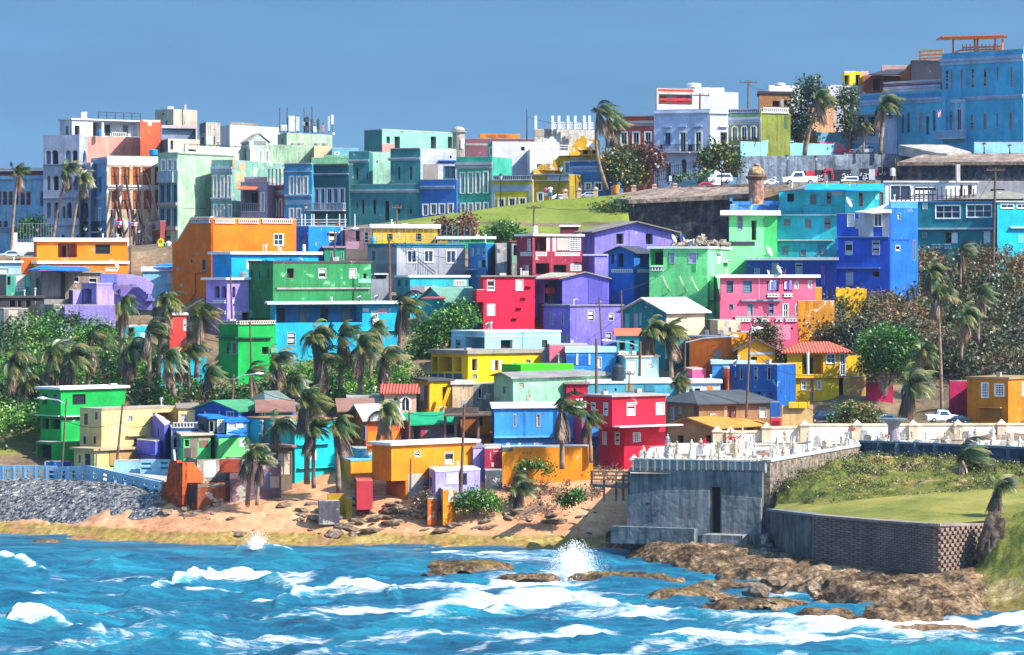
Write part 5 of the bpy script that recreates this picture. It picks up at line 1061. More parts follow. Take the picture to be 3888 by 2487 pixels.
t=h('C1','cream yellow house with a corner tower and arcade on the left','f6d68c',(778,990,1760),(395,800),42,298,'''
L j:7a7a74 824 436 856 545;L k:8a8a86 930 425 950 495;L k:6a6a6a 816 658 838 730;L k:6a6a6a 915 658 936 730;R j:b0b4ae 1248 458 1292 510;R r:c99a6a 1492 424 1718 525;R j:c9a88a 1300 676 1348 752;R Q:e9c888 1225 645 1410 655;R d:8a4a44 1370 680 1410 705;R q:b09a80 990 372 1700 395''',roof='n',wear=.3)
h('C1','','f2d088',(1730,1738,1925),(385,700),20,302,'R j:c9ccc8 1762 440 1820 520;R q:f9e0a0 1830 400 1920 510',roof='w',rc='a09080',root=t)
h('C1','','f6d68c',(722,922,1290),(800,1000),42,295.5,'L d:6a6a6a 766 840 786 920;L o:4a3a58 824 828 880 940;R r:d9b080 1072 830 1140 960;R q:b8905a 1062 790 1285 940;R d:a8d0a0 1180 822 1222 900',roof='w',rc='cfae84',tk=.2,ov=.3,root=t,ext=2)
h('C1','small violet gabled cabin beside the cream house','6a6ad8',(1412,1602,1668),(555,900),48,297,'L j:9a98d0 1445 565 1484 705;L j:9a98d0 1538 570 1568 680',roof=('gR',.75,'d9c8c0'),ov=.15,wear=.2)
h('C1','violet cubic annex in front of the gabled cabin','7474e0',(1332,1512,1590),(714,900),48,295,'L Q:4a4ac0 1335 822 1510 828',roof='n',wear=.15,dp=4)
h('C1','pale grey house with a balustraded roof and blue window band','bdbfc4',(1655,1672,1940),(585,960),14,295.5,'R p:d4d4d4 1680 520 1930 575;R q:1f5aa8 1684 590 1930 640;R q:1f5aa8 1688 790 1726 812;R d:6a7a8a 1692 672 1726 768',roof='n',wear=.4)
t=h('B7','yellow house with a terracotta tile roof and tall white windows','f2b806',(1425,1432,2080),(545,838),12,318.6,'''
R r:c9a01c 1600 575 1834 795;R g 1874 568 1968 672;R g B8 260 622 338 832''',roof=('hR',.75,'tile_b8543a'),ov=.6,ext=0,wear=.15)
mb=MB();mb.tube([at('B7',1665,800,317),at('B7',1665,545,317)],.12,8);mk('column',mb,WHITE(),t.root)
h('B7','','f2b806',(1522,1530,2010),(835,1165),12,319.2,'R g 1594 866 1642 966;R o:8a8480 1688 856 1726 1102;R g 1770 866 1808 966;R q:ffd00c 1822 838 2005 1110',roof='n',root=t,wear=.15)
h('B8','','e2b868',(278,290,515),(850,1100),12,320,'R q:c99a5a 360 855 500 1085;R d 398 880 450 912;R q:f4c41a 282 640 500 840',roof='n',root=t,wear=.6)
h('B7','dark blue house with three open upper windows and navy side','1a62b4',(785,1322,1530),(692,1130),62,313.5,'''
L d:e4e0d8 905 712 940 855;L j:9fb0b8 1065 714 1104 860;L d:e4e0d8 1208 714 1248 860;L d 760 970 830 1025;L d 860 975 890 1020;L d 1090 985 1140 1020;L d 1230 1000 1268 1030;L q:2a80c8 830 965 1260 975;L q:6fa0c8 850 760 862 830''',roof='n',wear=.6,under='6fa4c8')
h('B7','pale blue roof slab house with a dish between orange and blue houses','3f98dc',(590,600,1062),(682,760),10,316.5,'',roof='w',rc='b9d6e4',tk=.3,ov=.15)
h('B7','orange house corner with white awning and grey door','e0661a',(605,775,838),(735,1060),58,314.5,'L o:7a6e68 660 850 705 1015;R q:b0303c 778 740 836 840',roof='w',rc='d9dde4',tk=.2,ov=.2,wear=.3)
h('B7','hot pink wall with lamp arm left of the orange corner house','f0568a',(280,380,530),(745,900),40,316,'',roof='n',wear=.2)
h('B7','small white and blue kiosk behind the brown roof','cfe4f2',(300,310,690),(895,1060),10,311,'R k:3a3a3a 408 952 460 1012;R q:ffffff 465 950 535 1020;R q:f59a10 540 925 604 1020;R d:6fa0c0 340 955 380 1015',roof='w',tk=.25,ov=.2)
h('B7','burnt orange flat wall house with grey plank door','d9691a',(345,812,816),(385,760),70,322.5,'L o:8a8078 614 522 696 645;L d:a85014 590 470 625 480',roof='w',rc='8a8490',tk=.12,ov=.05,wear=.25)
h('B7','bright orange cube wall right of the burnt orange house','ff9a08',(808,815,1250),(335,760),16,322.2,'',roof='n',wear=.15)
h('B7','little ochre house with a dark tin gable roof and grey trim','d9960f',(872,885,1300),(515,700),12,318.8,'R q:b9c0c8 1020 550 1280 576;R k 1010 560 1030 600;R d 1030 600 1100 640',roof=('gL',.9,'5a5058'),ov=.5,wear=.2)
h('B7','beige wall with yellow planters right of the brown house','e0b878',(1360,1372,1720),(1150,1360),10,307,'R Q:ffc80a 1440 1102 1545 1170;R Q:ffc80a 1550 1102 1640 1170;R q:f8c810 1660 1098 1682 1155',roof='n',name='garden_wall',cat='wall',dp=2,wear=.4)
t=h('B7','brown two storey house under a big grey hipped roof','b08258',(72,452,1248),(1112,1480),30,303.5,'''
L j:d9dce0 142 1160 180 1304;L j:c4ccd4 222 1164 258 1236;R j 574 1236 638 1308;R o:7a4a3c 764 1146 862 1296;R j:e6e2d8 1122 1158 1200 1282;R q:d9a878 728 1146 764 1290;L q:5a5058 400 1110 440 1310''',roof=('hR',.85,'57595c'),ov=.55,wear=.3,k=.7)
h('B7','red breeze block balcony piece at the side of the brown house','e03c46',(1244,1250,1372),(1280,1400),12,303,'R b:c92a38 1262 1312 1350 1365',roof='n',name='balcony_block',cat='balcony',dp=1.5)
h('B7','dark blue door bay between the brown house and beige wall','1a62b4',(1240,1246,1350),(1108,1300),10,305,'R q:c84a4a 1345 1110 1352 1290',roof='n',dp=1.5)
h('C6','low tan house with a glowing ochre sheet roof','c49a68',(600,1058,1530),(185,470),52,300,'L d 698 264 758 350;L d 974 260 1024 344;R d 1375 190 1440 220',roof=('gR',.7,'d09440'),ov=.55,wear=.25)
h('B8','ochre orange house with two barred windows at the right edge','d98410',(1498,1900,2200),(875,1340),55,309,'L g:5 1642 908 1704 1048;L g:5 1772 920 1856 1034;L Q:e0a030 1610 1140 1840 1150;L q:b0702a 1630 1160 1840 1260;R g:5 2030 905 2090 1030',roof='w',rc='a88a60',tk=.2,ov=.15,wear=.4)
h('B8','magenta garden wall right of the yellow tiled house','c01c58',(512,520,778),(900,1110),10,318,'',roof='n',name='garden_wall',cat='wall',dp=.5,wear=.2)
h('B8','magenta garden wall left of the ochre orange house','c01c58',(1322,1330,1510),(890,1110),10,314,'R q:e0303a 1388 1122 1492 1165',roof='n',name='garden_wall',cat='wall',dp=.5,wear=.2)
def np_mesh(name,V,F,mat,attrs=None,smooth=True,parent=None,loc=None):
 V=np.asarray(V,dtype=np.float32).reshape(-1,3)
 if loc is None:loc=ORG[parent.name]if parent else Vector((0,0,0))
 V=V-np.array(loc,dtype=np.float32)
 F=np.asarray(F,dtype=np.int32);k=F.shape[1]
 me=bpy.data.meshes.new(name)
 me.vertices.add(len(V));me.vertices.foreach_set('co',V.ravel())
 me.loops.add(F.size);me.loops.foreach_set('vertex_index',F.ravel())
 me.polygons.add(len(F));me.polygons.foreach_set('loop_start',np.arange(0,F.size,k,dtype=np.int32))
 me.polygons.foreach_set('use_smooth',np.full(len(F),smooth))
 for an,av in(attrs or{}).items():
  a=me.attributes.new(an,'FLOAT','POINT');a.data.foreach_set('value',np.asarray(av,dtype=np.float32))
 me.materials.append(mat);me.update(calc_edges=True);me.validate()
 o=bpy.data.objects.new(name,me);COL.objects.link(o)
 if parent:o.parent=parent
 else:o.location=loc
 ORG[o.name]=Vector(loc)
 return o
def grid_faces(r,c):
 i=np.arange(r*c).reshape(r,c)
 return np.stack([i[:-1,:-1],i[:-1,1:],i[1:,1:],i[1:,:-1]],-1).reshape(-1,4)
_rs=np.random.RandomState(3)
_perm=_rs.rand(257,257)
def vnoise(x,y):
 x=np.asarray(x,float);y=np.asarray(y,float)
 xi,yi=np.floor(x).astype(int),np.floor(y).astype(int);fx,fy=x-xi,y-yi
 fx,fy=fx*fx*(3-2*fx),fy*fy*(3-2*fy)
 g=lambda a,b:_perm[a%257,b%257]
 return(g(xi,yi)*(1-fx)+g(xi+1,yi)*fx)*(1-fy)+(g(xi,yi+1)*(1-fx)+g(xi+1,yi+1)*fx)*fy
def fbm(x,y,o=5,ridged=False):
 s,a,t=0,.5,0
 for i in range(o):
  v=vnoise(x*2**i+17*i,y*2**i+31*i)
  if ridged:v=1-np.abs(2*v-1)
  s=s+a*v;t+=a;a*=.5
 return s/t
def ground_mat(name,stops,sc=.25,rough=.95,bump=.4,fine=3.,attr=None,attr_stops=None,bdist=.15):
 m,nt,out=nt_new(name);L=nt.links.new
 geo=nt.nodes.new('ShaderNodeNewGeometry')
 a=N(nt,'ShaderNodeTexNoise',i_Scale=sc,i_Detail=8.,i_Roughness=.68);L(geo.outputs['Position'],a.inputs['Vector'])
 b=N(nt,'ShaderNodeTexNoise',i_Scale=fine,i_Detail=5.,i_Roughness=.7);L(geo.outputs['Position'],b.inputs['Vector'])
 mm=N(nt,'ShaderNodeMix',data_type='FLOAT');mm.inputs[0].default_value=.4;L(a.outputs['Fac'],mm.inputs[2]);L(b.outputs['Fac'],mm.inputs[3])
 r=ramp(nt,[(p,lin(c))for p,c in stops]);L(mm.outputs[0],r.inputs[0])
 colr=r.outputs[0]
 if attr:
  at_=N(nt,'ShaderNodeAttribute',attribute_name=attr)
  r2=ramp(nt,[(p,lin(c))for p,c in attr_stops]);L(mm.outputs[0],r2 .inputs[0])
  ad=N(nt,'ShaderNodeMath',operation='MULTIPLY_ADD');ad.inputs[1].default_value=.9;L(a.outputs['Fac'],ad.inputs[0]);L(at_.outputs['Fac'],ad.inputs[2])
  st=ramp(nt,[(.80,0.),(1.05,1.)]);L(ad.outputs[0],st.inputs[0])
  mx=N(nt,'ShaderNodeMix',data_type='RGBA');L(st.outputs[0],mx.inputs[0]);L(colr,mx.inputs[6]);L(r2 .outputs[0],mx.inputs[7]);colr=mx.outputs[2]
 bs=N(nt,'ShaderNodeBsdfPrincipled',i_Roughness=rough);bs.inputs['Specular IOR Level'].default_value=.2
 bp=N(nt,'ShaderNodeBump',i_Strength=bump,i_Distance=bdist);L(mm.outputs[0],bp.inputs['Height']);L(bp.outputs[0],bs.inputs['Normal'])
 L(colr,bs.inputs['Base Color']);L(bs.outputs[0],out.inputs[0])
 return m
def Dw(x):
 return np.interp(x,[-600,0,400,650,900,1900,2350,4400],[289,288,281,277.5,276,272.5,272,272])
_gz=[CZ+(HY-y)*d/FP for y,d in zip(_gy,_gd)]
def zgv(D):
 return np.interp(D,_gd[::-1],_gz[::-1])
def plat(x):
 return np.interp(x,[-600,130,900,1450,2100,2400,2770,3000,4400],[24.4,24.4,26.3,28.0,30.8,31.4,32.2,32.6,32.6])
def ground(x,D):
 off=(Dw(x)-275)*np.clip((315-D)/25,0,1)
 z=zgv(D-off)
 z=z-2.6*np.clip((760-x)/120,0,1)*np.clip((D-325)/15,0,1)*np.clip((392-D)/12,0,1)
 z=np.minimum(z,plat(x))
 z=np.where(D>402,plat(x),z)
 z=np.where((x>2395)&(D<398.7),np.minimum(z,23.7),z)
 z=np.where((x>2812)&(x<=3405)&(D>np.interp(x,[2812,3413],[422.6,431])),36.45,z)
 z=np.where((x>3405)&(D>414),36.4,z)
 return z
GM=ground_mat('hillside_soil',[(.3,'30281e'),(.45,'5e4e3a'),(.56,'7c6850'),(.7,'a08a6c')],.18,.95,.8,2.,'grass',[(.3,'4c5a1c'),(.5,'687428'),(.65,'828438'),(.75,'948458')])
xs=np.linspace(-900,4800,230);ds=np.concatenate([np.arange(262,300,1.),np.arange(300,384,1.5),np.arange(384,412,.7),np.array([414,416,418,420,421,422,423,424,425,426,427,428,429,430,431,432,433,440,470,520,600,900,3000])])
XX,DD=np.meshgrid(xs,ds)
ZZ=ground(XX,DD);WX=(XX-CX)*DD/FP
rough_=np.clip((402-DD)/20,0,1)
ZZ=ZZ-.7*rough_-.2+rough_*(fbm(WX*.35,DD*.35)-.5)*1.4
grass=np.clip((XX-1380)/160,0,1)*np.clip((2440-XX)/60,0,1)*np.clip((DD-386)/3,0,1)*np.clip((411-DD)/2,0,1)*.8
grass=grass*np.where(np.abs(DD-391.5)<1.0,.35,1)
grass=np.maximum(grass,.42*np.clip((700-XX)/100,0,1)*((DD>303)&(DD<350)))
hill=np_mesh('hillside',np.stack([WX,DD,ZZ],-1),grid_faces(*XX.shape),GM,{'grass':grass.ravel()});tag(hill,'terraced hillside ground under the town',kind='structure')
BM_=ground_mat('beach_sand',[(.36,'8a5c40'),(.46,'b07c58'),(.54,'c08c66'),(.66,'d0a680')],.3,.9,.5,2.5,'algae',[(.3,'3c3020'),(.43,'6e5a30'),(.52,'8a7034'),(.6,'a08a54'),(.7,'c0a27c')],.12)
xs=np.linspace(-700,2560,420);ds=np.arange(264,299,.22)
XX,DD=np.meshgrid(xs,ds);WX=(XX-CX)*DD/FP
e=DD-Dw(XX)+(fbm(WX*.12,DD*.12)-.5)*3
ZZ=np.interp(e,[-10,-3,0,2.5,4.5,6,8,13,19,30],[-2.5,-.5,.02,.38,1.0,1.75,2.5,3.7,5.0,6.0])
alg=np.clip(1-(e-2.6)/2.2,0,1)
ZZ=ZZ+(fbm(WX*.8,DD*1.2)-.5)*.35+alg*(fbm(WX*1.2,DD*1.8,5,True)-.6)*.45
ZZ=np.where(DD>292,ZZ-(DD-292)*.25,ZZ)
def beach_z(x,D):
 return float(np.interp(D-Dw(x),[-10,-3,0,2.5,4.5,6,8,13,19,30],[-2.5,-.5,.02,.38,1.0,1.75,2.5,3.7,5.0,6.0]))
def beach_hit(x,y):
 for D in np.arange(264,300,.1):
  if CZ+(HY-y)*D/FP<=beach_z(x,D):return float(D)
 return Dg(y)
beach=np_mesh('beach',np.stack([WX,DD,ZZ],-1),grid_faces(*XX.shape),BM_,{'algae':np.clip(alg*1.15,0,1).ravel()*.56});tag(beach,'sandy beach with algae covered shelf',kind='structure')
m,nt,out=nt_new('pebbles');L=nt.links.new
geo=nt.nodes.new('ShaderNodeNewGeometry')
vo=N(nt,'ShaderNodeTexVoronoi',i_Scale=4.6);L(geo.outputs['Position'],vo.inputs['Vector'])
rp=ramp(nt,[(0,lin('26282c')),(.3,lin('5c5c5e')),(.6,lin('827e78')),(.85,lin('6e6258')),(.95,lin('bab0a2'))]);rp.color_ramp.interpolation='CONSTANT'
sx=nt.nodes.new('ShaderNodeSeparateColor');L(vo.outputs['Color'],sx.inputs[0]);L(sx.outputs[0],rp.inputs[0])
bs=N(nt,'ShaderNodeBsdfPrincipled',i_Roughness=.8);L(rp.outputs[0],bs.inputs['Base Color'])
bp=N(nt,'ShaderNodeBump',i_Strength=.45,i_Distance=.15,invert=True);L(vo.outputs['Distance'],bp.inputs['Height']);L(bp.outputs[0],bs.inputs['Normal']);L(bs.outputs[0],out.inputs[0])
PEB=m
def patch(name,rows,nr,nc,mat,amp=0.,fr=.5,ridged=False,attrs=None,label=None,lift=0.,kind='structure',fade=True):
 """rows of (x, y, D) photo points -> smooth sheet with noise relief"""
 Wp=np.array([[W(*p)for p in r]for r in rows])
 tr,tcn=np.linspace(0,len(rows)-1,nr),np.linspace(0,len(rows[0])-1,nc)
 A=np.stack([np.stack([np.interp(tcn,np.arange(Wp.shape[1]),Wp[i,:,k])for k in range(3)],-1)for i in range(len(rows))])
 def smooth_i(t,n):
  i=np.clip(np.floor(t).astype(int),0,n-2);f=t-i
  return i,f
 i,f=smooth_i(tr,len(rows))
 G=A[i]*(1-f)[:,None,None]+A[i+1]*f[:,None,None]
 if amp:
  nz=(fbm(G[...,0]*fr,G[...,1]*fr,6,ridged)-.5)*2*amp
  if fade:
   ed=np.minimum(np.linspace(0,1,nr),1-np.linspace(0,1,nr))*6;nz=nz*np.clip(ed,.15,1)[:,None]
  G[...,2]+=nz
 G[...,2]+=lift
 at_={k:v(G).ravel()for k,v in(attrs or{}).items()}
 o=np_mesh(name,G,grid_faces(nr,nc),mat,at_)
 return tag(o,label,kind=kind)
patch('pebble_bank',[[(-500,2030,291.5),(0,2000,291),(250,1994,287.5),(430,1987,285),(612,1964,283.3)],[(-500,1900,295),(0,1890,294.5),(250,1890,291),(430,1892,287.8),(612,1915,285.2)],[(-500,1815,298.5),(0,1818,298),(250,1824,294.5),(430,1836,290.8),(612,1872,287)]],60,120,PEB,.22,.9,label='bank of grey pebbles below the pale blue seawall',lift=.1)
RK=ground_mat('reef_rock',[(.38,'1a130e'),(.46,'443322'),(.53,'725a40'),(.62,'a88c6a')],.35,.9,1.,2.4,'algae',[(.3,'2c2410'),(.45,'4e4018'),(.58,'6c5a22'),(.7,'6a5c40')],.3)
fr_=[(2300,2075,272),(2420,2110,263.5),(2560,2150,254),(2800,2200,243),(3050,2245,234),(3250,2320,220.5),(3480,2345,216.3),(3690,2345,216.3),(3790,2300,224),(4500,2300,224)]
def lerpD(r,k):
 return[(x,y,D)for x,y,D in r]
rows=[[(x,0,D-3.5)for x,y,D in fr_],fr_,None,None,None]
zf=lambda z,D:HY+(CZ-z)*FP/D
def zrow(Ds,zs):
 return[(fr_[i][0],zf(z,D),D)for i,(D,z)in enumerate(zip(Ds,zs))]
rows=[zrow([f[2]-4 for f in fr_],[-.9]*10),zrow([f[2]for f in fr_],[.05]*10),zrow([274.5,266,257.5,247,238,224,219,219.5,227,227],[.4,.45,.45,.48,.55,.8,.9,.8,.4,.4]),zrow([277,268,262,251,243,230,225,225,229,229],[.85,.95,.9,.95,1.0,1.0,1.1,1.1,.9,.9]),zrow([282,272,267,262,252,242,236,234,233,233],[1.3,1.1,1.1,1.1,1.1,1.2,1.4,2.0,2.1,2.2])]
def alg_rock(G):
 a=fbm(G[...,0]*.16+5,G[...,1]*.16,4)
 return np.clip((a-.5)*4,0,1)*np.clip((G[...,1]-222)/8,0,1)*.5*np.clip((10-G[...,0])/20+.4,0,1)
patch('rock_shelf',rows,230,420,RK,.5,.62,True,{'algae':alg_rock},'jagged brown reef rock shelf below the walls',fade=True)
def reef(cx,cy,w,dd,hgt,label,seed):
 D0=CZ*FP/(cy-HY)
 th=np.linspace(0,1,90);ph=np.linspace(0,1,50)
 U_,V_=np.meshgrid(th*2-1,ph*2-1)
 X=(cx-CX)*D0/FP+U_*w;Y=D0+V_*dd
 r=np.sqrt(U_**2+V_**2)+(fbm(X*.55+seed,Y*.8)-.5)*1.3
 Z=np.clip(1-r,-1,1)*2.4*hgt;Z=np.minimum(Z,hgt*(.35+1.0*fbm(X*.9,Y*.9+seed,6,True)))-.12
 o=np_mesh('reef',np.stack([X,Y,Z],-1),grid_faces(50,90),RK,{'algae':np.clip((Z.ravel()-.05)*1.2,0,.45)})
 tag(o,label,'reef')
for q in((1765,2160,3.6,2.8,.6,'flat golden brown reef awash in the surf, left of the splash',1),(2010,2196,2.2,1.4,.4,'small dark reef just left of the splash foot',5),(175,2056,1.6,1.1,.3,'small dark reef awash near the left edge',8),(2380,2200,4.2,2.6,.55,'dark reef ledge right of the splash',11),(2620,2262,3.6,1.8,.5,'brown reef ledge seaward of the sea wall foot',14),(2900,2300,4.4,2.0,.5,'broad wet reef ledge below the concrete steps',17),(3150,2330,2.6,1.4,.45,'low wet ledge at the foot of the lumpy rock ridge',21),(2320,2140,2.6,2.2,.4,'yellowish reef flat behind the splash',24),(2760,2225,3.0,1.6,.4,'narrow wet ledge close under the sea wall',27),(3560,2385,3.0,.9,.3,'thin reef awash below the right ridge',30)):
 reef(*q)
ys=np.linspace(2012,2640,470);xs=np.linspace(-250,4150,760)
XP,YP=np.meshgrid(xs,ys);DD=CZ*FP/(YP-HY);X=(XP-CX)*DD/FP
UX,UY=XP/1.61462,YP/1.61462
hgt=np.zeros_like(X);foam=np.zeros_like(X);teal=np.zeros_like(X)
rs=np.random.RandomState(5)
for i in range(26):
 a=rs.normal(-.1,.6);lam=rs.uniform(.9,3.2)if i%2 else rs.uniform(3,10);amp=.027*lam**.85;k=2*math.pi/lam
 ph=k*(X*math.sin(a)+DD*math.cos(a))+rs.rand()*6.28+1.4*vnoise(X*.1+i,DD*.1)*3
 hgt+=amp*(1-np.abs(np.sin(ph/2)))*1.5-amp*.6
CRESTS=[([(-60,1315),(0,1306),(60,1312),(130,1330)],1.0,1.2,1.5),([(150,1300),(260,1296),(330,1310)],.5,.0,1),([(205,1328),(240,1324),(280,1334)],.4,.7,.6),([(290,1385),(430,1350),(490,1330),(560,1335),(640,1348),(720,1370)],1.5,1.6,3.2),([(640,1398),(720,1380),(800,1372),(900,1372),(945,1390)],1.3,1.3,2.6),([(530,1296),(570,1276),(640,1280),(700,1292)],.9,1.1,.9),([(540,1316),(600,1304),(680,1312),(760,1322)],.8,.25,.8),([(-40,1470),(40,1437),(90,1440),(160,1452),(250,1476)],1.3,1.1,2.2),([(90,1530),(240,1500),(400,1490),(500,1500)],1.1,.75,2.2),([(840,1452),(980,1444),(1120,1430),(1210,1415),(1290,1402),(1400,1412),(1520,1424),(1640,1430)],1.25,1.25,3.2),([(1600,1432),(1760,1440),(1900,1456),(2060,1470),(2200,1490),(2300,1510)],1.0,1.35,3.0),([(560,1450),(700,1444),(820,1446)],.35,.7,1),([(180,1400),(320,1394),(480,1388),(640,1394)],.3,1.0,1.2),([(-20,1396),(80,1394),(200,1390)],.3,.9,.7),([(370,1418),(520,1410),(660,1408)],.25,.75,.8),([(940,1305),(1060,1296),(1160,1290),(1240,1296)],.5,1.2,1.2),([(1350,1500),(1600,1490),(1850,1496),(2100,1510),(2350,1512)],.6,1.0,2),([(1880,1548),(2050,1524),(2240,1516),(2450,1520)],1.4,.25,1.5),([(880,1336),(1000,1330),(1100,1338)],.4,.45,.8),([(1150,1362),(1250,1368),(1340,1378)],.35,1.2,1.2),([(1050,1480),(1250,1470),(1420,1476)],.5,.8,1.4),([(300,1456),(420,1450),(520,1458)],.5,.1,1),([(1000,1404),(1080,1396),(1180,1404)],.8,.0,1),([(760,1490),(900,1480),(1040,1490)],.7,.1,1)]
for pts,H0,fo,tr in CRESTS:
 H0*=.5
 px_=np.array([p[0]for p in pts]);Dc=np.array([(CZ-H0*.8)*8000/(p[1]-640)for p in pts])
 cy=np.interp(UX,px_,Dc)
 x0,x1=px_[0],px_[-1]
 tp_=np.clip((UX-x0)/((x1-x0)*.3),0,1)*np.clip((x1-UX)/((x1-x0)*.22),0,1);tp_=np.sqrt(tp_)*(UX>x0)*(UX<x1)
 rag=(fbm(UX*.035,UY*.0+H0*9,4)-.5)*1.2
 d=DD-cy-rag*1.1
 w=np.where(d>0,1.5,3.0)
 prof=np.exp(-(d/w)**2)
 hgt+=H0*tp_*prof
 teal=np.maximum(teal,tp_*np.exp(-((d+.6)/2.2)**2)*min(1,H0))
 foam=np.maximum(foam,fo*tp_*np.where(d>0,np.exp(-(d/.7)**2),np.exp(-(d/(tr*1.25))**2)*(.62+.38*np.exp(-(d/.7)**2))))
for bx,by,rx,ry,v in((1950,1475,420,34,.85),(1500,1440,380,24,.75),(1300,1410,200,16,.8),(2250,1500,260,22,.8),(1700,1405,240,14,.6),(1180,1305,260,10,.7),(1500,1395,260,16,.55),(1900,1470,420,24,.6),(2200,1440,220,22,.5),(1340,1370,90,20,.8),(620,1370,260,22,.35),(700,1285,200,8,.4),(1250,1340,130,16,.45),(1700,1500,600,22,.35),(450,1500,330,25,.2),(1100,1440,350,25,.3)):
 foam=np.maximum(foam,v*np.exp(-((UX-bx)/rx)**2-((UY-by)/ry)**2))
hgt*=np.clip((YP-2050)/90,.25,1)
stk=np.clip((fbm(UX*.0032+3,UY*.06+UX*.004,5)-.5)*7,0,1)*np.clip((UY-1300)/60,0,1)
foam=np.minimum(foam,1.25)*.62+stk*(.32+.2*np.clip((UX-500)/900,0,1))
m,nt,out=nt_new('sea_water');L=nt.links.new
geo=nt.nodes.new('ShaderNodeNewGeometry')
fa=N(nt,'ShaderNodeAttribute',attribute_name='foam');ta=N(nt,'ShaderNodeAttribute',attribute_name='teal')
mp=N(nt,'ShaderNodeMapping');mp.inputs['Scale'].default_value=(.055,.5,.5);mp.inputs['Rotation'].default_value=(0,0,.06);L(geo.outputs['Position'],mp.inputs['Vector'])
fn=N(nt,'ShaderNodeTexNoise',i_Scale=1.0,i_Detail=14.,i_Roughness=.74,i_Distortion=.9);L(mp.outputs[0],fn.inputs['Vector'])
mp2=N(nt,'ShaderNodeMapping');mp2 .inputs['Scale'].default_value=(.8,2.4,2.4);L(geo.outputs['Position'],mp2 .inputs['Vector'])
fn2=N(nt,'ShaderNodeTexNoise',i_Scale=1.0,i_Detail=8.,i_Roughness=.7);L(mp2 .outputs[0],fn2 .inputs['Vector'])
s1=N(nt,'ShaderNodeMath',operation='MULTIPLY_ADD');s1 .inputs[1].default_value=-1.5;s1 .inputs[2].default_value=.88;L(fn.outputs['Fac'],s1 .inputs[0])
s2=N(nt,'ShaderNodeMath',operation='MULTIPLY_ADD');s2 .inputs[1].default_value=-.9;L(fn2 .outputs['Fac'],s2 .inputs[0]);L(s1 .outputs[0],s2 .inputs[2])
s3=N(nt,'ShaderNodeMath',operation='ADD');L(s2 .outputs[0],s3 .inputs[0]);L(fa.outputs['Fac'],s3 .inputs[1]);fa.attribute_type='GEOMETRY'
fr2=ramp(nt,[(.02,0.),(.16,.35),(.42,1.)]);
s4=N(nt,'ShaderNodeMath',operation='MULTIPLY');s4 .inputs[1].default_value=1.0;L(s3 .outputs[0],s4 .inputs[0]);L(s4 .outputs[0],fr2 .inputs[0])
cr=ramp(nt,[(.34,lin('073c54')),(.5,lin('0e5e7a')),(.64,lin('208a9e'))]);L(fn.outputs['Fac'],cr.inputs[0])
mt=N(nt,'ShaderNodeMix',data_type='RGBA');mt.inputs[7].default_value=(*lin('14949e'),1);L(ta.outputs['Fac'],mt.inputs[0]);L(cr.outputs[0],mt.inputs[6])
mf=N(nt,'ShaderNodeMix',data_type='RGBA');mf.inputs[7].default_value=(.88,.92,.94,1);L(fr2 .outputs[0],mf.inputs[0]);L(mt.outputs[2],mf.inputs[6])
bs=N(nt,'ShaderNodeBsdfPrincipled');bs.inputs['Specular IOR Level'].default_value=.22
rr2=N(nt,'ShaderNodeMix',data_type='FLOAT');rr2 .inputs[2].default_value=.3;rr2 .inputs[3].default_value=.9;L(fr2 .outputs[0],rr2 .inputs[0]);L(rr2 .outputs[0],bs.inputs['Roughness'])
rn=N(nt,'ShaderNodeTexNoise',i_Scale=3.6,i_Detail=10.,i_Roughness=.72)
mp3=N(nt,'ShaderNodeMapping');mp3 .inputs['Scale'].default_value=(.7,1.2,1);L(geo.outputs['Position'],mp3 .inputs['Vector']);L(mp3 .outputs[0],rn.inputs['Vector'])
bp=N(nt,'ShaderNodeBump',i_Strength=1.,i_Distance=.32);L(rn.outputs['Fac'],bp.inputs['Height']);L(bp.outputs[0],bs.inputs['Normal'])
L(mf.outputs[2],bs.inputs['Base Color']);L(bs.outputs[0],out.inputs[0])
sea=np_mesh('sea',np.stack([X,DD,hgt],-1),grid_faces(*X.shape),m,{'foam':foam.ravel(),'teal':teal.ravel()});tag(sea,'blue green sea with breaking surf',kind='structure')
mb=MB();mb.quad((-700,60,-1.2),(700,60,-1.2),(700,285,-1.2),(-700,285,-1.2));tag(mk('seabed',mb,m),'deeper water beyond the surf',kind='structure')
def spray(label,c,x,y,D,w,hh,n,seed):
 rr=random.Random(seed);mb=MB();c0=at(c,x,y,D)
 for i in range(n):
  t=rr.random()**1.3;a=rr.gauss(0,.35)
  p=c0+Vector((w*a*(.4+t)+t*.12*w,rr.gauss(0,.5),hh*t*(1-.6*abs(a))*rr.uniform(.4,1)))
  r=rr.uniform(.014,.055)*(1.15-t*.5)*max(.3,1.1-abs(a)*1.5)
  v=[p+Vector(q)*r for q in((1,0,0),(-.5,.8,0),(-.5,-.8,0),(0,0,1.2),(0,0,-1))]
  mb.add(v,[(0,1,3),(1,2,3),(2,0,3),(1,0,4),(2,1,4),(0,2,4)])
 tag(mk('sea_spray',mb,plain('spray_white','f4f8fa',.9,var=.05)),label,'spray',kind='stuff')
spray('tall burst of white spray over the reef ledge','U',1340,1366,244,3.0,3.2,16000,1)
spray('small white splash of a breaking crest near the beach','U',600,1290,268,1.9,1.6,1800,2)
sea_conc=stone_wall('sea_wall_concrete','4c565a','6a7476','868a86',.5,.3)
sea_low=stone_wall('sea_wall_lower','77767a','94928f','a8a49a',.5,.3)
t=h('C6','massive grey cemetery sea wall with a tall dark drainage slot','6c7f8a',(232,1522,1596),(612,1320),66,261,'L x 1022 762 1120 1215',roof='n',name='sea_wall',cat='sea wall',ext=1.5,mat=sea_conc)
f=t.L
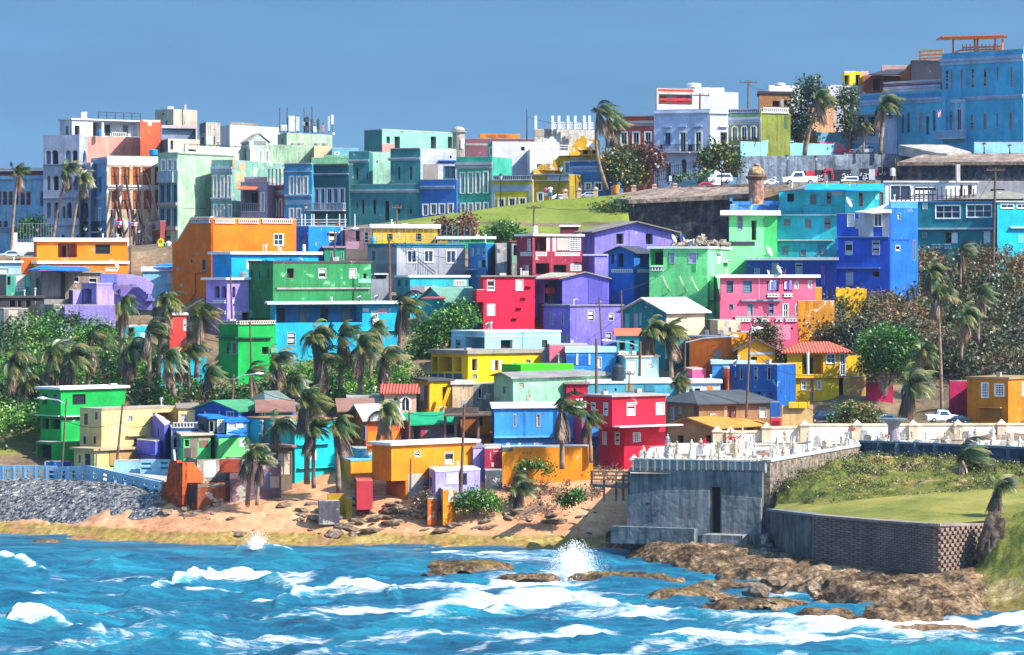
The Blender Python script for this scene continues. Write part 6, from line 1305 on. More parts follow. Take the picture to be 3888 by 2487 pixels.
def lrect(f,c,x0,y0,x1,y1,o0,o1,name,mat,parent):
 a,b=sorted((f.s_of(px(c,x0,0)[0]),f.s_of(px(c,x1,0)[0])));m=(a+b)/2
 z1,z0=f.z_of(m,px(c,0,y0)[1]),f.z_of(m,px(c,0,y1)[1])
 mb=MB();mb.obox(f.pt(a,z0,o0),f.d*(b-a),f.n*(o1-o0),(0,0,z1-z0));return mk(name,mb,mat,parent)
for x0,x1,ya,yb,yz in((212,1010,845,800,1240),(1135,1518,850,880,1300)):
 a,b=f.s_of(px('C6',x1,0)[0]),f.s_of(px('C6',x0,0)[0])
 zz=lambda s_,y:f.z_of(s_,px('C6',0,y)[1])
 mb=MB();m=(a+b)/2
 mb.prism([f.pt(a,zz(a,yz),.0),f.pt(a,zz(a,yb),.0),f.pt(a*.4+b*.6,zz(m,800 if x0<500 else 858),.0),f.pt(b,zz(b,ya),.0),f.pt(b,zz(b,yz),.0)],f.n*.12)
 mk('lower_course',mb,sea_low,t.root)
lrect(f,'C6',90,1155,900,1320,.1,.9,'footing',stone_wall('sea_footing','54605f','727c7c','8c908c',.6,.3),t.root)
lrect(f,'C6',1012,1222,1400,1400,.1,1.6,'footing',sea_low,t.root)
lrect(f,'C6',258,505,1556,612,-.35,.0,'parapet',stone_wall('parapet_render','7c8686','969c98','b0b0a8',.8,.2),t.root)
lrect(f,'C6',258,500,1556,512,-.42,.08,'coping',paint('d9dcd8',.6),t.root)
for i in range(19):
 x=268+71.3*i
 a=f.s_of(px('C6',x+5,0)[0]);zb_,zt_=f.z_of(a,px('C6',0,605)[1]),f.z_of(a,px('C6',0,505)[1])
 mb=MB();mb.obox(f.pt(a,zb_,.003),f.d*.11,f.n*.09,(0,0,zt_-zb_));c0=f.pt(a+.05,zt_+.02,-.18);w=.26 if i not in(0,18)else.4
 mb.add([c0+Vector((-w,-w*.8,0)),c0+Vector((w,-w*.8,0)),c0+Vector((w,w*.8,0)),c0+Vector((-w,w*.8,0)),c0+Vector((0,0,w*1.1))],[(0,1,4),(1,2,4),(2,3,4),(3,0,4)])
 mk('pillar_cap',mb,paint('d9cdb8',.7),t.root)
mb=MB()
for y0,x1 in((925,440),(990,545),(1045,510),(1100,500)):
 for i in range(7):
  x=400+(x1-400)*i/7.;a=f.s_of(px('C6',x,0)[0]);z=f.z_of(a,px('C6',0,y0)[1])
  mb.tube([f.pt(a+RND.uniform(-.08,.08),z+RND.uniform(-.12,.12),.14)for _ in range(3)],.022,4,False)
mk('graffiti',mb,plain('graffiti_ink','33384a',.9),t.root)
stone_y=stone_wall('rough_cemetery_stone','5f564e','8a7c6c','a99a84',1.3,.9,False)
def longwall(pts,zb,th,mat,name,label,cat='wall',cop=None,group=None):
 """wall along a line of (crop, x, y_top, D) points down to height zb"""
 P=[at(*p)for p in pts];o=thing(name,P[0].copy(),label,cat,group)if cop else None
 mb=MB();m2=MB()
 for a,b in zip(P[:-1],P[1:]):
  d=(b-a);d.z=0;n=Vector((d.y,-d.x,0)).normalized()
  mb.prism([a,b,Vector((b.x,b.y,zb)),Vector((a.x,a.y,zb))],n*-th)
  if cop:m2 .prism([a+n*.1,b+n*.1,b+n*.1+Vector((0,0,.18)),a+n*.1+Vector((0,0,.18))],n*-(th+.2))
 if cop:
  mk('wall',mb,mat,o);mk('coping',m2,cop,o)
 else:
  o=tag(mk(name,mb,mat,loc=P[0].copy()),label,cat,group)
 return o
longwall([('C6',1600,524,262.3),('C7',585,318,285)],1.5,.5,stone_y,'cemetery_wall','rough stone side wall of the cemetery with a pale coping',cop=paint('c9cac6',.6))
dw=longwall([('C7',580,284,285.5),('C7',1365,316,276),('C7',2150,352,267)],3.5,.4,stone_wall('shaded_cemetery_wall','1c3448','2c4a60','48647a',.7,.3),'cemetery_wall','dark blue grey cemetery wall above the grass bank',cop=paint('7f929c',.6))  # shade is baked into the dark blue grey of this wall
for x,y,D in((745,286,283.4),(893,292,281.5),(1050,298,279.7),(1215,305,277.8),(1550,322,273.8),(1825,334,270.8)):
 c0=at('C7',x,y,D);mb=MB();mb.box(c0 .x-.18,c0 .y-.25,4.2,c0 .x+.18,c0 .y+.1,c0 .z+.15);mb.add([c0+Vector(q)for q in((-.25,-.3,.15),(.25,-.3,.15),(.25,.2,.15),(-.25,.2,.15),(0,0,.4))],[(0,1,4),(1,2,4),(2,3,4),(3,0,4),(3,2,1,0)]);mk('pillar',mb,paint('5f7688',.5),dw)
ww=longwall([('C6',1050,240,298.3),('C6',1545,236,299.5),('C6',1550,200,299.5),('C6',1925,192,300.6),('C6',1930,170,300.6),('C7',560,146,302),('C7',2250,140,307.5)],5.5,.35,paint('f0e8da',.5,'c9b49a'),'cemetery_wall','white back wall of the cemetery with peaked pillars',cop=paint('e2cfae',.4))
for c,x,y,D in(('C6',1087,225,298.2),('C6',1217,232,298.5),('C6',1565,190,299.3),('C6',1937,165,300.4),('C7',560,140,301.9),('C7',1027,140,303.3),('C7',1400,138,304.6),('C7',1765,134,305.8),('C7',2080,132,306.8)):
 c0=at(c,x,y,D);w=.42;mb=MB();mb.box(c0 .x-w,c0 .y-w-.1,6,c0 .x+w,c0 .y+w,c0 .z);mb.add([c0+Vector(q)for q in((-.52,-.62,0),(.52,-.62,0),(.52,.5,0),(-.52,.5,0),(0,0,.5))],[(0,1,4),(1,2,4),(2,3,4),(3,0,4),(3,2,1,0)]);mk('pillar',mb,paint('eed2b0',.5),ww)
G=ground_mat('cemetery_floor',[(.3,'8f8878'),(.5,'b8ae9c'),(.7,'d4cab8')],.5)
mb=MB();mb.poly([W(*p)for p in((2392,zf(6.35,264.5),264.5),(2915,zf(6.35,262.6),262.6),(3262,zf(6.75,285.5),285.5),(4200,zf(6.7,268.5),268.5),(4200,zf(7.0,308),308),(2700,zf(7.0,299),299),(2480,zf(6.9,299),299))]);tag(mk('cemetery_ground',mb,G),'paved cemetery ground',kind='structure')
LW=ground_mat('lawn',[(.36,'50561c'),(.46,'6c6c28'),(.54,'827a34'),(.64,'94864a')],.16,.95,.5,4.)
def bank_attr(G):
 return np.clip((fbm(G[...,0]*.35,G[...,1]*.35,5)-.42)*3,0,.55)
BK=ground_mat('rough_bank',[(.3,'303c14'),(.45,'525c1e'),(.55,'6c662a'),(.7,'84723e')],.45,.95,1.,3.,'dirt',[(.3,'4a4022'),(.5,'7a6630'),(.7,'b0a080')],.3)
patch('lawn',[[(2925,zf(3.8,258),258),(3046,zf(4.18,248.8),248.8),(3318,zf(4.38,239.7),239.7),(3540,zf(4.72,231.5),231.5),(3720,zf(4.75,235.4),235.4),(3888,zf(4.8,236),236),(4300,zf(4.8,237),237)],[(2945,zf(4.1,259.5),259.5),(3060,zf(4.4,252),252),(3300,zf(4.7,247),247),(3540,zf(5.0,243),243),(3720,zf(5.1,244),244),(3888,zf(5.3,245),245),(4300,zf(5.3,246),246)],[(2960,zf(4.3,261),261),(3080,zf(4.6,256),256),(3300,zf(5.0,256),256),(3540,zf(5.5,256),256),(3720,zf(5.7,256),256),(3888,zf(5.8,256),256),(4300,zf(5.8,256),256)]],50,120,LW,.06,.6,label='smooth yellow green lawn above the block wall')
patch('grass_bank',[[(2940,zf(3.9,260),260),(3090,zf(4.45,254),254),(3300,zf(4.75,254),254),(3540,zf(5.3,254),254),(3720,zf(5.6,254.5),254.5),(3888,zf(5.7,254.5),254.5),(4300,zf(5.7,254),254)],[(2965,1850,263),(3100,1800,263),(3300,1800,263),(3540,1795,263),(3720,1795,262),(3888,1800,261),(4300,1800,261)],[(3060,1800,268.5),(3180,1752,271),(3330,1735,272),(3540,1748,270),(3720,1765,267),(3888,1778,265),(4300,1785,264)],[(3120,1800,274),(3280,1745,285),(3420,1740,284),(3600,1745,280),(3750,1752,274),(3900,1765,270),(4300,1775,266)]],120,260,BK,.5,.75,False,{'dirt':bank_attr},'rough grassy bank below the cemetery')
m,nt,out=nt_new('block_wall');L=nt.links.new
tcx=N(nt,'ShaderNodeUVMap')
geo=nt.nodes.new('ShaderNodeNewGeometry');sp=nt.nodes.new('ShaderNodeSeparateXYZ');L(geo.outputs['Position'],sp.inputs[0])
ax=N(nt,'ShaderNodeMath',operation='MULTIPLY_ADD');ax.inputs[1].default_value=.8;L(sp.outputs[1],ax.inputs[0]);L(sp.outputs[0],ax.inputs[2])
cb=nt.nodes.new('ShaderNodeCombineXYZ');L(ax.outputs[0],cb.inputs[0]);L(sp.outputs[2],cb.inputs[1])
br=N(nt,'ShaderNodeTexBrick',i_Scale=1.0);br.inputs['Brick Width'].default_value=.34;br.inputs['Row Height'].default_value=.17;br.inputs['Mortar Size'].default_value=.025
br.inputs['Color1'].default_value=(*lin('7c6254'),1);br.inputs['Color2'].default_value=(*lin('927464'),1);br.inputs['Mortar'].default_value=(*lin('4e4244'),1);L(cb.outputs[0],br.inputs['Vector'])
nz=N(nt,'ShaderNodeTexNoise',i_Scale=.5,i_Detail=6.);L(geo.outputs['Position'],nz.inputs['Vector']);rz=ramp(nt,[(.35,.6),(.65,1.1)]);L(nz.outputs['Fac'],rz.inputs[0])
mx=N(nt,'ShaderNodeMix',data_type='RGBA',blend_type='MULTIPLY');mx.inputs[0].default_value=.8;L(br.outputs[0],mx.inputs[6]);L(rz.outputs[0],mx.inputs[7])
bs=N(nt,'ShaderNodeBsdfPrincipled',i_Roughness=.9);L(mx.outputs[2],bs.inputs['Base Color']);bp=N(nt,'ShaderNodeBump',i_Strength=1.,i_Distance=.08,invert=True);L(br.outputs['Fac'],bp.inputs['Height']);L(bp.outputs[0],bs.inputs['Normal']);L(bs.outputs[0],out.inputs[0])
bwl=longwall([('C7',190,908,246.5),('C7',700,952,239),('C7',1185,987,230.8),('C7',1240,986,230.6),('C7',1640,984,234.8),('C7',1800,984,235.5)],.2,.8,m,'block_retaining_wall','curved brick red block retaining wall under the lawn',cop=paint('a89488',.6))
b3=MB();p0,p1=at('C7',1245,986,230.5),at('C7',1640,984,234.7)
d=(p1-p0);ln=Vector((d.x,d.y,0)).length;d=Vector((d.x,d.y,0)).normalized();n=Vector((d.y,-d.x,0))
for r in range(13):
 for i in range(int(ln/.62)):
  b3 .obox(Vector((p0 .x,p0 .y,p0 .z-.35-r*.27))+d*(.05+i*.62+(.31 if r%2 else 0)),d*.34,n*.1,(0,0,.19))
mk('split_face_blocks',b3,plain('split_block','8a7464',.9,var=.4),bwl)
longwall([('C6',1575,1002,258.5),('C7',95,895,248),('C7',195,906,246.5)],.2,.8,stone_wall('lawn_wall_concrete','4a4648','66605e','7e7872',.6,.4),'concrete_retaining_wall','plain grey concrete wall between the sea wall and the block wall',cop=paint('8a8a90',.6))
mb=MB();c0=at('C6',1460,1240,257)
for i,(x0,x1,y)in enumerate(((1455,1600,1235),(1500,1640,1335),(1560,1700,1385))):
 a_=at('C6',x0,y,256-i*1.5);b_=at('C6',x1,y,256-i*1.5);mb.box(a_.x,a_.y,-.5,b_.x,a_.y+2.2,a_.z)
tag(mk('concrete_steps',mb,paint('6a5c60',.8)),'dark stepped concrete blocks at the corner of the sea wall','steps')
patch('red_bank',[[(3600,zf(-.5,222),222),(3740,zf(-.5,217),217),(3900,zf(-.5,216),216),(4300,zf(-.5,216),216)],[(3640,zf(.9,226),226),(3760,zf(1.0,224),224),(3900,zf(1.0,222),222),(4300,zf(1,222),222)],[(3690,zf(1.6,231),231),(3780,zf(2.2,229),229),(3900,zf(2.6,227),227),(4300,zf(2.6,227),227)],[(3735,zf(3.2,234.4),234.4),(3800,zf(4.4,233),233),(3900,zf(4.6,232),232),(4300,zf(4.6,232),232)],[(3745,zf(4.8,236.5),236.5),(3800,zf(5.2,237),237),(3900,zf(5.3,238),238),(4300,zf(5.3,238),238)]],40,60,BK,.35,.8,False,{'dirt':lambda G:np.clip((2.6-G[...,2])*.4,0,.6)},'green and red earth bank at the right edge',fade=False)
def rock_mesh(name,seed,sx=1,sy=1,sz=1,sub=3,amp=.35):
 bm=bmesh.new();bmesh.ops.create_icosphere(bm,subdivisions=sub,radius=1)
 for v in bm.verts:
  k=1+amp*(mnoise.noise(v.co*1.3+Vector((seed,0,0)))*1.2+mnoise.noise(v.co*3.1+Vector((0,seed,0)))*.5)
  v.co=Vector((v.co.x*sx,v.co.y*sy,v.co.z*sz))*k
 me=bpy.data.meshes.new(name);bm.to_mesh(me);bm.free();return me
me=rock_mesh('boulder',4,.85,.95,2.1,4,.3);me.materials.append(stone_wall('dark_boulder','2e2824','54483e','7e6c56',1.2,.9,False))
o=bpy.data.objects.new('boulder',me);COL.objects.link(o);o.location=at('C7',1670,1130,232.2);o.rotation_euler=(0,.25,.3);tag(o,'dark upright boulder closing the right end of the block wall','boulder')
def grave_proto(kind):
 mb=MB()
 if kind=='slab':mb.box(-1,-.5,0,1,.5,.45);mb.box(-1.08,-.58,.45,1.08,.58,.55)
 if kind=='head':mb.box(-.45,-.9,0,.45,.9,.35);mb.box(-.42,.72,.35,.42,.9,1.2);mb.prism([(-.42,.72,1.2),(.42,.72,1.2),(.22,.72,1.45),(-.22,.72,1.45)],(0,.18,0))
 if kind=='cross':mb.box(-.32,-.32,0,.32,.32,.4);mb.box(-.22,-.22,.4,.22,.22,.6);mb.box(-.09,-.08,.6,.09,.08,1.8);mb.box(-.36,-.079,1.25,-.09,.079,1.43);mb.box(.09,-.079,1.25,.36,.079,1.43)
 if kind=='statue':
  mb.box(-.35,-.35,0,.35,.35,.5);mb.box(-.27,-.27,.5,.27,.27,1.0)
  mb.lathe((0,0,1.0),[(.26,0),(.22,.3),(.16,.62),(.2,.8),(.17,.92),(.07,.98),(.1,1.06),(.11,1.14),(.04,1.22)],10);mb.tube([(-.18,0,1.84),(-.26,-.1,1.6),(-.05,-.2,1.52)],.05,6);mb.tube([(.18,0,1.84),(.26,-.1,1.6),(.05,-.2,1.52)],.05,6)
 if kind=='urn':mb.box(-.25,-.25,0,.25,.25,.9);mb.lathe((0,0,.9),[(.1,0),(.07,.1),(.2,.25),(.22,.4),(.1,.5),(.14,.56),(.02,.68)],10)
 if kind=='column':mb.box(-.2,-.2,0,.2,.2,.25);mb.lathe((0,0,.25),[(.13,0),(.11,.2),(.1,1.3),(.15,1.36),(.15,1.45),(.03,1.55)],10)
 if kind=='vault':mb.box(-.9,-1,0,.9,1,1.2);mb.prism([(-1,-1.1,1.2),(1,-1.1,1.2),(0,-1.1,1.75)],(0,2.2,0));mb.box(-.35,-1.05,0,.35,-1.0,.9)
 return mb
GD={'slab':('tomb','low white slab tomb'),'head':('headstone','white tomb with an upright headstone'),'cross':('grave cross','white stone cross on a stepped base'),'statue':('grave statue','pale marble figure on a pedestal'),'urn':('grave urn','white urn on a square pedestal'),'column':('grave column','slim white memorial column'),'vault':('vault','small gabled burial vault')}
gm=[plain('marble_white','d0c8ba',.7,var=.4),plain('marble_aged','b09c84',.8,var=.5),plain('marble_grey','909294',.8,var=.5)]
GN={'slab':'slab_tomb','head':'headstone_tomb','cross':'grave_cross','statue':'grave_statue','urn':'grave_urn','column':'memorial_column','vault':'burial_vault'}
MT=['white','weathered cream','grey']
protos={}
rr=random.Random(21)
def front_edge(x):
 return np.interp(x,[2392,2915,3262,3700,3900,4200],[265.6,263.6,286.8,274,270,268])
used_at=[]
for i in range(215):
 kd=rr.choice(['slab','slab','head','cross','cross','statue','urn','column','head','statue','column','slab']+(['vault']if i%9==0 else[]))
 for _ in range(40):
  x=rr.uniform(2420,3990);f0=front_edge(x);D=rr.uniform(f0+.8,299.3)
  bx=np.interp(x,[2400,2540,2700,2760,2900],[278,281,284,294,297]);
  if D>bx:continue
  p=((x-CX)*D/FP,D)
  if all((p[0]-q[0])**2+((p[1]-q[1])*.6)**2>1.1 for q in used_at):break
 used_at.append(p)
 mi=rr.choice([0,0,0,1,1,2])
 z=float(np.interp(D,[262,300],[6.35,7.0]))+.02
 zone='near the sea wall parapet' if x<2780 else('above the rough stone wall' if x<3266 else 'above the dark cemetery wall')
 lab='%s %s %s'%(MT[mi],GD[kd][1].replace('white ',''),zone)
 if(kd,mi)not in protos:
  o=mk(GN[kd],grave_proto(kd),gm[mi],loc=Vector((0,0,0)),bevel=.02);protos[(kd,mi)]=o;o.location=(p[0],p[1],z)
  tag(o,lab,GD[kd][0],lab)
 else:
  o=copy_tree(protos[(kd,mi)],(p[0],p[1],z),0,1,lab,lab)
 s_=rr.uniform(.45,.85);o.scale=(s_,s_,s_*rr.uniform(.85,1.15));o.rotation_euler=(0,0,rr.uniform(-.35,.35)+(1.57 if kd=='slab' and rr.random()<.3 else 0))
for c,x,y,D,cl,nm in(('C6',918,345,290,'d8206a','magenta'),('C6',960,330,290.5,'c81030','crimson'),('C6',1212,298,292,'b8142c','dark red'),('C6',1242,300,292.3,'c8304a','rose red'),('C6',1298,292,292,'a01428','deep red'),('C6',1540,458,268,'f07a20','orange'),('C7',520,180,296,'c8501a','rust orange'),('C7',1325,215,296,'e0b020','yellow'),('C7',790,240,294,'c83040','small red')):
 c0=at(c,x,y,D);o=thing('flower_vase',c0-Vector((0,0,.5)),nm+' flowers in a white vase among the graves','flower vase')
 mb=MB();mb.lathe(c0-Vector((0,0,.5)),[(.1,0),(.15,.25),(.08,.38)],8);mk('vase',mb,gm[0],o)
 mb=MB()
 for i in range(14):
  p=c0+Vector((rr.gauss(0,.14),rr.gauss(0,.14),rr.gauss(0,.1)));mb.obox(p,(.1,0,.03),(0,.1,0),(.02,0,.1))
 mk('flowers',mb,plain('petals_'+nm.replace(' ','_'),cl,.8),o)
lb=paint('a9d6ee',.4,'8a98a0')
sw=thing('seafront_wall',at('C1',865,950,293.5),'long pale blue seafront wall with paired openings above the pebbles','wall')
for(xa,ta,ba,Da),(xb,tb,bb,Db),n in(((-500,930,1080,299),(552,957,1100,296),10),((552,957,1100,296),(866,946,1085,294),3),((866,946,1085,294),(1560,1086,1245,287),7)):
 A,B=at('C1',xa,ta,Da),at('C1',xb,tb,Db);A2,B2=at('C1',xa,ba,Da),at('C1',xb,bb,Db)
 d=Vector((B.x-A.x,B.y-A.y,0));ln=d.length;d.normalize();nrm=Vector((d.y,-d.x,0))
 f=Face((A.x,A.y),(d.x,d.y),(nrm.x,nrm.y),ln);H0=A.z-A2 .z
 ops=[]
 for i in range(n):
  s0=ln*(i+.28)/n;s1=ln*(i+.78)/n
  ops+=[(s0,H0*.52,s1,H0*.70,.22),(s0,H0*.2,s1,H0*.42,.22)]
 mb=MB();wall_grid(mb,f,ln,-1.0,H0,ops)
 g=Face((A.x-nrm.x*.22,A.y-nrm.y*.22),(d.x,d.y),(-nrm.x,-nrm.y),ln);wall_grid(mb,g,ln,-1.0,H0,[o[:4]+(0,)for o in ops])
 mb.quad(f.pt(0,H0,0),f.pt(ln,H0,0),f.pt(ln,H0,-.22),f.pt(0,H0,-.22))
 for i in range(n+1):
  mb.obox(f.pt(min(ln*i/n,ln-.1),-1,.002),d*.1,nrm*.03,(0,0,H0+.98))
 sl=(B2 .z-A2 .z)/ln
 mb.v=[(v[0],v[1],v[2]+A2 .z+sl*((v[0]-A.x)*d.x+(v[1]-A.y)*d.y))for v in mb.v]
 mk('wall_panel',mb,lb,sw)
h('C1','royal blue low wall left of the green house garage','1c62b4',(-400,-390,352),(828,960),6,305,'R q:2a74c4 70 822 330 840',roof='n',name='garden_wall',cat='wall',dp=.4,wear=.4)
h('C1','short navy wall piece with a white post by the green house','1450a0',(436,442,692),(906,980),8,297.5,'R q:f0f0f0 436 905 444 950',roof='n',name='garden_wall',cat='wall',dp=.4)
t=h('C1','pale blue terrace wall with open slots beside the brick ruin','a9dcf4',(1104,1110,1364),(904,1030),8,292.6,'',roof='n',name='terrace_wall',cat='wall',dp=.3,wear=.2)
h('C1','','9cd2ec',(1360,1366,1660),(890,1050),2,292.1,'R d:9cd2ec 1372 915 1476 942;R d:9cd2ec 1372 960 1476 990;R d:9cd2ec 1560 905 1640 935;R d:9cd2ec 1560 955 1640 985',roof='n',root=t,dp=.3,wear=.2)
slab('pavement',[('C1',1100,1005,292.4),('C1',1700,1050,291),('C1',1600,1090,287.3),('C1',1180,1008,291.5)],(0,0,-.6),CONC(),'small concrete forecourt between the seafront wall and the ruin',kind='structure')
br_=stone_wall('red_brick_ruin','8a3416','b84a1e','d0602a',1.5,.5,False)
D0=283.5
rn_=thing('brick_ruin',at('C2',236,1320,D0),'stepped red brick gable wall standing alone at the end of the seafront wall','ruin')
mb=MB();mb.prism([at('C2',x,y,D)for x,y,D in((238,1330,D0),(238,912,D0),(186,915,D0+1),(180,895,D0+1.1),(150,893,D0+1.5),(110,905,D0+2.1),(80,1100,D0+2.5),(45,1110,D0+3),(30,1210,D0+3.3),(0,1250,D0+3.6),(-40,1330,D0+4.2))],(.35,.5,0));mk('gable_wall',mb,br_,rn_)
mb=MB();mb.prism([at('C2',x,y,D)for x,y,D in((240,1110,D0),(240,915,D0),(345,915,D0+1.3),(370,960,D0+1.6),(410,1000,D0+2),(440,1060,D0+2.4),(440,1110,D0+2.4))],(0,.5,0));mk('side_wall',mb,paint('e0682c',.5,'a89a88'),rn_)
mb=MB();a_=at('C2',165,905,D0+1.5);mb.tube([a_,a_+Vector((-.1,0,1.0))],.09,6);mk('stub_post',mb,WHITE(),rn_)
def leaf_mat(name,stops,trans=.25):
 m,nt,out=nt_new(name);L=nt.links.new
 a=N(nt,'ShaderNodeAttribute',attribute_name='tint');r=ramp(nt,[(p,lin(c))for p,c in stops]);L(a.outputs['Fac'],r.inputs[0])
 d=nt.nodes.new('ShaderNodeBsdfDiffuse');t=nt.nodes.new('ShaderNodeBsdfTranslucent');g=nt.nodes.new('ShaderNodeBsdfGlossy');g.inputs['Roughness'].default_value=.45
 L(r.outputs[0],d.inputs[0]);L(r.outputs[0],t.inputs[0])
 m1=nt.nodes.new('ShaderNodeMixShader');m1 .inputs[0].default_value=trans;L(d.outputs[0],m1 .inputs[1]);L(t.outputs[0],m1 .inputs[2])
 m2=nt.nodes.new('ShaderNodeMixShader');m2 .inputs[0].default_value=.06;L(m1 .outputs[0],m2 .inputs[1]);L(g.outputs[0],m2 .inputs[2]);L(m2 .outputs[0],out.inputs[0])
 return m
PALM_G=leaf_mat('palm_leaf',[(0,'14240e'),(.35,'26441a'),(.6,'426422'),(.8,'747834'),(1,'9c8650')])
PALM_D=leaf_mat('palm_dead_leaf',[(0,'2a201a'),(.4,'54422f'),(.75,'86694a'),(1,'c09c78')])
GREEN=leaf_mat('fresh_leaf',[(0,'16330e'),(.4,'2c5c16'),(.7,'4a8420'),(1,'86ac38')])
GRAPE=leaf_mat('sea_grape_leaf',[(0,'14280e'),(.35,'2c4818'),(.6,'5a6e28'),(.8,'9a8a40'),(1,'b07840')])
MIXED=leaf_mat('thicket_leaf',[(0,'10160a'),(.25,'24361a'),(.5,'4a5c20'),(.7,'605428'),(.85,'6e4430'),(1,'9c7a4c')])
RUST=leaf_mat('rust_leaf',[(0,'2c1a18'),(.4,'5c3028'),(.7,'824a3a'),(1,'8a7a44')])
TWIG=plain('dry_twig','8a7668',.9,var=.4)
BARK=plain('palm_bark','8a7260',.9,var=.45,scale=2.5)
def palm_crown(seed,nf=24,wind=.55,L=2.75,dead=False):
 r=np.random.RandomState(seed);V,T=[],[]
 for i in range(nf):
  az=r.uniform(0,6.283);el=r.uniform(-.25,1.5)if not dead else r.uniform(-1.1,-.1)
  ln=L*r.uniform(.75,1.1)*(.85 if dead else 1);d=np.array([math.cos(az)*math.cos(el),math.sin(az)*math.cos(el),math.sin(el)])
  p=np.zeros(3);n=12;st=ln/n;tint=r.uniform(0,.75)if not dead else r.uniform(0,1)
  fl=r.uniform(.5,1.7)
  if not dead and r.rand()<.28:tint=r.uniform(.7,1)
  pts,ds=[p.copy()],[d.copy()]
  for k in range(n):
   d=d+np.array([wind*r.uniform(.1,.24)*(1 if not dead else.5),-.02*wind,(-.06-.022*k)*fl if not dead else-.3]);d/=np.linalg.norm(d)
   p=p+d*st;pts.append(p.copy());ds.append(d.copy())
  for k in range(n):
   w=np.array([0,0,.03]);V+=[pts[k]-w,pts[k]+w,pts[k+1]+w,pts[k+1]-w];T+=[min(1,tint+.15)]*4
  for k in range(1,n*2):
   a=k/(n*2)*n;j=min(int(a),n-1);c=pts[j]*(1-(a-j))+pts[j+1]*(a-j);dd=ds[j]
   side=np.cross(dd,[0,0,1.]);sn=np.linalg.norm(side);side=side/sn if sn>.1 else np.array([0,1.,0])
   ll=.85*math.sin(min(1,.25+k/(n*2)*.9)*math.pi)**.7*r.uniform(.55,1.15)*(L/3)+.15
   for sg in(-1,1):
    tip=c+(side*sg*.62+dd*.55+np.array([wind*.25,0,-.6-(.6 if dead else 0)*r.rand()-.2*r.rand()]))*ll
    w=dd*.05
    tt=np.clip(tint+r.normal(0,.1),0,1)
    V+=[c-w,c+w,tip+w*.3,tip-w*.3];T+=[tt,tt,min(1,tt+.12),min(1,tt+.12)]
 V=np.array(V);F=np.arange(len(V)).reshape(-1,4)
 return V,F,T
def crown_mesh(name,seed,dead=False,**k):
 V,F,T=palm_crown(seed,dead=dead,**k)
 o=np_mesh(name,V,F,PALM_D if dead else PALM_G,{'tint':T},smooth=False,loc=Vector((0,0,0)))
 me=o.data;bpy.data.objects.remove(o);return me
CR=[crown_mesh('palm_crown',10+i,wind=(.6,.9,1.1,.75,1.35)[i],nf=(24,20,14,28,12)[i],L=(2.6,2.9,2.7,2.5,3.1)[i])for i in range(5)]
CD=[crown_mesh('palm_dead_fronds',40+i,dead=True,nf=(15,10,20)[i],L=2.2)for i in range(3)]
def palm(c,xt,yt,xb,yb,D,label,s=1.,cr=0,dead=0,group=None,r=.19,bulge=0.):
 s*=.88
 top,base=at(c,xt,yt,D),at(c,xb,yb,D)
 base.z-=.3
 o=thing('palm_tree',base,label,'palm tree',group)
 mb=MB();n=7;pts=[]
 for i in range(n+1):
  t=i/n;p=base.lerp(top,t);p.x+=(top.x-base.x)*.35*(t*t-t)+bulge*math.sin(t*3.14);pts.append(p)
 mb.tube(pts,[r*s*(1.35-.55*i/n)for i in range(n+1)],7);mk('trunk',mb,BARK,o,smooth=True)
 rz=RND.uniform(-.5,.5)
 for nm,me,on in(('crown',CR[cr],True),('dead_fronds',CD[dead%3]if dead is not None else None,dead is not None)):
  if not on:continue
  q=bpy.data.objects.new(nm,me);COL.objects.link(q);q.parent=o;q.location=top-base;q.scale=(s,s,s*(1.if nm=='crown' else 1.6));q.rotation_euler=(RND.uniform(-.3,.3),RND.uniform(-.3,.35),rz)
 return o
U='U'
G1='palms on the upper street'
palm(U,42,405,24,612,397,'tall slim palm at the left edge in front of the pale blue barracks',.95,2,1,G1)
palm(U,158,400,122,575,402,'leaning palm in front of the arched tower, left of a shorter one',.95,1,0,G1)
palm(U,193,420,166,575,401,'shorter palm with yellowed fronds in front of the arched tower',.95,0,1,G1)
palm(U,1406,262,1428,440,409,'tall windblown palm, leftmost of the promenade trio',1.15,4,0,G1,bulge=-.8)
palm(U,1432,278,1422,432,411,'dense tall palm in the middle of the promenade trio',1.15,2,1,G1)
palm(U,1447,300,1440,425,412,'lower palm with drooping fronds in the promenade trio',1.0,1,2,G1)
palm(U,1925,235,1892,362,428,'leaning palm in front of the peach wall on the hilltop',1.25,0,1,G1)
palm(U,2078,248,2070,358,428,'big palm in front of the blue mansion porch',1.35,3,1,G1)
palm(U,2032,298,2030,355,427,'small young palm left of the blue mansion porch palm',.75,0,None,G1)
G2='palm grove on the left slope'
for i,(xt,yt,xb,yb,s,cr,de,nm)in enumerate(((290,712,283,880,1.0,2,0,'tall palm bending right above the left grove'),(384,712,372,885,1.15,0,1,'bright green palm below the orange building corner'),(470,742,462,880,1.1,1,1,'palm beside the lavender arched house'),(308,822,302,935,1.1,3,2,'bushy palm with brown skirt in the left grove'),(120,832,112,960,1.3,0,1,'broad palm low in the left grove'),(170,842,176,960,1.25,3,2,'palm with arching fronds above the green house roof'),(66,905,62,1010,1.2,1,2,'shaggy dry palm left of the green house'),(215,800,205,930,1.15,4,0,'dark windblown palm on the left slope'),(392,842,410,925,1.1,2,1,'palm over the turquoise building in the left grove'),(440,832,448,930,1.15,1,2,'ragged palm at the right side of the left grove'),(30,850,24,980,1.2,3,1,'palm at the far left edge of the grove'),(350,780,352,900,1.0,4,2,'thin leaning palm between two bright palms'),(490,880,486,940,.9,2,2,'short palm at the foot of the left grove'),(100,960,96,1040,1.0,4,2,'dry drooping palm hugging the green house wall'))):
 palm(U,xt,yt,xb,yb,318-.02*(yt-700)-(i%3),nm,s,cr,de,G2)
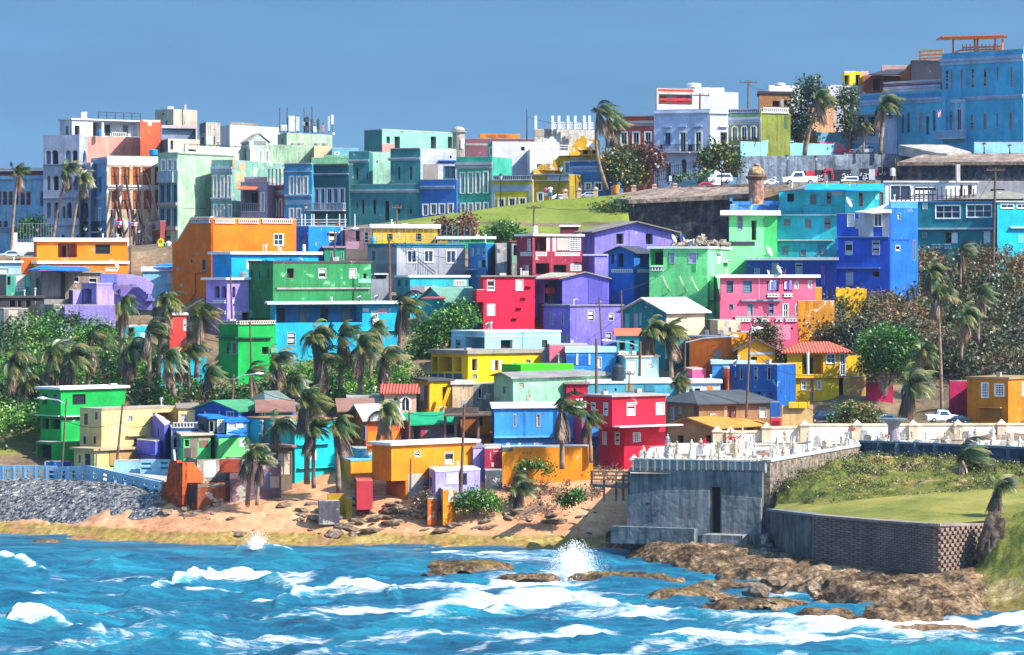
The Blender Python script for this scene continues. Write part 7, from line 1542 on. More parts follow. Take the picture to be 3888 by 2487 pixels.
G3='palms in the middle of the hillside'
for xt,yt,xb,yb,D,s,cr,de,nm in((650,848,655,930,314,1.0,1,2,'dry headed palm below the bright green house'),(738,788,745,905,317,1.2,3,2,'dense palm in front of the long cyan house, left of its pair'),(805,790,800,915,316,1.2,2,2,'tall palm in front of the long cyan house, right of its pair'),(850,815,846,930,314,1.25,0,1,'broad palm with yellow fronds in the middle group'),(905,842,898,940,312,1.1,1,2,'palm with dry hanging fronds above the tiled awning'),(945,718,938,850,322,1.2,4,2,'windswept palm right of the long cyan house'),(590,880,592,940,311,.85,4,1,'small dry palm behind the blue wooden house'),(690,900,700,960,311,.95,2,2,'shaggy palm behind the grey hip roof'),(1530,775,1545,920,316,1.05,3,2,'left palm of the tall pair beside the teal gabled house'),(1572,782,1582,915,316,1.05,0,2,'right palm of the tall pair beside the teal gabled house'),(1592,900,1592,935,309,.8,0,None,'small green palm at the foot of the tall pair'),(760,850,765,930,315,1.1,4,2,'dark palm half hidden in the middle group'),(880,770,870,900,319,.9,2,1,'slim palm left of the windswept one')):
 palm(U,xt,yt,xb,yb,D,nm,s,cr,de,G3)
G4='palms along the beach'
for xt,yt,xb,yb,D,s,cr,de,nm in((653,1002,640,1120,287,.95,1,1,'green headed beach palm in front of the glazed veranda'),(722,948,722,1130,285,1.2,0,2,'tallest beach palm in front of the turquoise house'),(735,1010,738,1140,284,.9,3,2,'beach palm leaning beside the tallest one'),(790,1000,797,1150,283.5,1.1,2,2,'dry beach palm right of the turquoise house window'),(592,1065,582,1180,282,.95,1,2,'bent dark beach palm in front of the ruins'),(612,1090,604,1180,281.5,.7,4,2,'short shaggy beach palm beside the bent one'),(902,968,886,1050,290,1.05,0,1,'beach palm in front of the deep orange house'),(1322,962,1322,1095,286,1.1,4,2,'palm leaning over the orange garden wall'),(1385,985,1390,1080,288,.8,2,2,'dry palm in front of the deep red house'),(1222,1150,1225,1185,280,.8,1,2,'stunted palm at the end of the orange garden wall'),(1210,1130,1212,1170,281,.6,4,2,'tiny dead palm beside the stunted one')):
 palm(U,xt,yt,xb,yb,D,nm,s,cr,de,G4)
G5='palms on the right hillside'
for xt,yt,xb,yb,D,s,cr,de,nm in((2142,905,2146,990,308,1.25,3,2,'big feathery palm between the parked cars'),(2168,828,2160,930,312,1.1,0,None,'upright green palm above the big feathery one'),(2206,690,2216,990,311,1.0,1,2,'very tall pale trunked palm rising through the thicket'),(2268,742,2260,840,318,1.0,3,1,'palm right of the very tall trunk'),(2305,690,2300,800,326,.9,2,1,'palm near the top of the thicket'),(2262,590,2258,660,350,.8,4,2,'dry topped palm in front of the teal house'),(2190,640,2192,740,330,.9,3,2,'dark palm at the crest of the thicket')):
 palm(U,xt,yt,xb,yb,D,nm,s,cr,de,G5,r=.15)
palm(U,2262,1082,2252,1120,263,'squat palm fanning right on the grassy bank',1.25,4,1)
palm(U,2350,1148,2352,1215,238,'battered short palm on the lawn beside the boulder',.75,1,2,r=.28)
def leaf_cloud(name,blobs,n,size,mat,seed,parent=None,loc=None,tb=(.1,.8),flat=.75,clump=9):
 """blobs: (centre, rx, ry, rz, weight, tint shift). leaves sit in clumps so gaps show through"""
 r=np.random.RandomState(seed);w=np.array([b[4]for b in blobs],float);w/=w.sum();Vs,Ts=[],[]
 for b,k in zip(blobs,(w*n).astype(int)):
  nc=max(3,k//clump)
  u=r.normal(size=(nc,3));u/=np.linalg.norm(u,axis=1)[:,None];rad=r.uniform(.45,1.0,nc)**.6
  cc=u*rad[:,None]*np.array([b[1],b[2],b[3]])+np.array(b[0])
  ct=r.uniform(tb[0],tb[1],nc)
  q=np.repeat(np.arange(nc),clump);m=len(q)
  p=cc[q]+r.normal(size=(m,3))*size*1.15
  a=r.normal(size=(m,3));a[:,2]=np.abs(a[:,2])*(1+flat);nrm=a/np.linalg.norm(a,axis=1)[:,None]
  t=np.cross(nrm,r.normal(size=(m,3)));t/=np.linalg.norm(t,axis=1)[:,None];bt=np.cross(nrm,t)
  s_=size*r.uniform(.6,1.25,m)[:,None]
  Vs.append(np.stack([p-t*s_*.5,p-bt*s_*.38,p+t*s_*.5,p+bt*s_*.38],1).reshape(-1,3));Ts.append(np.repeat(np.clip(ct[q]+b[5]+r.normal(size=m)*.09,0,1),4))
 V=np.concatenate(Vs);T=np.concatenate(Ts);F=np.arange(len(V)).reshape(-1,4)
 return np_mesh(name,V,F,mat,{'tint':T},smooth=False,parent=parent,loc=loc)
def tree(label,D,base,blobs,n,size,mat,seed,name='tree',cat='tree',c='U',trunk=True,tb=(.1,.8),group=None,tr=.16):
 b0=at(c,*base,D);o=thing(name,b0,label,cat,group);bl=[]
 r=random.Random(seed);mb=MB()
 for x,y,rad in blobs:
  R_=rad*CROPS[c][2]*D/FP;ct=at(c,x,y,D+r.uniform(-.6,.6)*R_)
  bl.append((tuple(ct),R_,R_,R_*.85,R_*R_,r.uniform(-.08,.08)))
  if trunk:
   mid=b0 .lerp(ct,.5)+Vector((r.uniform(-.3,.3),0,.2));mb.tube([b0-Vector((0,0,.4)),mid,ct],[tr,tr*.6,tr*.2],6)
   for _ in range(3):
    e=ct+Vector((r.uniform(-1,1),r.uniform(-1,1),r.uniform(-.4,1)))*R_*.8;mb.tube([mid.lerp(ct,.6),e],[tr*.3,tr*.1],5)
 leaf_cloud('crown' if trunk else 'foliage',bl,n,size,mat,seed,parent=o,tb=tb)
 if trunk:mk('trunk',mb,BARK,o)
 return o
tree('dark green sea grape tree in front of the palm trio',411,(1475,440),[(1440,375,26),(1475,372,30),(1465,400,34),(1500,405,26),(1430,395,20),(1485,425,18)],2600,.42,GRAPE,1)
tree('reddish leaved tree between the dark green tree and white mansion',412.5,(1515,440),[(1505,362,22),(1530,372,26),(1545,390,20),(1520,352,16),(1550,375,16)],1500,.36,RUST,2)
tree('round green tree over the parked white car',414,(1715,415),[(1665,365,22),(1690,352,22),(1710,365,26),(1725,385,20),(1660,390,20),(1680,375,26)],2400,.42,GRAPE,3)
tree('low leafy shrub beside the black railing',412,(1600,432),[(1590,422,12),(1612,425,12),(1640,428,12),(1660,415,12)],700,.35,GREEN,4,'shrub','shrub',trunk=False)
tree('tall dark tree left of the leaning hilltop palm',431,(1885,350),[(1905,205,26),(1885,230,24),(1920,225,24),(1870,262,20),(1890,285,26),(1875,310,20),(1940,240,16)],2600,.4,GRAPE,5,tb=(0,.55))
tree('green tree beside the blue mansion porch',431,(1995,345),[(1992,220,22),(1980,240,18),(2005,245,18),(1992,275,20),(1985,300,16),(2000,315,16)],1900,.36,GRAPE,6,tb=(.05,.6))
tree('bright green shrub on the left street fence',404,(95,565),[(62,535,22),(85,530,20),(50,548,18),(105,545,14)],1300,.34,GREEN,7,'shrub','shrub',trunk=False)
for i,(x,y,r_,lb,mt)in enumerate(((1040,540,22,'dark red leaved shrub left of the taller one at the grass bank',RUST),(1095,530,30,'tall dark red shrub at the foot of the grass bank',RUST))):
 tree(lb,384,(x,y+32),[(x,y,r_),(x-12,y+16,r_*.7),(x+12,y+18,r_*.7),(x+4,y-16,r_*.6)],1100,.34,mt,20+i,'shrub','shrub')
tree('wide bright green shrub right of the dark red shrubs',383,(1190,572),[(1165,548,22),(1190,542,24),(1215,550,20),(1150,556,16),(1230,560,12)],2400,.32,GREEN,22,'shrub','shrub')
tree('scrubby bush in the corner of the grass bank and bastion',399,(1440,540),[(1420,500,30),(1450,495,28),(1465,520,22),(1400,528,24),(1440,535,26),(1375,525,12)],2600,.34,GRAPE,23,'shrub','shrub',tb=(.2,.75))
tree('bright green tree between the windswept palm and crimson house',333,(1010,880),[(1090,735,32),(1060,755,40),(1025,765,36),(1000,790,34),(1040,800,40),(1000,830,32),(1080,780,28),(980,815,24),(1105,750,20)],6500,.3,GREEN,24,tb=(.15,.95))
tree('bright green spreading tree beside the yellow tiled house',317,(2080,920),[(2050,808,36),(2080,795,36),(2115,800,36),(2095,830,40),(2060,840,34),(2140,815,28),(2040,860,24),(2110,855,30)],7000,.28,GREEN,25,tb=(.1,.85))
tree('brown flowering bush over the orange cube wall',321,(1800,850),[(1795,770,24),(1815,790,28),(1785,795,20),(1805,825,24),(1830,830,20),(1790,840,16)],2600,.26,MIXED,26,'shrub','shrub')
tree('green bush under the brown flowering bush',320,(1850,870),[(1850,848,16),(1870,840,18),(1835,858,12),(1880,856,14)],1100,.26,GREEN,27,'shrub','shrub',trunk=False)
tree('bright leafy bush on the beach below the orange wall',279,(1120,1200),[(1095,1180,24),(1120,1172,26),(1145,1180,22),(1165,1185,16),(1080,1190,14)],3000,.24,GREEN,28,'shrub','shrub',tb=(.3,1.))
tree('dry twiggy shrub beside the orange wall stump',279,(1000,1200),[(990,1175,16),(1005,1165,16),(980,1190,12)],500,.2,PALM_D,29,'shrub','shrub')
tree('small green bush under the wooden walkway',276,(1345,1190),[(1340,1172,16),(1360,1165,16),(1325,1180,12)],1200,.22,GREEN,30,'shrub','shrub',trunk=False)
tree('flowering bush behind the cemetery wall beside the parked cars',306,(2010,985),[(2000,968,22),(2030,972,22),(1985,980,16),(2055,985,14)],2200,.24,GRAPE,31,'shrub','shrub',trunk=False,tb=(.2,1))
tree('green creeper at the top of the orange garden wall',285,(1260,1100),[(1240,1098,12),(1265,1094,12),(1290,1100,12),(1220,1100,8)],900,.22,GREEN,32,'creeper','creeper',trunk=False)
tree('bush at the lawn edge beside the battered palm',236,(2390,1200),[(2395,1290,26),(2400,1240,24),(2380,1310,18)],1600,.2,MIXED,33,'shrub','shrub',trunk=False)
def thicket(name,label,poly,n,hmax,size,mat,seed,tb,twigs,dD=-1.2,maxclump=12):
 r=np.random.RandomState(seed);poly=np.array(poly,float)
 def inside(x,y):
  c=False;j=len(poly)-1
  for i in range(len(poly)):
   if(poly[i,1]>y)!=(poly[j,1]>y)and x<(poly[j,0]-poly[i,0])*(y-poly[i,1])/(poly[j,1]-poly[i,1])+poly[i,0]:c=not c
   j=i
  return c
 mn,mx_=poly.min(0),poly.max(0);bl=[]
 mb=MB()
 while len(bl)<n:
  x,y=r.uniform(mn[0],mx_[0]),r.uniform(mn[1],mx_[1])
  if not inside(x,y):continue
  X,Y=x*1.61462,y*1.61462;D=Dg(Y)+dD if dD else beach_hit(X,Y);g=W(X,Y,D);hh=r.uniform(.2,1)**1.5*hmax*(.4+1.2*vnoise(x*.02+seed,y*.03));R_=r.uniform(.35,1.0)*hmax*.45
  ts=(vnoise(x*.012+9,y*.016+seed)-.5)*.9
  bl.append(((g.x,g.y,g.z+hh*.6-.3),R_*1.2,R_,R_*.8,R_*R_,float(ts)))
 for _ in range(twigs):
  b=bl[r.randint(len(bl))];c=Vector(b[0]);d=Vector((r.normal(.3,.6),r.normal(0,.5),abs(r.normal(.5,.5)))).normalized()*r.uniform(.5,1.7)*hmax*.55
  mid=c+d*.5+Vector((r.normal(),r.normal(),r.normal()))*.12;mb.tube([c-d*.1,mid,c+d],[.035,.025,.012],4,False)
  mb.tube([mid,mid+Vector((r.normal(),r.normal(),abs(r.normal())))*.35],[.02,.01],3,False)
 o=leaf_cloud(name,bl,n*maxclump*9,size,mat,seed,tb=tb);tag(o,label,kind='stuff')
 if twigs:mk('twigs',mb,TWIG,o)
 return o
thicket('undergrowth','brown green thicket of sea grape covering the right hillside',[(1880,790),(1900,720),(1990,700),(2040,660),(2080,620),(2150,600),(2200,590),(2290,600),(2420,570),(2480,600),(2480,905),(2270,900),(2230,860),(2010,880),(2000,800)],900,2.1,.36,MIXED,51,(.1,.84),1500,maxclump=10)
thicket('undergrowth','green undergrowth between the palms on the left slope',[(-60,800),(60,760),(130,740),(270,770),(400,880),(520,900),(640,930),(560,950),(330,950),(200,920),(90,1000),(-60,1060)],520,1.5,.3,GREEN,52,(.05,.78),200,maxclump=9)
thicket('undergrowth','green scrub behind the roofs in the middle of the hillside',[(560,930),(700,860),(960,850),(1010,900),(930,950),(700,940)],220,1.3,.26,GREEN,53,(.1,.85),60,maxclump=8)
thicket('undergrowth','dry brown scrub on the slope below the deep red house',[(1180,1110),(1300,1060),(1420,1040),(1480,1090),(1400,1180),(1300,1215),(1200,1190)],170,.9,.2,PALM_D,54,(.0,.7),420,dD=0,maxclump=5)
thicket('undergrowth','tufts of weed at the foot of the yellow tiled house',[(1940,960),(2060,945),(2080,985),(1950,990)],30,.6,.2,GREEN,55,(.2,.8),0,dD=-2,maxclump=6)
GRASS=leaf_mat('bank_grass',[(0,'1c2a0e'),(.4,'3c4c18'),(.7,'646824'),(1,'8a7c3c')])
bo=bpy.data.objects['grass_bank'];vs=bo.data.vertices;r=np.random.RandomState(77);bl=[]
while len(bl)<620:
 v=vs[r.randint(len(vs))].co
 if vnoise(v.x*.5,v.y*.5)<.45 or r.rand()<.2:continue
 R_=r.uniform(.14,.42);bl.append(((v.x,v.y,v.z+R_*.3),R_*1.4,R_,R_*.7,R_,float(vnoise(v.x*.3,v.y*.3+5)-.5)))
tag(leaf_cloud('grass_tufts',bl,26000,.15,GRASS,78,tb=(0,.9),clump=6),'dark and yellow grass tufts on the rough bank',kind='stuff')
LAMPG=plain('lantern_glass','cfd8d8',.3);IRON=RAIL();POLE=plain('pole_timber','6a5044',.9,var=.35);GALV=METAL()
def lantern(c,x,yt,yb,D,label,xb=None):
 b,t=at(c,xb if xb else x,yb,D),at(c,x,yt,D);o=thing('street_lantern',b,label,'street lamp','lantern posts of the old town')
 u=(t-b);k=max(.55,min(1.0,u.length*.2));m=b+u*(1-k/u.length)
 mb=MB();mb.tube([b,b+u*.12,b+u*.13,m],[.14,.12,.07,.06],8);mk('post',mb,IRON,o)
 mb=MB();mb.lathe(m,[(.1,0),(.26,k*.55),(.3,k*.58)],8);mk('lamp_glass',mb,LAMPG,o)
 mb=MB();mb.lathe(m,[(.31,k*.58),(.2,k*.78),(.05,k*.86),(.04,k)],8);mk('lamp_cap',mb,IRON,o)
for a in(('A1',360,1310,1545,400,'dark lantern post beside the slim left palm'),('A1',500,1300,1440,404,'pale lantern at the foot of the leaning palm'),('A1',832,1305,1440,405,'lantern in front of the light blue narrow house balcony'),('A1',975,1305,1440,405.5,'lantern beside the low wall of the propped ruin'),('A1',1350,1325,1560,404,'dark lantern post in front of the ruin props'),('A2',1183,1088,1310,402,'lantern in front of the white balcony of the dark teal house'),('A3',1543,788,1100,405.5,'lantern post in front of the low yellow house'),('A4',340,832,1172,404,'crooked lantern post beside the strolling couple',296),('A4',1275,820,1050,409,'lantern beside the black fence below the white mansion'),('A4',1900,780,1030,409,'lantern in front of the sloping white car'),('A5',1432,982,1285,420,'tall lantern in front of the grey mural wall, left one'),('A5',1752,995,1295,420,'tall lantern in front of the grey mural wall beside the red panel'),('A6',1665,1128,1240,412.5,'left lantern in front of the light blue boundary wall'),('A6',1915,1145,1240,412.5,'right lantern in front of the light blue boundary wall')):
 lantern(*a)
def pole(c,xt,yt,xb,yb,D,label,r=.13,arm=0,lamp=0,m=None,cat='utility pole',low=2.):
 t,b=at(c,xt,yt,D),at(c,xb,yb,D);b.z-=low;o=thing('utility_pole',b,label,cat)
 mb=MB();mb.tube([b,t],[r*.8,r*.55],8);mk('shaft',mb,m or POLE,o)
 if arm:
  mb=MB();z=t-Vector((0,0,.35));mb.obox(z-Vector((arm/2,.15,0)),(arm,0,0),(0,.12,0),(0,0,.14))
  for q in(-.45,-.15,.15,.45):mb.tube([z+Vector((arm*q,-.1,.12)),z+Vector((arm*q,-.1,.34))],.05,5)
  mk('crossarm',mb,m or POLE,o)
 if lamp:
  p=t-Vector((0,0,.5));s=1 if lamp>0 else-1;L_=abs(lamp)
  mb=MB();mb.tube([p,p+Vector((s*L_*.4,0,.4)),p+Vector((s*L_,0,.55))],.05,6);mk('lamp_arm',mb,GALV,o)
  mb=MB();e=p+Vector((s*L_,0,.55));mb.tube([e-Vector((s*.1,0,0)),e+Vector((s*.3,0,.02)),e+Vector((s*.75,0,.03))],[.07,.16,.05],8);mk('lamp_head',mb,PLASTIC(),o)
 return t
for a in(('B3',455,265,470,880,343,'brown utility pole in front of the grey house',.2),('A3',1798,170,1798,480,440,'tall bare pole on the skyline beside the white lattice'),('B4',70,75,62,380,355,'utility pole with a transformer above the burgundy house',.14,1.6),('A3',530,1100,528,1290,383,'short pole with two lamps at the end of the grass bank',.13,1.1),('A5',1000,160,998,480,432,'utility pole with crossarm behind the olive house',.16,2.2),('A5',462,305,460,480,428,'stub pole on the white mansion roof',.2,2.4),('C5',775,-190,775,450,297,'black pole rising in front of the lime green parapet',.19),('B4',705,978,745,1420,328,'leaning dark pole in front of the purple block house',.13),('B4',922,900,928,1300,329,'grey pole between the purple and teal houses',.12),('C1',648,295,592,920,297,'leaning pole with a curved street lamp by the green house',.13,0,-1.8),('C1',1195,345,1115,920,294.5,'leaning timber pole in front of the cream house',.16),('C2',735,55,718,320,305,'pole with a street lamp behind the hip roofed house',.16,0,2.0),('B6',1775,92,1752,880,362,'tall brown utility pole in front of the teal and turquoise houses',.2,2.0),('C3',1188,730,1155,1370,282,'leaning timber post in front of the golden orange house',.17),('C3',652,810,648,1105,295,'timber post beside the green roofed cottage',.16),('B7',1022,290,978,1030,304.5,'white and brown pole in front of the dark blue house',.15,0,.4),('B7',300,380,290,640,313,'pole with a long lamp arm left of the burnt orange wall',.12,0,4.2),('B4',1105,1400,1100,1530,312,'timber pole with a lamp arm beside the tall palm pair',.2,0,-2.8),('B2',1722,180,1722,485,356,'pale post with a lamp in front of the bright blue house',.12,0,1.8),('B2',705,625,730,1080,338,'thin weathered post in front of the lavender arched house',.14),('B2',895,1080,915,1500,323,'dark post in front of the bright green house',.13),('B6',668,-40,672,120,425,'thin dark pole in front of the mural wall',.1),('B6',798,0,795,225,408,'brown pole at the corner of the fort wall',.15),('B1',1265,0,1275,460,366,'pale pole at the right end of the orange house',.15),('C5',1140,170,1138,400,302,'wooden pole beside the pale teal cube',.11,1.0)):
 pole(*a)
def dish(c,x,y,D,label,r=.5,face=1):
 r*=.75
 p=at(c,x,y,D);o=thing('satellite_dish',p-Vector((0,0,r*1.1)),label,'satellite dish','satellite dishes')
 mb=MB();n=14;ax=Vector((face*.8,-.45,.45)).normalized();u=ax.cross(Vector((0,0,1))).normalized();v=ax.cross(u);vs=[p-ax*.12*r];fs=[]
 for j,(rr_,dz)in enumerate(((.5,-.09),(1,.08))):
  for k in range(n):
   a=k*6.2832/n;vs.append(p+(u*math.cos(a)+v*math.sin(a)*1.1)*r*rr_+ax*dz*r)
 fs+=[(0,1+k,1+(k+1)%n)for k in range(n)]+[(1+k,1+n+k,1+n+(k+1)%n,1+(k+1)%n)for k in range(n)]
 mb.add(vs,fs);mk('reflector',mb,plain('dish_grey','9a968e',.5),o)
 mb=MB();mb.tube([p-ax*.1*r,p-Vector((0,0,r*1.2))],.05,6);mk('mast',mb,GALV,o)
 mb=MB();mb.tube([p-v*r*.9,p+ax*r*.9],.03,5);mk('feed_arm',mb,GALV,o)
for a in(('B1',1138,405,369,'grey dish on the roof edge below the orange house',.48),('B2',1185,375,349,'dish on the white roof below the orange building window',.45,1),('B5',1828,345,359,'big dish on the front of the aqua house',.75,1),('B5',940,890,350,'dish between the light green and navy houses',.75,1),('B5',1050,1095,338,'taller dish on the pink house roof',.6,1),('B5',930,1125,338,'small dish on the pink house roof left of the taller one',.35,1),('B3',1420,1120,330,'dish at the foot of the crimson house',.5,-1),('B3',172,858,337,'dish on the roof of the long cyan house near the red post',.5,-1),('B3',335,848,338,'dish on the white roof left of the brown pole',.45,-1),('B3',715,850,337,'dish beside the red tin sheet',.5,-1),('B4',1435,400,354,'dish at the right end of the purple gabled house',.6,1),('B4',1600,440,344,'dish at the edge of the rubble roof',.5,-1),('C3',970,780,307,'white dish beside the timber deck',.45,-1),('B7',855,665,314,'dish on the pale blue roof slab',.4,-1),('C3',1840,700,299,'broken dish on the sky blue house roof',.4,1)):
 dish(*a)
def tank(c,x0,x1,yt,yb,D,label,col,name='water_tank'):
 a,b=at(c,x0,yb,D),at(c,x1,yt,D);r=(b.x-a.x)/2;hh=b.z-a.z;p=Vector(((a.x+b.x)/2,D,a.z));o=thing(name,p,label,'water tank')
 mb=MB();pr=[(r*.95,0),(r,hh*.05)]+[q for i in range(1,5)for q in((r,hh*(.17*i-.02)),(r*.95,hh*.17*i),(r,hh*(.17*i+.02)))]+[(r,hh*.82),(r*.75,hh*.94)];mb.lathe(p,pr,18);mk('body',mb,plain('tank_'+col,col,.45),o)
 mb=MB();mb.lathe(p+Vector((0,0,hh*.94)),[(r*.42,0),(r*.42,hh*.05),(r*.2,hh*.07)],12);mk('lid',mb,plain('tank_lid_'+col,col,.5,k=.7),o)
for a in(('A1',1455,1538,556,612,423,'bright blue water tank on the propped ruin roof','1288d8'),('A1',952,990,362,430,441,'blue barrel tank inside the salmon terrace','2a78b0'),('C5',940,1085,92,282,309,'tall black water tank on the low teal roof','2a3a44'),('B2',790,872,590,655,344,'grey water tank on the lavender house roof','8a98a4'),('A5',312,475,192,245,440,'wide white water tank on the mansion rooftop','f0f0f0'),('A5',1298,1412,190,222,452,'white dome tank on the brown hilltop house','f4f4f4'),('B3',1855,1905,145,232,354,'white transformer drum on the pole above the burgundy house','dcdfe2'),('B6',1775,1848,332,420,374,'white water tank behind the tall brown utility pole','e9e4e0'),('B6',748,798,95,175,407,'white drum beside the fort wall pole','e6e8ec'),('B3',275,328,258,315,357,'teal drum on the grey house roof','4fa8b0'),('B2',1405,1440,325,405,351,'short white pillar drum on the cyan house roof','e9e0d0')):
 tank(*a)
PST=paint('dcb49c',.5)
for x,y0,y1,D,q in((375,1072,1170,404.5,'right of the strolling couple'),(508,1060,1165,405,'in front of the blue house'),(670,1052,1160,405.5,'at the corner of the bastion'),(845,1042,1125,407.5,'left of the orange bin'),(1042,1034,1085,408,'below the dark green tree'),(1243,1026,1070,408,'below the promenade lantern'),(1445,1016,1065,408,'left of the dark parked cars')):
 b=at('A4',x,y1,D);t=at('A4',x,y0,D);o=thing('promenade_pillar',b,'pale pink stone pillar '+q,'pillar','promenade pillars');hh=t.z-b.z
 mb=MB();mb.box(b.x-.28,D-.28,b.z-.5,b.x+.28,D+.28,b.z+hh*.75);mb.box(b.x-.36,D-.36,b.z+hh*.75,b.x+.36,D+.36,b.z+hh*.82);mk('shaft',mb,PST,o)
 mb=MB();mb.lathe((b.x,D,b.z+hh*.82),[(.3,0),(.28,hh*.08),(.12,hh*.18)],10);mk('finial',mb,PST,o)
b=at('A4',875,1112,407);mb=MB();mb.lathe(b,[(.3,0),(.36,.9),(.38,1.0)],10);tag(mk('litter_bin',mb,plain('bin_orange','f08a1a')),'small orange litter bin by the promenade pillars','bin')
def fence(c,pts,h_,step,mat,name,label,r=.03):
 mb=MB()
 for a,b in zip(pts[:-1],pts[1:]):
  A,B=at(c,*a),at(c,*b);n=max(1,int((B-A).length/step))
  for k in(.12,.95):mb.tube([A+Vector((0,0,h_*k)),B+Vector((0,0,h_*k))],r,4)
  for i in range(n+1):
   p=A.lerp(B,i/n);mb.tube([p,p+Vector((0,0,h_))],r,4)
 tag(mk(name,mb,mat),label,'fence')
fence('A4',[(1235,1010,410.5),(1640,940,413)],1.7,.28,IRON,'iron_fence','black iron fence climbing in front of the white mansion')
fence('A4',[(385,1165,404.6),(505,1160,405),(665,1155,405.4)],1.5,.3,plain('mesh_grey','6a7278'),'mesh_fence','grey mesh railing between the promenade pillars',.02)
fence('A5',[(1470,985,430.2),(1785,985,429.8)],2.0,.25,IRON,'iron_gate','black barred gate in the light blue garden wall')
wl=plain('street_fence_wall','e6ddd8')
fence('B1',[(170,180,399),(345,180,399.5),(500,178,400)],2.3,.3,plain('mesh_grey','6a7278'),'mesh_fence','grey mesh fence on the left street behind the orange house',.03)
h('B1','white gate pillar beside the slim left palm','efe9e4',(118,122,168),(88,300),20,398,'',roof='n',name='gate_pillar',cat='pillar',dp=1)
h('B1','low white street wall behind the parked silver car','e9e2dc',(166,170,345),(182,330),20,398.6,'',roof='n',name='street_wall',cat='wall',dp=1)
def car(c,x0,x1,yb,D,label,kind,col,flip=1,yaw=0.,hz=None):
 a,b=at(c,x0,yb,D),at(c,x1,yb,D);Ln=b.x-a.x;o=thing('parked_car',(a+b)/2,label,{'suv':'car','pickup':'pickup truck','sedan':'car','van':'van'}[kind])
 L_,Wd=4.5,1.75
 prof={'sedan':[(0,.35),(0,.8),(.9,.95),(1.5,1.42),(3.1,1.45),(3.9,1.0),(4.5,.95),(4.5,.4)],'suv':[(0,.35),(0,.9),(1.0,1.02),(1.6,1.7),(4.1,1.72),(4.5,1.1),(4.5,.4)],'van':[(0,.35),(0,1.0),(.6,1.15),(1.1,1.85),(4.3,1.9),(4.5,1.2),(4.5,.4)],'pickup':[(0,.4),(0,.95),(1.0,1.05),(1.5,1.7),(2.7,1.72),(2.85,1.1),(4.5,1.08),(4.5,.4)]}[kind]
 win={'sedan':[(1.15,.97),(1.6,1.36),(3.0,1.38),(3.6,1.0)],'suv':[(1.3,1.06),(1.72,1.58),(3.95,1.6),(4.25,1.12)],'van':[(.95,1.2),(1.3,1.72),(4.1,1.76),(4.25,1.2)],'pickup':[(1.3,1.08),(1.62,1.6),(2.55,1.62),(2.65,1.12)]}[kind]
 k=Ln/L_;cy,sy=math.cos(yaw),math.sin(yaw)
 def T(x,y,z):
  x=(x-L_/2)*flip*k;y=y*k*.9
  return o.location+Vector((x*cy-y*sy,x*sy+y*cy,z*k))
 def ext(p,w,ins=0):return[T(x,-w/2+(ins if z>1.2 else 0),z)for x,z in p],[T(x,w/2-(ins if z>1.2 else 0),z)for x,z in p]
 def add(p,w,ins,name,mat):
  mb=MB();A,B=ext(p,w,ins);n=len(A);mb.add(A+B,[tuple(range(n)),tuple(range(n,2*n))[::-1]]+[(i,(i+1)%n,n+(i+1)%n,n+i)for i in range(n)])
  return mk(name,mb,mat,o,bevel=.05 if name=='body' else 0)
 add(prof,Wd,.16,'body',plain('car_paint_'+col,col,.25,var=.05,spec=.5));add(win,Wd+.05,.155,'side_window',GLASS())
 x0_,x1_=win[0],win[1]
 mb=MB();e=(-.06*k)*flip;q=[T(x0_[0]-.12,-.7,x0_[1]+.03),T(x0_[0]-.12,.7,x0_[1]+.03),T(x1_[0]-.06,.6,x1_[1]+.03),T(x1_[0]-.06,-.6,x1_[1]+.03)];mb.prism(q,(e,0,.03));mk('windscreen',mb,GLASS(),o)
 for wx in(.85,3.6):
  for wy in(-1,1):
   c0=T(wx,wy*.84,.34);mb=MB();nrm=Vector((-sy,cy,0))*.1*wy;mb.tube([c0-nrm*1.6,c0+nrm*.5],.34*k,14);w=mk('wheel',mb,plain('tyre_black','15161a',.8),o)
   mb=MB();mb.tube([c0+nrm*.5,c0+nrm*.6],.19*k,10);mk('rim',mb,GALV,w)
 for wy in(-.6,.6):
  mb=MB();p=T(-.02,wy-.16,.68);mb.obox(p,T(-.02,wy+.16,.68)-p,T(.08,wy-.16,.68)-p,(0,0,.16*k));mk('headlight',mb,LAMPG,o)
  mb=MB();p=T(4.46,wy-.14,.72);mb.obox(p,T(4.46,wy+.14,.72)-p,T(4.53,wy-.14,.72)-p,(0,0,.2*k));mk('tail_light',mb,plain('tail_red','a81818',.3),o)
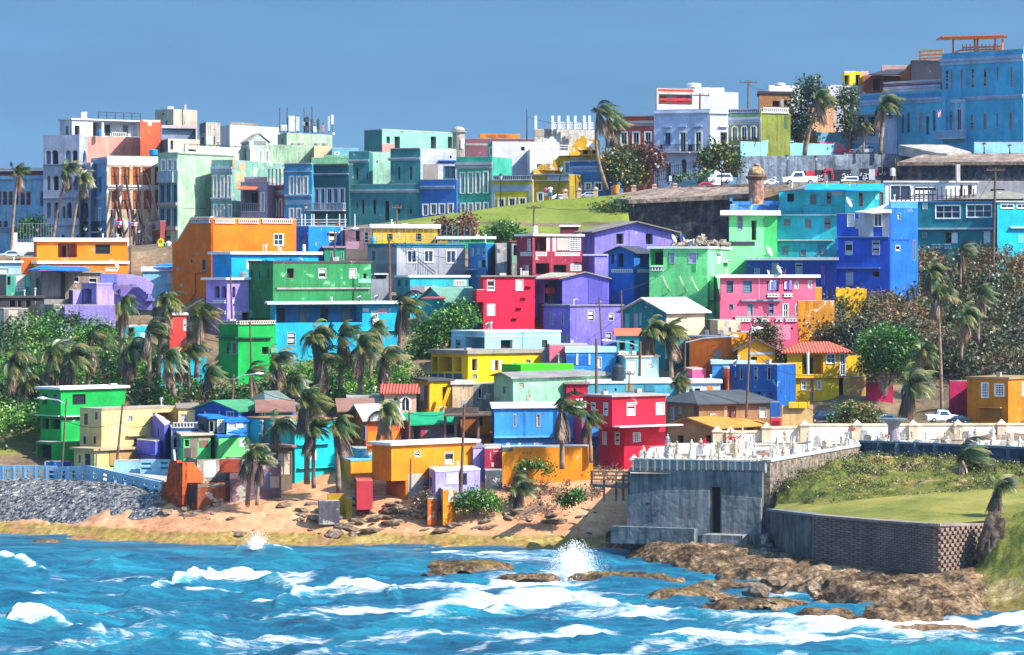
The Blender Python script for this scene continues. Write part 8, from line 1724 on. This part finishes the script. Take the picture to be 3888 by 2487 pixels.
for a in(('B1',5,225,335,393,'silver car beside the slim left palm','sedan','b4bcc4',1,.1),('B1',222,350,325,394,'dark blue car behind the orange house corner','suv','2a3448',1),('B1',1265,1400,400,386,'black car behind the pale pole','sedan','20242c',1),('B1',1415,1670,400,384,'black car with a shiny bonnet below the crossing sign','sedan','23272f',-1),('A4',240,395,1178,405.6,'white car behind the strolling couple','sedan','e6e8ea',-1,.3),('A4',520,690,1158,408.5,'silver car behind the promenade railing','sedan','aab2ba',1),('A4',1765,2000,1012,411.5,'white hatchback parked on the slope under the round tree','suv','eceef0',1,.15),('A4',1450,1665,1072,409.5,'dark teal car on the promenade','suv','2a5060',1),('A4',1650,1850,1072,409.6,'red car on the promenade right of the dark teal one','sedan','c8283c',-1),('A5',1375,1620,1003,431.5,'silver sedan in front of the barred gate','sedan','dfe3e8',1),('A5',1755,2130,1003,431.6,'pinkish red car on the hilltop car park','suv','d83a5a',-1,.2),('A6',280,410,1250,431.8,'white car behind the pinkish red one','suv','f0f0f0',1),('A6',385,640,1246,431.2,'silver grey sedan at the end of the hilltop car park','sedan','b4bac2',1),('A5',1385,1760,1325,414,'white pickup in front of the mural wall','pickup','f0f2f4',1),('A6',275,440,1535,414,'white van below the painted lettering','van','eff1f3',1),('A5',1180,1345,1322,415,'white car roof just right of the sentry box','sedan','f4f4f6',-1),('B7',1672,1985,1330,309,'dark navy car beside the beige wall','suv','1f3048',1,.1),('B8',600,850,1300,308.5,'silver car left of the big feathery palm','sedan','a4b4c4',-1),('B8',1105,1400,1290,308,'white pickup with blue tint right of the big feathery palm','pickup','dfe8f4',-1,.1),('B8',1310,1520,1300,307.3,'dark car beside the ochre orange house','sedan','28323e',1)):
 car(*a)
def person(c,x,yf,D,hgt,label,shirt,trousers,hair,pose=0,skin='a8705a',long_hair=False):
 b=at(c,x,yf,D);o=thing('person',b,label,'person');k=hgt/1.75
 J=[((0,0,.95),.15),((0,0,1.15),.14),((0,0,1.38),.16),((0,0,1.5),.06),((0,0,1.58),.085),((0,-.01,1.68),.095),((0,0,1.74),.05)];E=[(i,i+1)for i in range(6)]
 for s in(-1,1):
  n=len(J);J+=[((s*.1,0,.88),.1),((s*.12,-.02,.5),.065),((s*.12,.02,.1),.045),((s*.13,-.14,.04),.04)];E+=[(0,n),(n,n+1),(n+1,n+2),(n+2,n+3)]
  n=len(J);bend=pose and s>0
  el,wr=((s*.28,-.05,1.15),(s*.12,-.28,1.3))if bend else((s*.27,.02,1.12),(s*.28,-.08,.86));hd=(wr[0],wr[1]-.03,wr[2]-(.08 if not bend else-.06))
  J+=[((s*.19,0,1.4),.065),(el,.045),(wr,.03),(hd,.035)];E+=[(2,n),(n,n+1),(n+1,n+2),(n+2,n+3)]
  for q in range(5):
   m=len(J);J.append(((hd[0]+(q-2)*.016*(1 if q else 2.2),hd[1]-.02,hd[2]-(.075+.01*(2-abs(q-2))if not bend else-.07)*(1 if q else.5)),.009));E.append((n+3,m))
 me=bpy.data.meshes.new('body');me.from_pydata([Vector(p)*k for p,_ in J],E,[]);me.update()
 body=bpy.data.objects.new('body',me);COL.objects.link(body);body.parent=o;me.materials.append(plain('skin_'+skin,skin,.6,var=.05))
 sk=body.modifiers.new('skin','SKIN');body.modifiers.new('sub','SUBSURF').levels=1
 for i,(_,r)in enumerate(J):me.skin_vertices[0].data[i].radius=(r*k,r*k)
 me.skin_vertices[0].data[0].use_root=True
 for s in(-1,1):
  pass
 mb=MB();mb.lathe(b+Vector((0,0,.86*k)),[(.19*k,0),(.185*k,.25*k),(.215*k,.48*k),(.2*k,.56*k),(.08*k,.64*k)],14)
 for s in(-1,1):mb.tube([b+Vector((s*.17,0,1.42))*k,b+Vector((s*.265,-.01,1.2))*k],[.085*k,.075*k],8)
 mk('shirt',mb,plain('cloth_'+shirt,shirt,.85),o,smooth=True)
 mb=MB();mb.lathe(b+Vector((0,0,.78*k)),[(.16*k,0),(.2*k,.06*k),(.18*k,.16*k)],12)
 for s in(-1,1):mb.tube([b+Vector((s*.09,0,.86))*k,b+Vector((s*.12,-.02,.5))*k],[.115*k,.1*k],10)
 mk('shorts',mb,plain('cloth_'+trousers,trousers,.85),o,smooth=True)
 mb=MB();mb.lathe(b+Vector((0,.015,1.6))*k,[(.1*k,-.02*k),(.115*k,.08*k),(.09*k,.17*k),(.02*k,.2*k)],12)
 if long_hair:mb.tube([b+Vector((0,.08,1.7))*k,b+Vector((0,.1,1.45))*k],[.1*k,.06*k],8)
 mk('hair',mb,plain('hair_'+hair,hair,.8),o,smooth=True)
 for s in(-1,1):
  mb=MB();mb.obox(b+Vector((s*.035-.012,-.1,1.68))*k,(.024*k,0,0),(0,.02*k,0),(0,0,.012*k));mk('eye',mb,DARK(),o)
person('A4',188,1180,403.5,1.68,'woman in a pink top and white shorts strolling along the promenade','e0608c','e6e8ee','6a3a24',0,'b07860',True)
person('A4',230,1180,403.3,1.8,'man in a white shirt and blue shorts with one arm raised to his chest','f0f0f0','2f78c8','3a2c24',1,'b07860')
person('B1',1550,300,390,1.7,'person in light clothes with a cap, left of the group under the crossing sign','c8b8a8','8a7868','d9d0c8')
person('B1',1600,300,391,1.6,'person in a teal top in the middle of the group under the crossing sign','2f98a0','5a6070','2a2420')
person('B1',1642,300,390.5,1.8,'person in a white shirt at the right of the group under the crossing sign','f2f2f2','8a8a90','2a2420')
o=thing('crossing_sign',at('B1',1567,330,388),'yellow school crossing sign with two walking figures','road sign')
yl=plain('sign_yellow','f4d40c',.5,var=.03);bk_=plain('sign_black','15150f',.6)
mb=MB();mb.tube([at('B1',1567,330,388.1),at('B1',1567,140,388.1)],.05,6);mk('post',mb,GALV,o)
mb=MB();mb.prism([at('B1',x,y,388)for x,y in((1538,190),(1596,190),(1598,160),(1567,135),(1536,160))],(0,.04,0));mk('sign_plate',mb,yl,o)
mb=MB();mb.prism([at('B1',x,y,388)for x,y in((1542,218),(1592,218),(1592,194),(1542,194))],(0,.04,0));mk('sign_plate',mb,yl,o)
for x in(1557,1576):
 mb=MB();p=at('B1',x,165,387.97);s=.62
 for q in(((0,0,.12),(0,0,-.12),.055),((0,0,-.1),(-.1,0,-.34),.035),((0,0,-.1),(.1,0,-.34),.035),((0,0,.1),(.12,0,-.05),.03),((0,0,.17),(0,0,.25),.06)):mb.tube([p+Vector(q[0])*s,p+Vector(q[1])*s],q[2]*s,5)
 mk('walking_figure',mb,bk_,o)
FW,FR,FB=plain('flag_white','f2f2f2',.8,var=.05),plain('flag_red','d82038',.8,var=.05),plain('flag_blue','1f50a8',.8,var=.05)
def flag(c,x,y,w,hh,D,label,pole_to=None,slope=.1,vert=False):
 p0=at(c,x,y,D);s=CROPS[c][2]*D/FP;w*=s;hh*=s;o=thing('flag',p0-Vector((0,0,hh)),label,'flag')
 if pole_to:
  mb=MB();mb.tube([p0+Vector((-.04,0,.2)),at(c,*pole_to,D)],.035,5);mk('pole',mb,GALV,o)
 def q(u,v,e=0):
  if vert:u,v=v,u
  return p0+Vector((u*w,-e+.12*math.sin(u*6)*(0 if vert else 1),-v*hh-slope*u*w))
 for i in range(5):
  mb=MB();n=8
  for k in range(n):
   mb.quad(q(k/n,i/5),q((k+1)/n,i/5),q((k+1)/n,(i+1)/5),q(k/n,(i+1)/5))
  mk('stripe',mb,FR if i%2==0 else FW,o)
 mb=MB();mb.add([q(0,0,.03),q(.22,.25,.03),q(.44,.5,.03),q(.22,.75,.03),q(0,1,.03),q(0,.5,.03)],[(0,1,5),(1,2,5),(2,3,5),(3,4,5)]);mk('triangle',mb,FB,o)
 mb=MB();cs=q(.15,.5,.07);R_=hh*.17 if not vert else w*.17;mb.poly([cs+Vector((math.sin(k*.6283)*R_*(1 if k%2==0 else.4),0,math.cos(k*.6283)*R_*(1 if k%2==0 else.4)))for k in range(10)]);mk('star',mb,FW,o)
flag('A1',1115,1243,72,52,416,'left of two striped flags with a blue starred triangle by the ruin',(1105,1440))
flag('A1',1255,1253,78,52,416,'right of two striped flags with a blue starred triangle by the ruin',(1245,1440))
flag('A6',1212,808,36,78,425,'striped flag hung upright on the blue mansion wall',None,0,True)
o=thing('flag',at('B4',1502,450,352),'drooping blue white and red flag beside the rubble heap','flag')
mb=MB();mb.tube([at('B4',1502,460,352),at('B4',1500,350,352)],.04,5);mk('pole',mb,GALV,o)
for ps,m_ in((((1504,358),(1525,380),(1530,420),(1505,430)),FB),(((1525,380),(1545,410),(1535,425),(1530,420)),FW),(((1505,430),(1530,420),(1557,430),(1550,452),(1520,442)),FR)):
 mb=MB();mb.prism([at('B4',*p,351.9)for p in ps],(0,.04,0));mk('cloth',mb,m_,o)
o=thing('street_sign',at('A4',1400,1020,409),'white and blue street sign below the white mansion','road sign');mb=MB();mb.tube([at('A4',1400,1030,409),at('A4',1400,940,409)],.05,6);mk('post',mb,GALV,o)
mb=MB();mb.box(*at('A4',1386,995,408.9),*(at('A4',1413,943,408.9)+Vector((0,.04,0))));mk('sign_plate',mb,plain('sign_blue','b4c8e8'),o)
c0=at('C7',865,290,292);o=thing('memorial_column',c0,'tall grey column with a broad capital towering over the graves','column');top=at('C7',865,85,292);H_=top.z-c0 .z
mb=MB();mb.lathe(c0,[(.62,-.5),(.55,0),(.48,H_*.72)],16);mk('shaft',mb,plain('column_stone','8f8088',.8,var=.4),o)
mb=MB();mb.lathe(c0+Vector((0,0,H_*.72)),[(.5,0),(.75,H_*.16),(1.15,H_*.22),(1.2,H_*.28)],16);mk('capital',mb,plain('capital_stone','6c7880',.8,var=.4),o)
for i in range(9):
 mb=MB();x=925+13*i if i<6 else 1110+26*(i-6);p=at('B5',x,1335-(i*7)%22,336.6);mb.obox(p,(.28,.05,0),(0,.03,0),(0,0,.75+.1*(i%3)))
 tag(mk('laundry',mb,plain('laundry_%d'%(i%4),('8a7ac8','5a8ad8','e0d8e8','6a4a9a')[i%4])),'piece of washing hanging in the pink house window recess','laundry','washing in the pink house')
o=thing('timber_walkway',at('C5',900,1560,270),'weathered timber walkway with rails left of the sea wall','walkway')
mb=MB();mb.prism([at('C5',x,y,D)for x,y,D in((700,1432,268),(1150,1455,266.5),(1150,1418,269),(705,1400,271))],(0,0,-.2));mk('deck',mb,WOOD(),o)
for x in(712,850,985,1065,1130):
 mb=MB();a,b=at('C5',x,1620,267.6),at('C5',x,1292,267.6);b.x=a.x;mb.obox(a,(.16,0,0),(0,.16,0),b-a);mk('post',mb,WOOD(),o)
for y in(1298,1340,1385):
 mb=MB();a,b=at('C5',705,y,267.5),at('C5',1145,y+12,267);mb.obox(a,b-a,(0,.08,0),(0,0,.14));mk('rail',mb,WOOD(),o)
o=thing('beach_stair',at('C4',1700,1230,274),'fallen timber stair lying on the sand below the scrub','stair')
for dy in(0,42):
 mb=MB();a,b=at('C4',1665+dy,1215+dy*.5,274),at('C4',1910+dy,1080+dy*.5,277);mb.obox(a,b-a,(0,.2,0),(0,0,.22));mk('stringer',mb,WOOD(),o)
for i in range(7):
 mb=MB();a=at('C4',1685+34*i,1212-19*i,274.4+.4*i);mb.obox(a,(.9,0,-.1),(0,.4,0),(0,0,.08));mk('tread',mb,WOOD(),o)
RP=[rock_mesh('beach_rock',30+i,1,.8,.55,2,.4)for i in range(4)]
RM=stone_wall('beach_stone','5a4a3c','8a7460','b09a80',2.,.6,False);[m_.materials.append(RM)for m_ in RP]
rr=random.Random(9)
ZN=(('on the sand in front of the ruins',600,1180,1880,1985,60),('on the sand below the golden orange house',1180,1760,1905,1990,60),('at the edge of the algae shelf',700,2250,1990,2030,26),('near the wooden walkway',1800,2350,1930,1985,16),('on the brown reef below the block wall',2700,3880,2215,2330,34))
for zn,x0,x1,y0,y1,n in ZN:
 for i in range(n):
  x,y=rr.uniform(x0,x1),rr.uniform(y0,y1);s=rr.choice([.2,.3,.35,.5,.75])*rr.uniform(.8,1.3)
  D=beach_hit(x,y)if x<2400 else float(np.interp(y,[2180,2330],[233,219]));p=W(x,y,D)
  q=bpy.data.objects.new('beach_rock',RP[i%4]);COL.objects.link(q);q.location=p;q.scale=(s*1.3,s,s*(.7 if x<2400 else 1.1));q.rotation_euler=(0,rr.uniform(-.2,.2),rr.uniform(0,6))
  tag(q,'brown weathered rock lying '+zn,'rock','rocks '+zn)
RW_=stone_wall('pale_rubble','7c766c','a8a296','d0cabc',2.,.6,False);RQ=[]
for i in range(3):
 me=RP[i].copy();me.materials.clear();me.materials.append(RW_);RQ.append(me)
for i in range(46):
 t=rr.random();x,y=(100+235*t+rr.uniform(-30,30),850-250*t+rr.uniform(-22,30))if i<30 else(270+190*t+rr.uniform(-20,20),845-90*t+rr.uniform(-15,15))
 xx,yy=px('C7',x,y);D=float(np.interp(yy,[1820,1890,1960],[266,261.5,254]))-1.3;q=bpy.data.objects.new('rubble_stone',RQ[i%3]);COL.objects.link(q);q.location=W(xx,yy,D);s=rr.uniform(.12,.38);q.scale=(s*1.2,s,s);q.rotation_euler=(0,0,rr.uniform(0,6))
 tag(q,'pale rubble stone spilling down the left end of the grassy bank','stone','rubble stones on the bank')
for pts in((('C1',640,510,296.5),('C1',1170,520,294),('C1',1480,515,292)),(('B7',1000,480,304),('B7',1500,800,306),('B8',2100,760,306)),(('B6',1770,150,361),('B6',1230,870,352)),(('A3',1800,240,440),('A4',560,420,436)),(('A5',1000,205,431),('A5',1250,235,440)),(('B4',70,90,354),('B4',1000,60,372)),(('B4',705,985,327),('B4',925,905,328),('B4',1450,640,338)),(('C2',735,80,304),('C2',1450,330,296)),(('C3',655,820,294.5),('C3',1190,745,282)),(('B2',1722,200,355.5),('B3',460,290,342.5),('B3',1250,480,350))):
 mb=MB()
 for a,b in zip(pts[:-1],pts[1:]):
  A,B=at(*a),at(*b);mb.tube([A.lerp(B,i/8)-Vector((0,0,.5*math.sin(i/8*3.14)))for i in range(9)],.022,4,False)
 tag(mk('overhead_wire',mb,plain('wire_black','1a1a1e')),{'C1':'sagging wires between the leaning poles at the seafront','B7':'long wire from the white and brown pole to the right edge','B6':'guy wire slanting down from the tall brown pole','A3':'wire on the skyline right of the bare pole','A5':'wire from the crossarm pole to the brown hilltop house','B4':'wire strung from the %s'%('transformer pole toward the bastion' if pts[0][1]<100 else 'leaning dark pole to the light green house'),'C2':'wire from the street lamp behind the hip roof to the beach palms','C3':'wire between the timber posts above the golden orange house','B2':'long wire from the pale post past the grey house'}[pts[0][0]],'wire')
hz=MB();hz.box(-800,-12,-4,800,3100,70)
m,nt,out=nt_new('haze_air');pv=nt.nodes.new('ShaderNodeVolumePrincipled');pv.inputs['Color'].default_value=(.72,.84,1,1);pv.inputs['Density'].default_value=.00007;pv.inputs['Anisotropy'].default_value=.2
nt.links.new(pv.outputs[0],out.inputs['Volume'])
tag(mk('haze',hz,m),'thin sea haze over the bay and town',kind='stuff')  # faint volume added to lift the darkest shadows
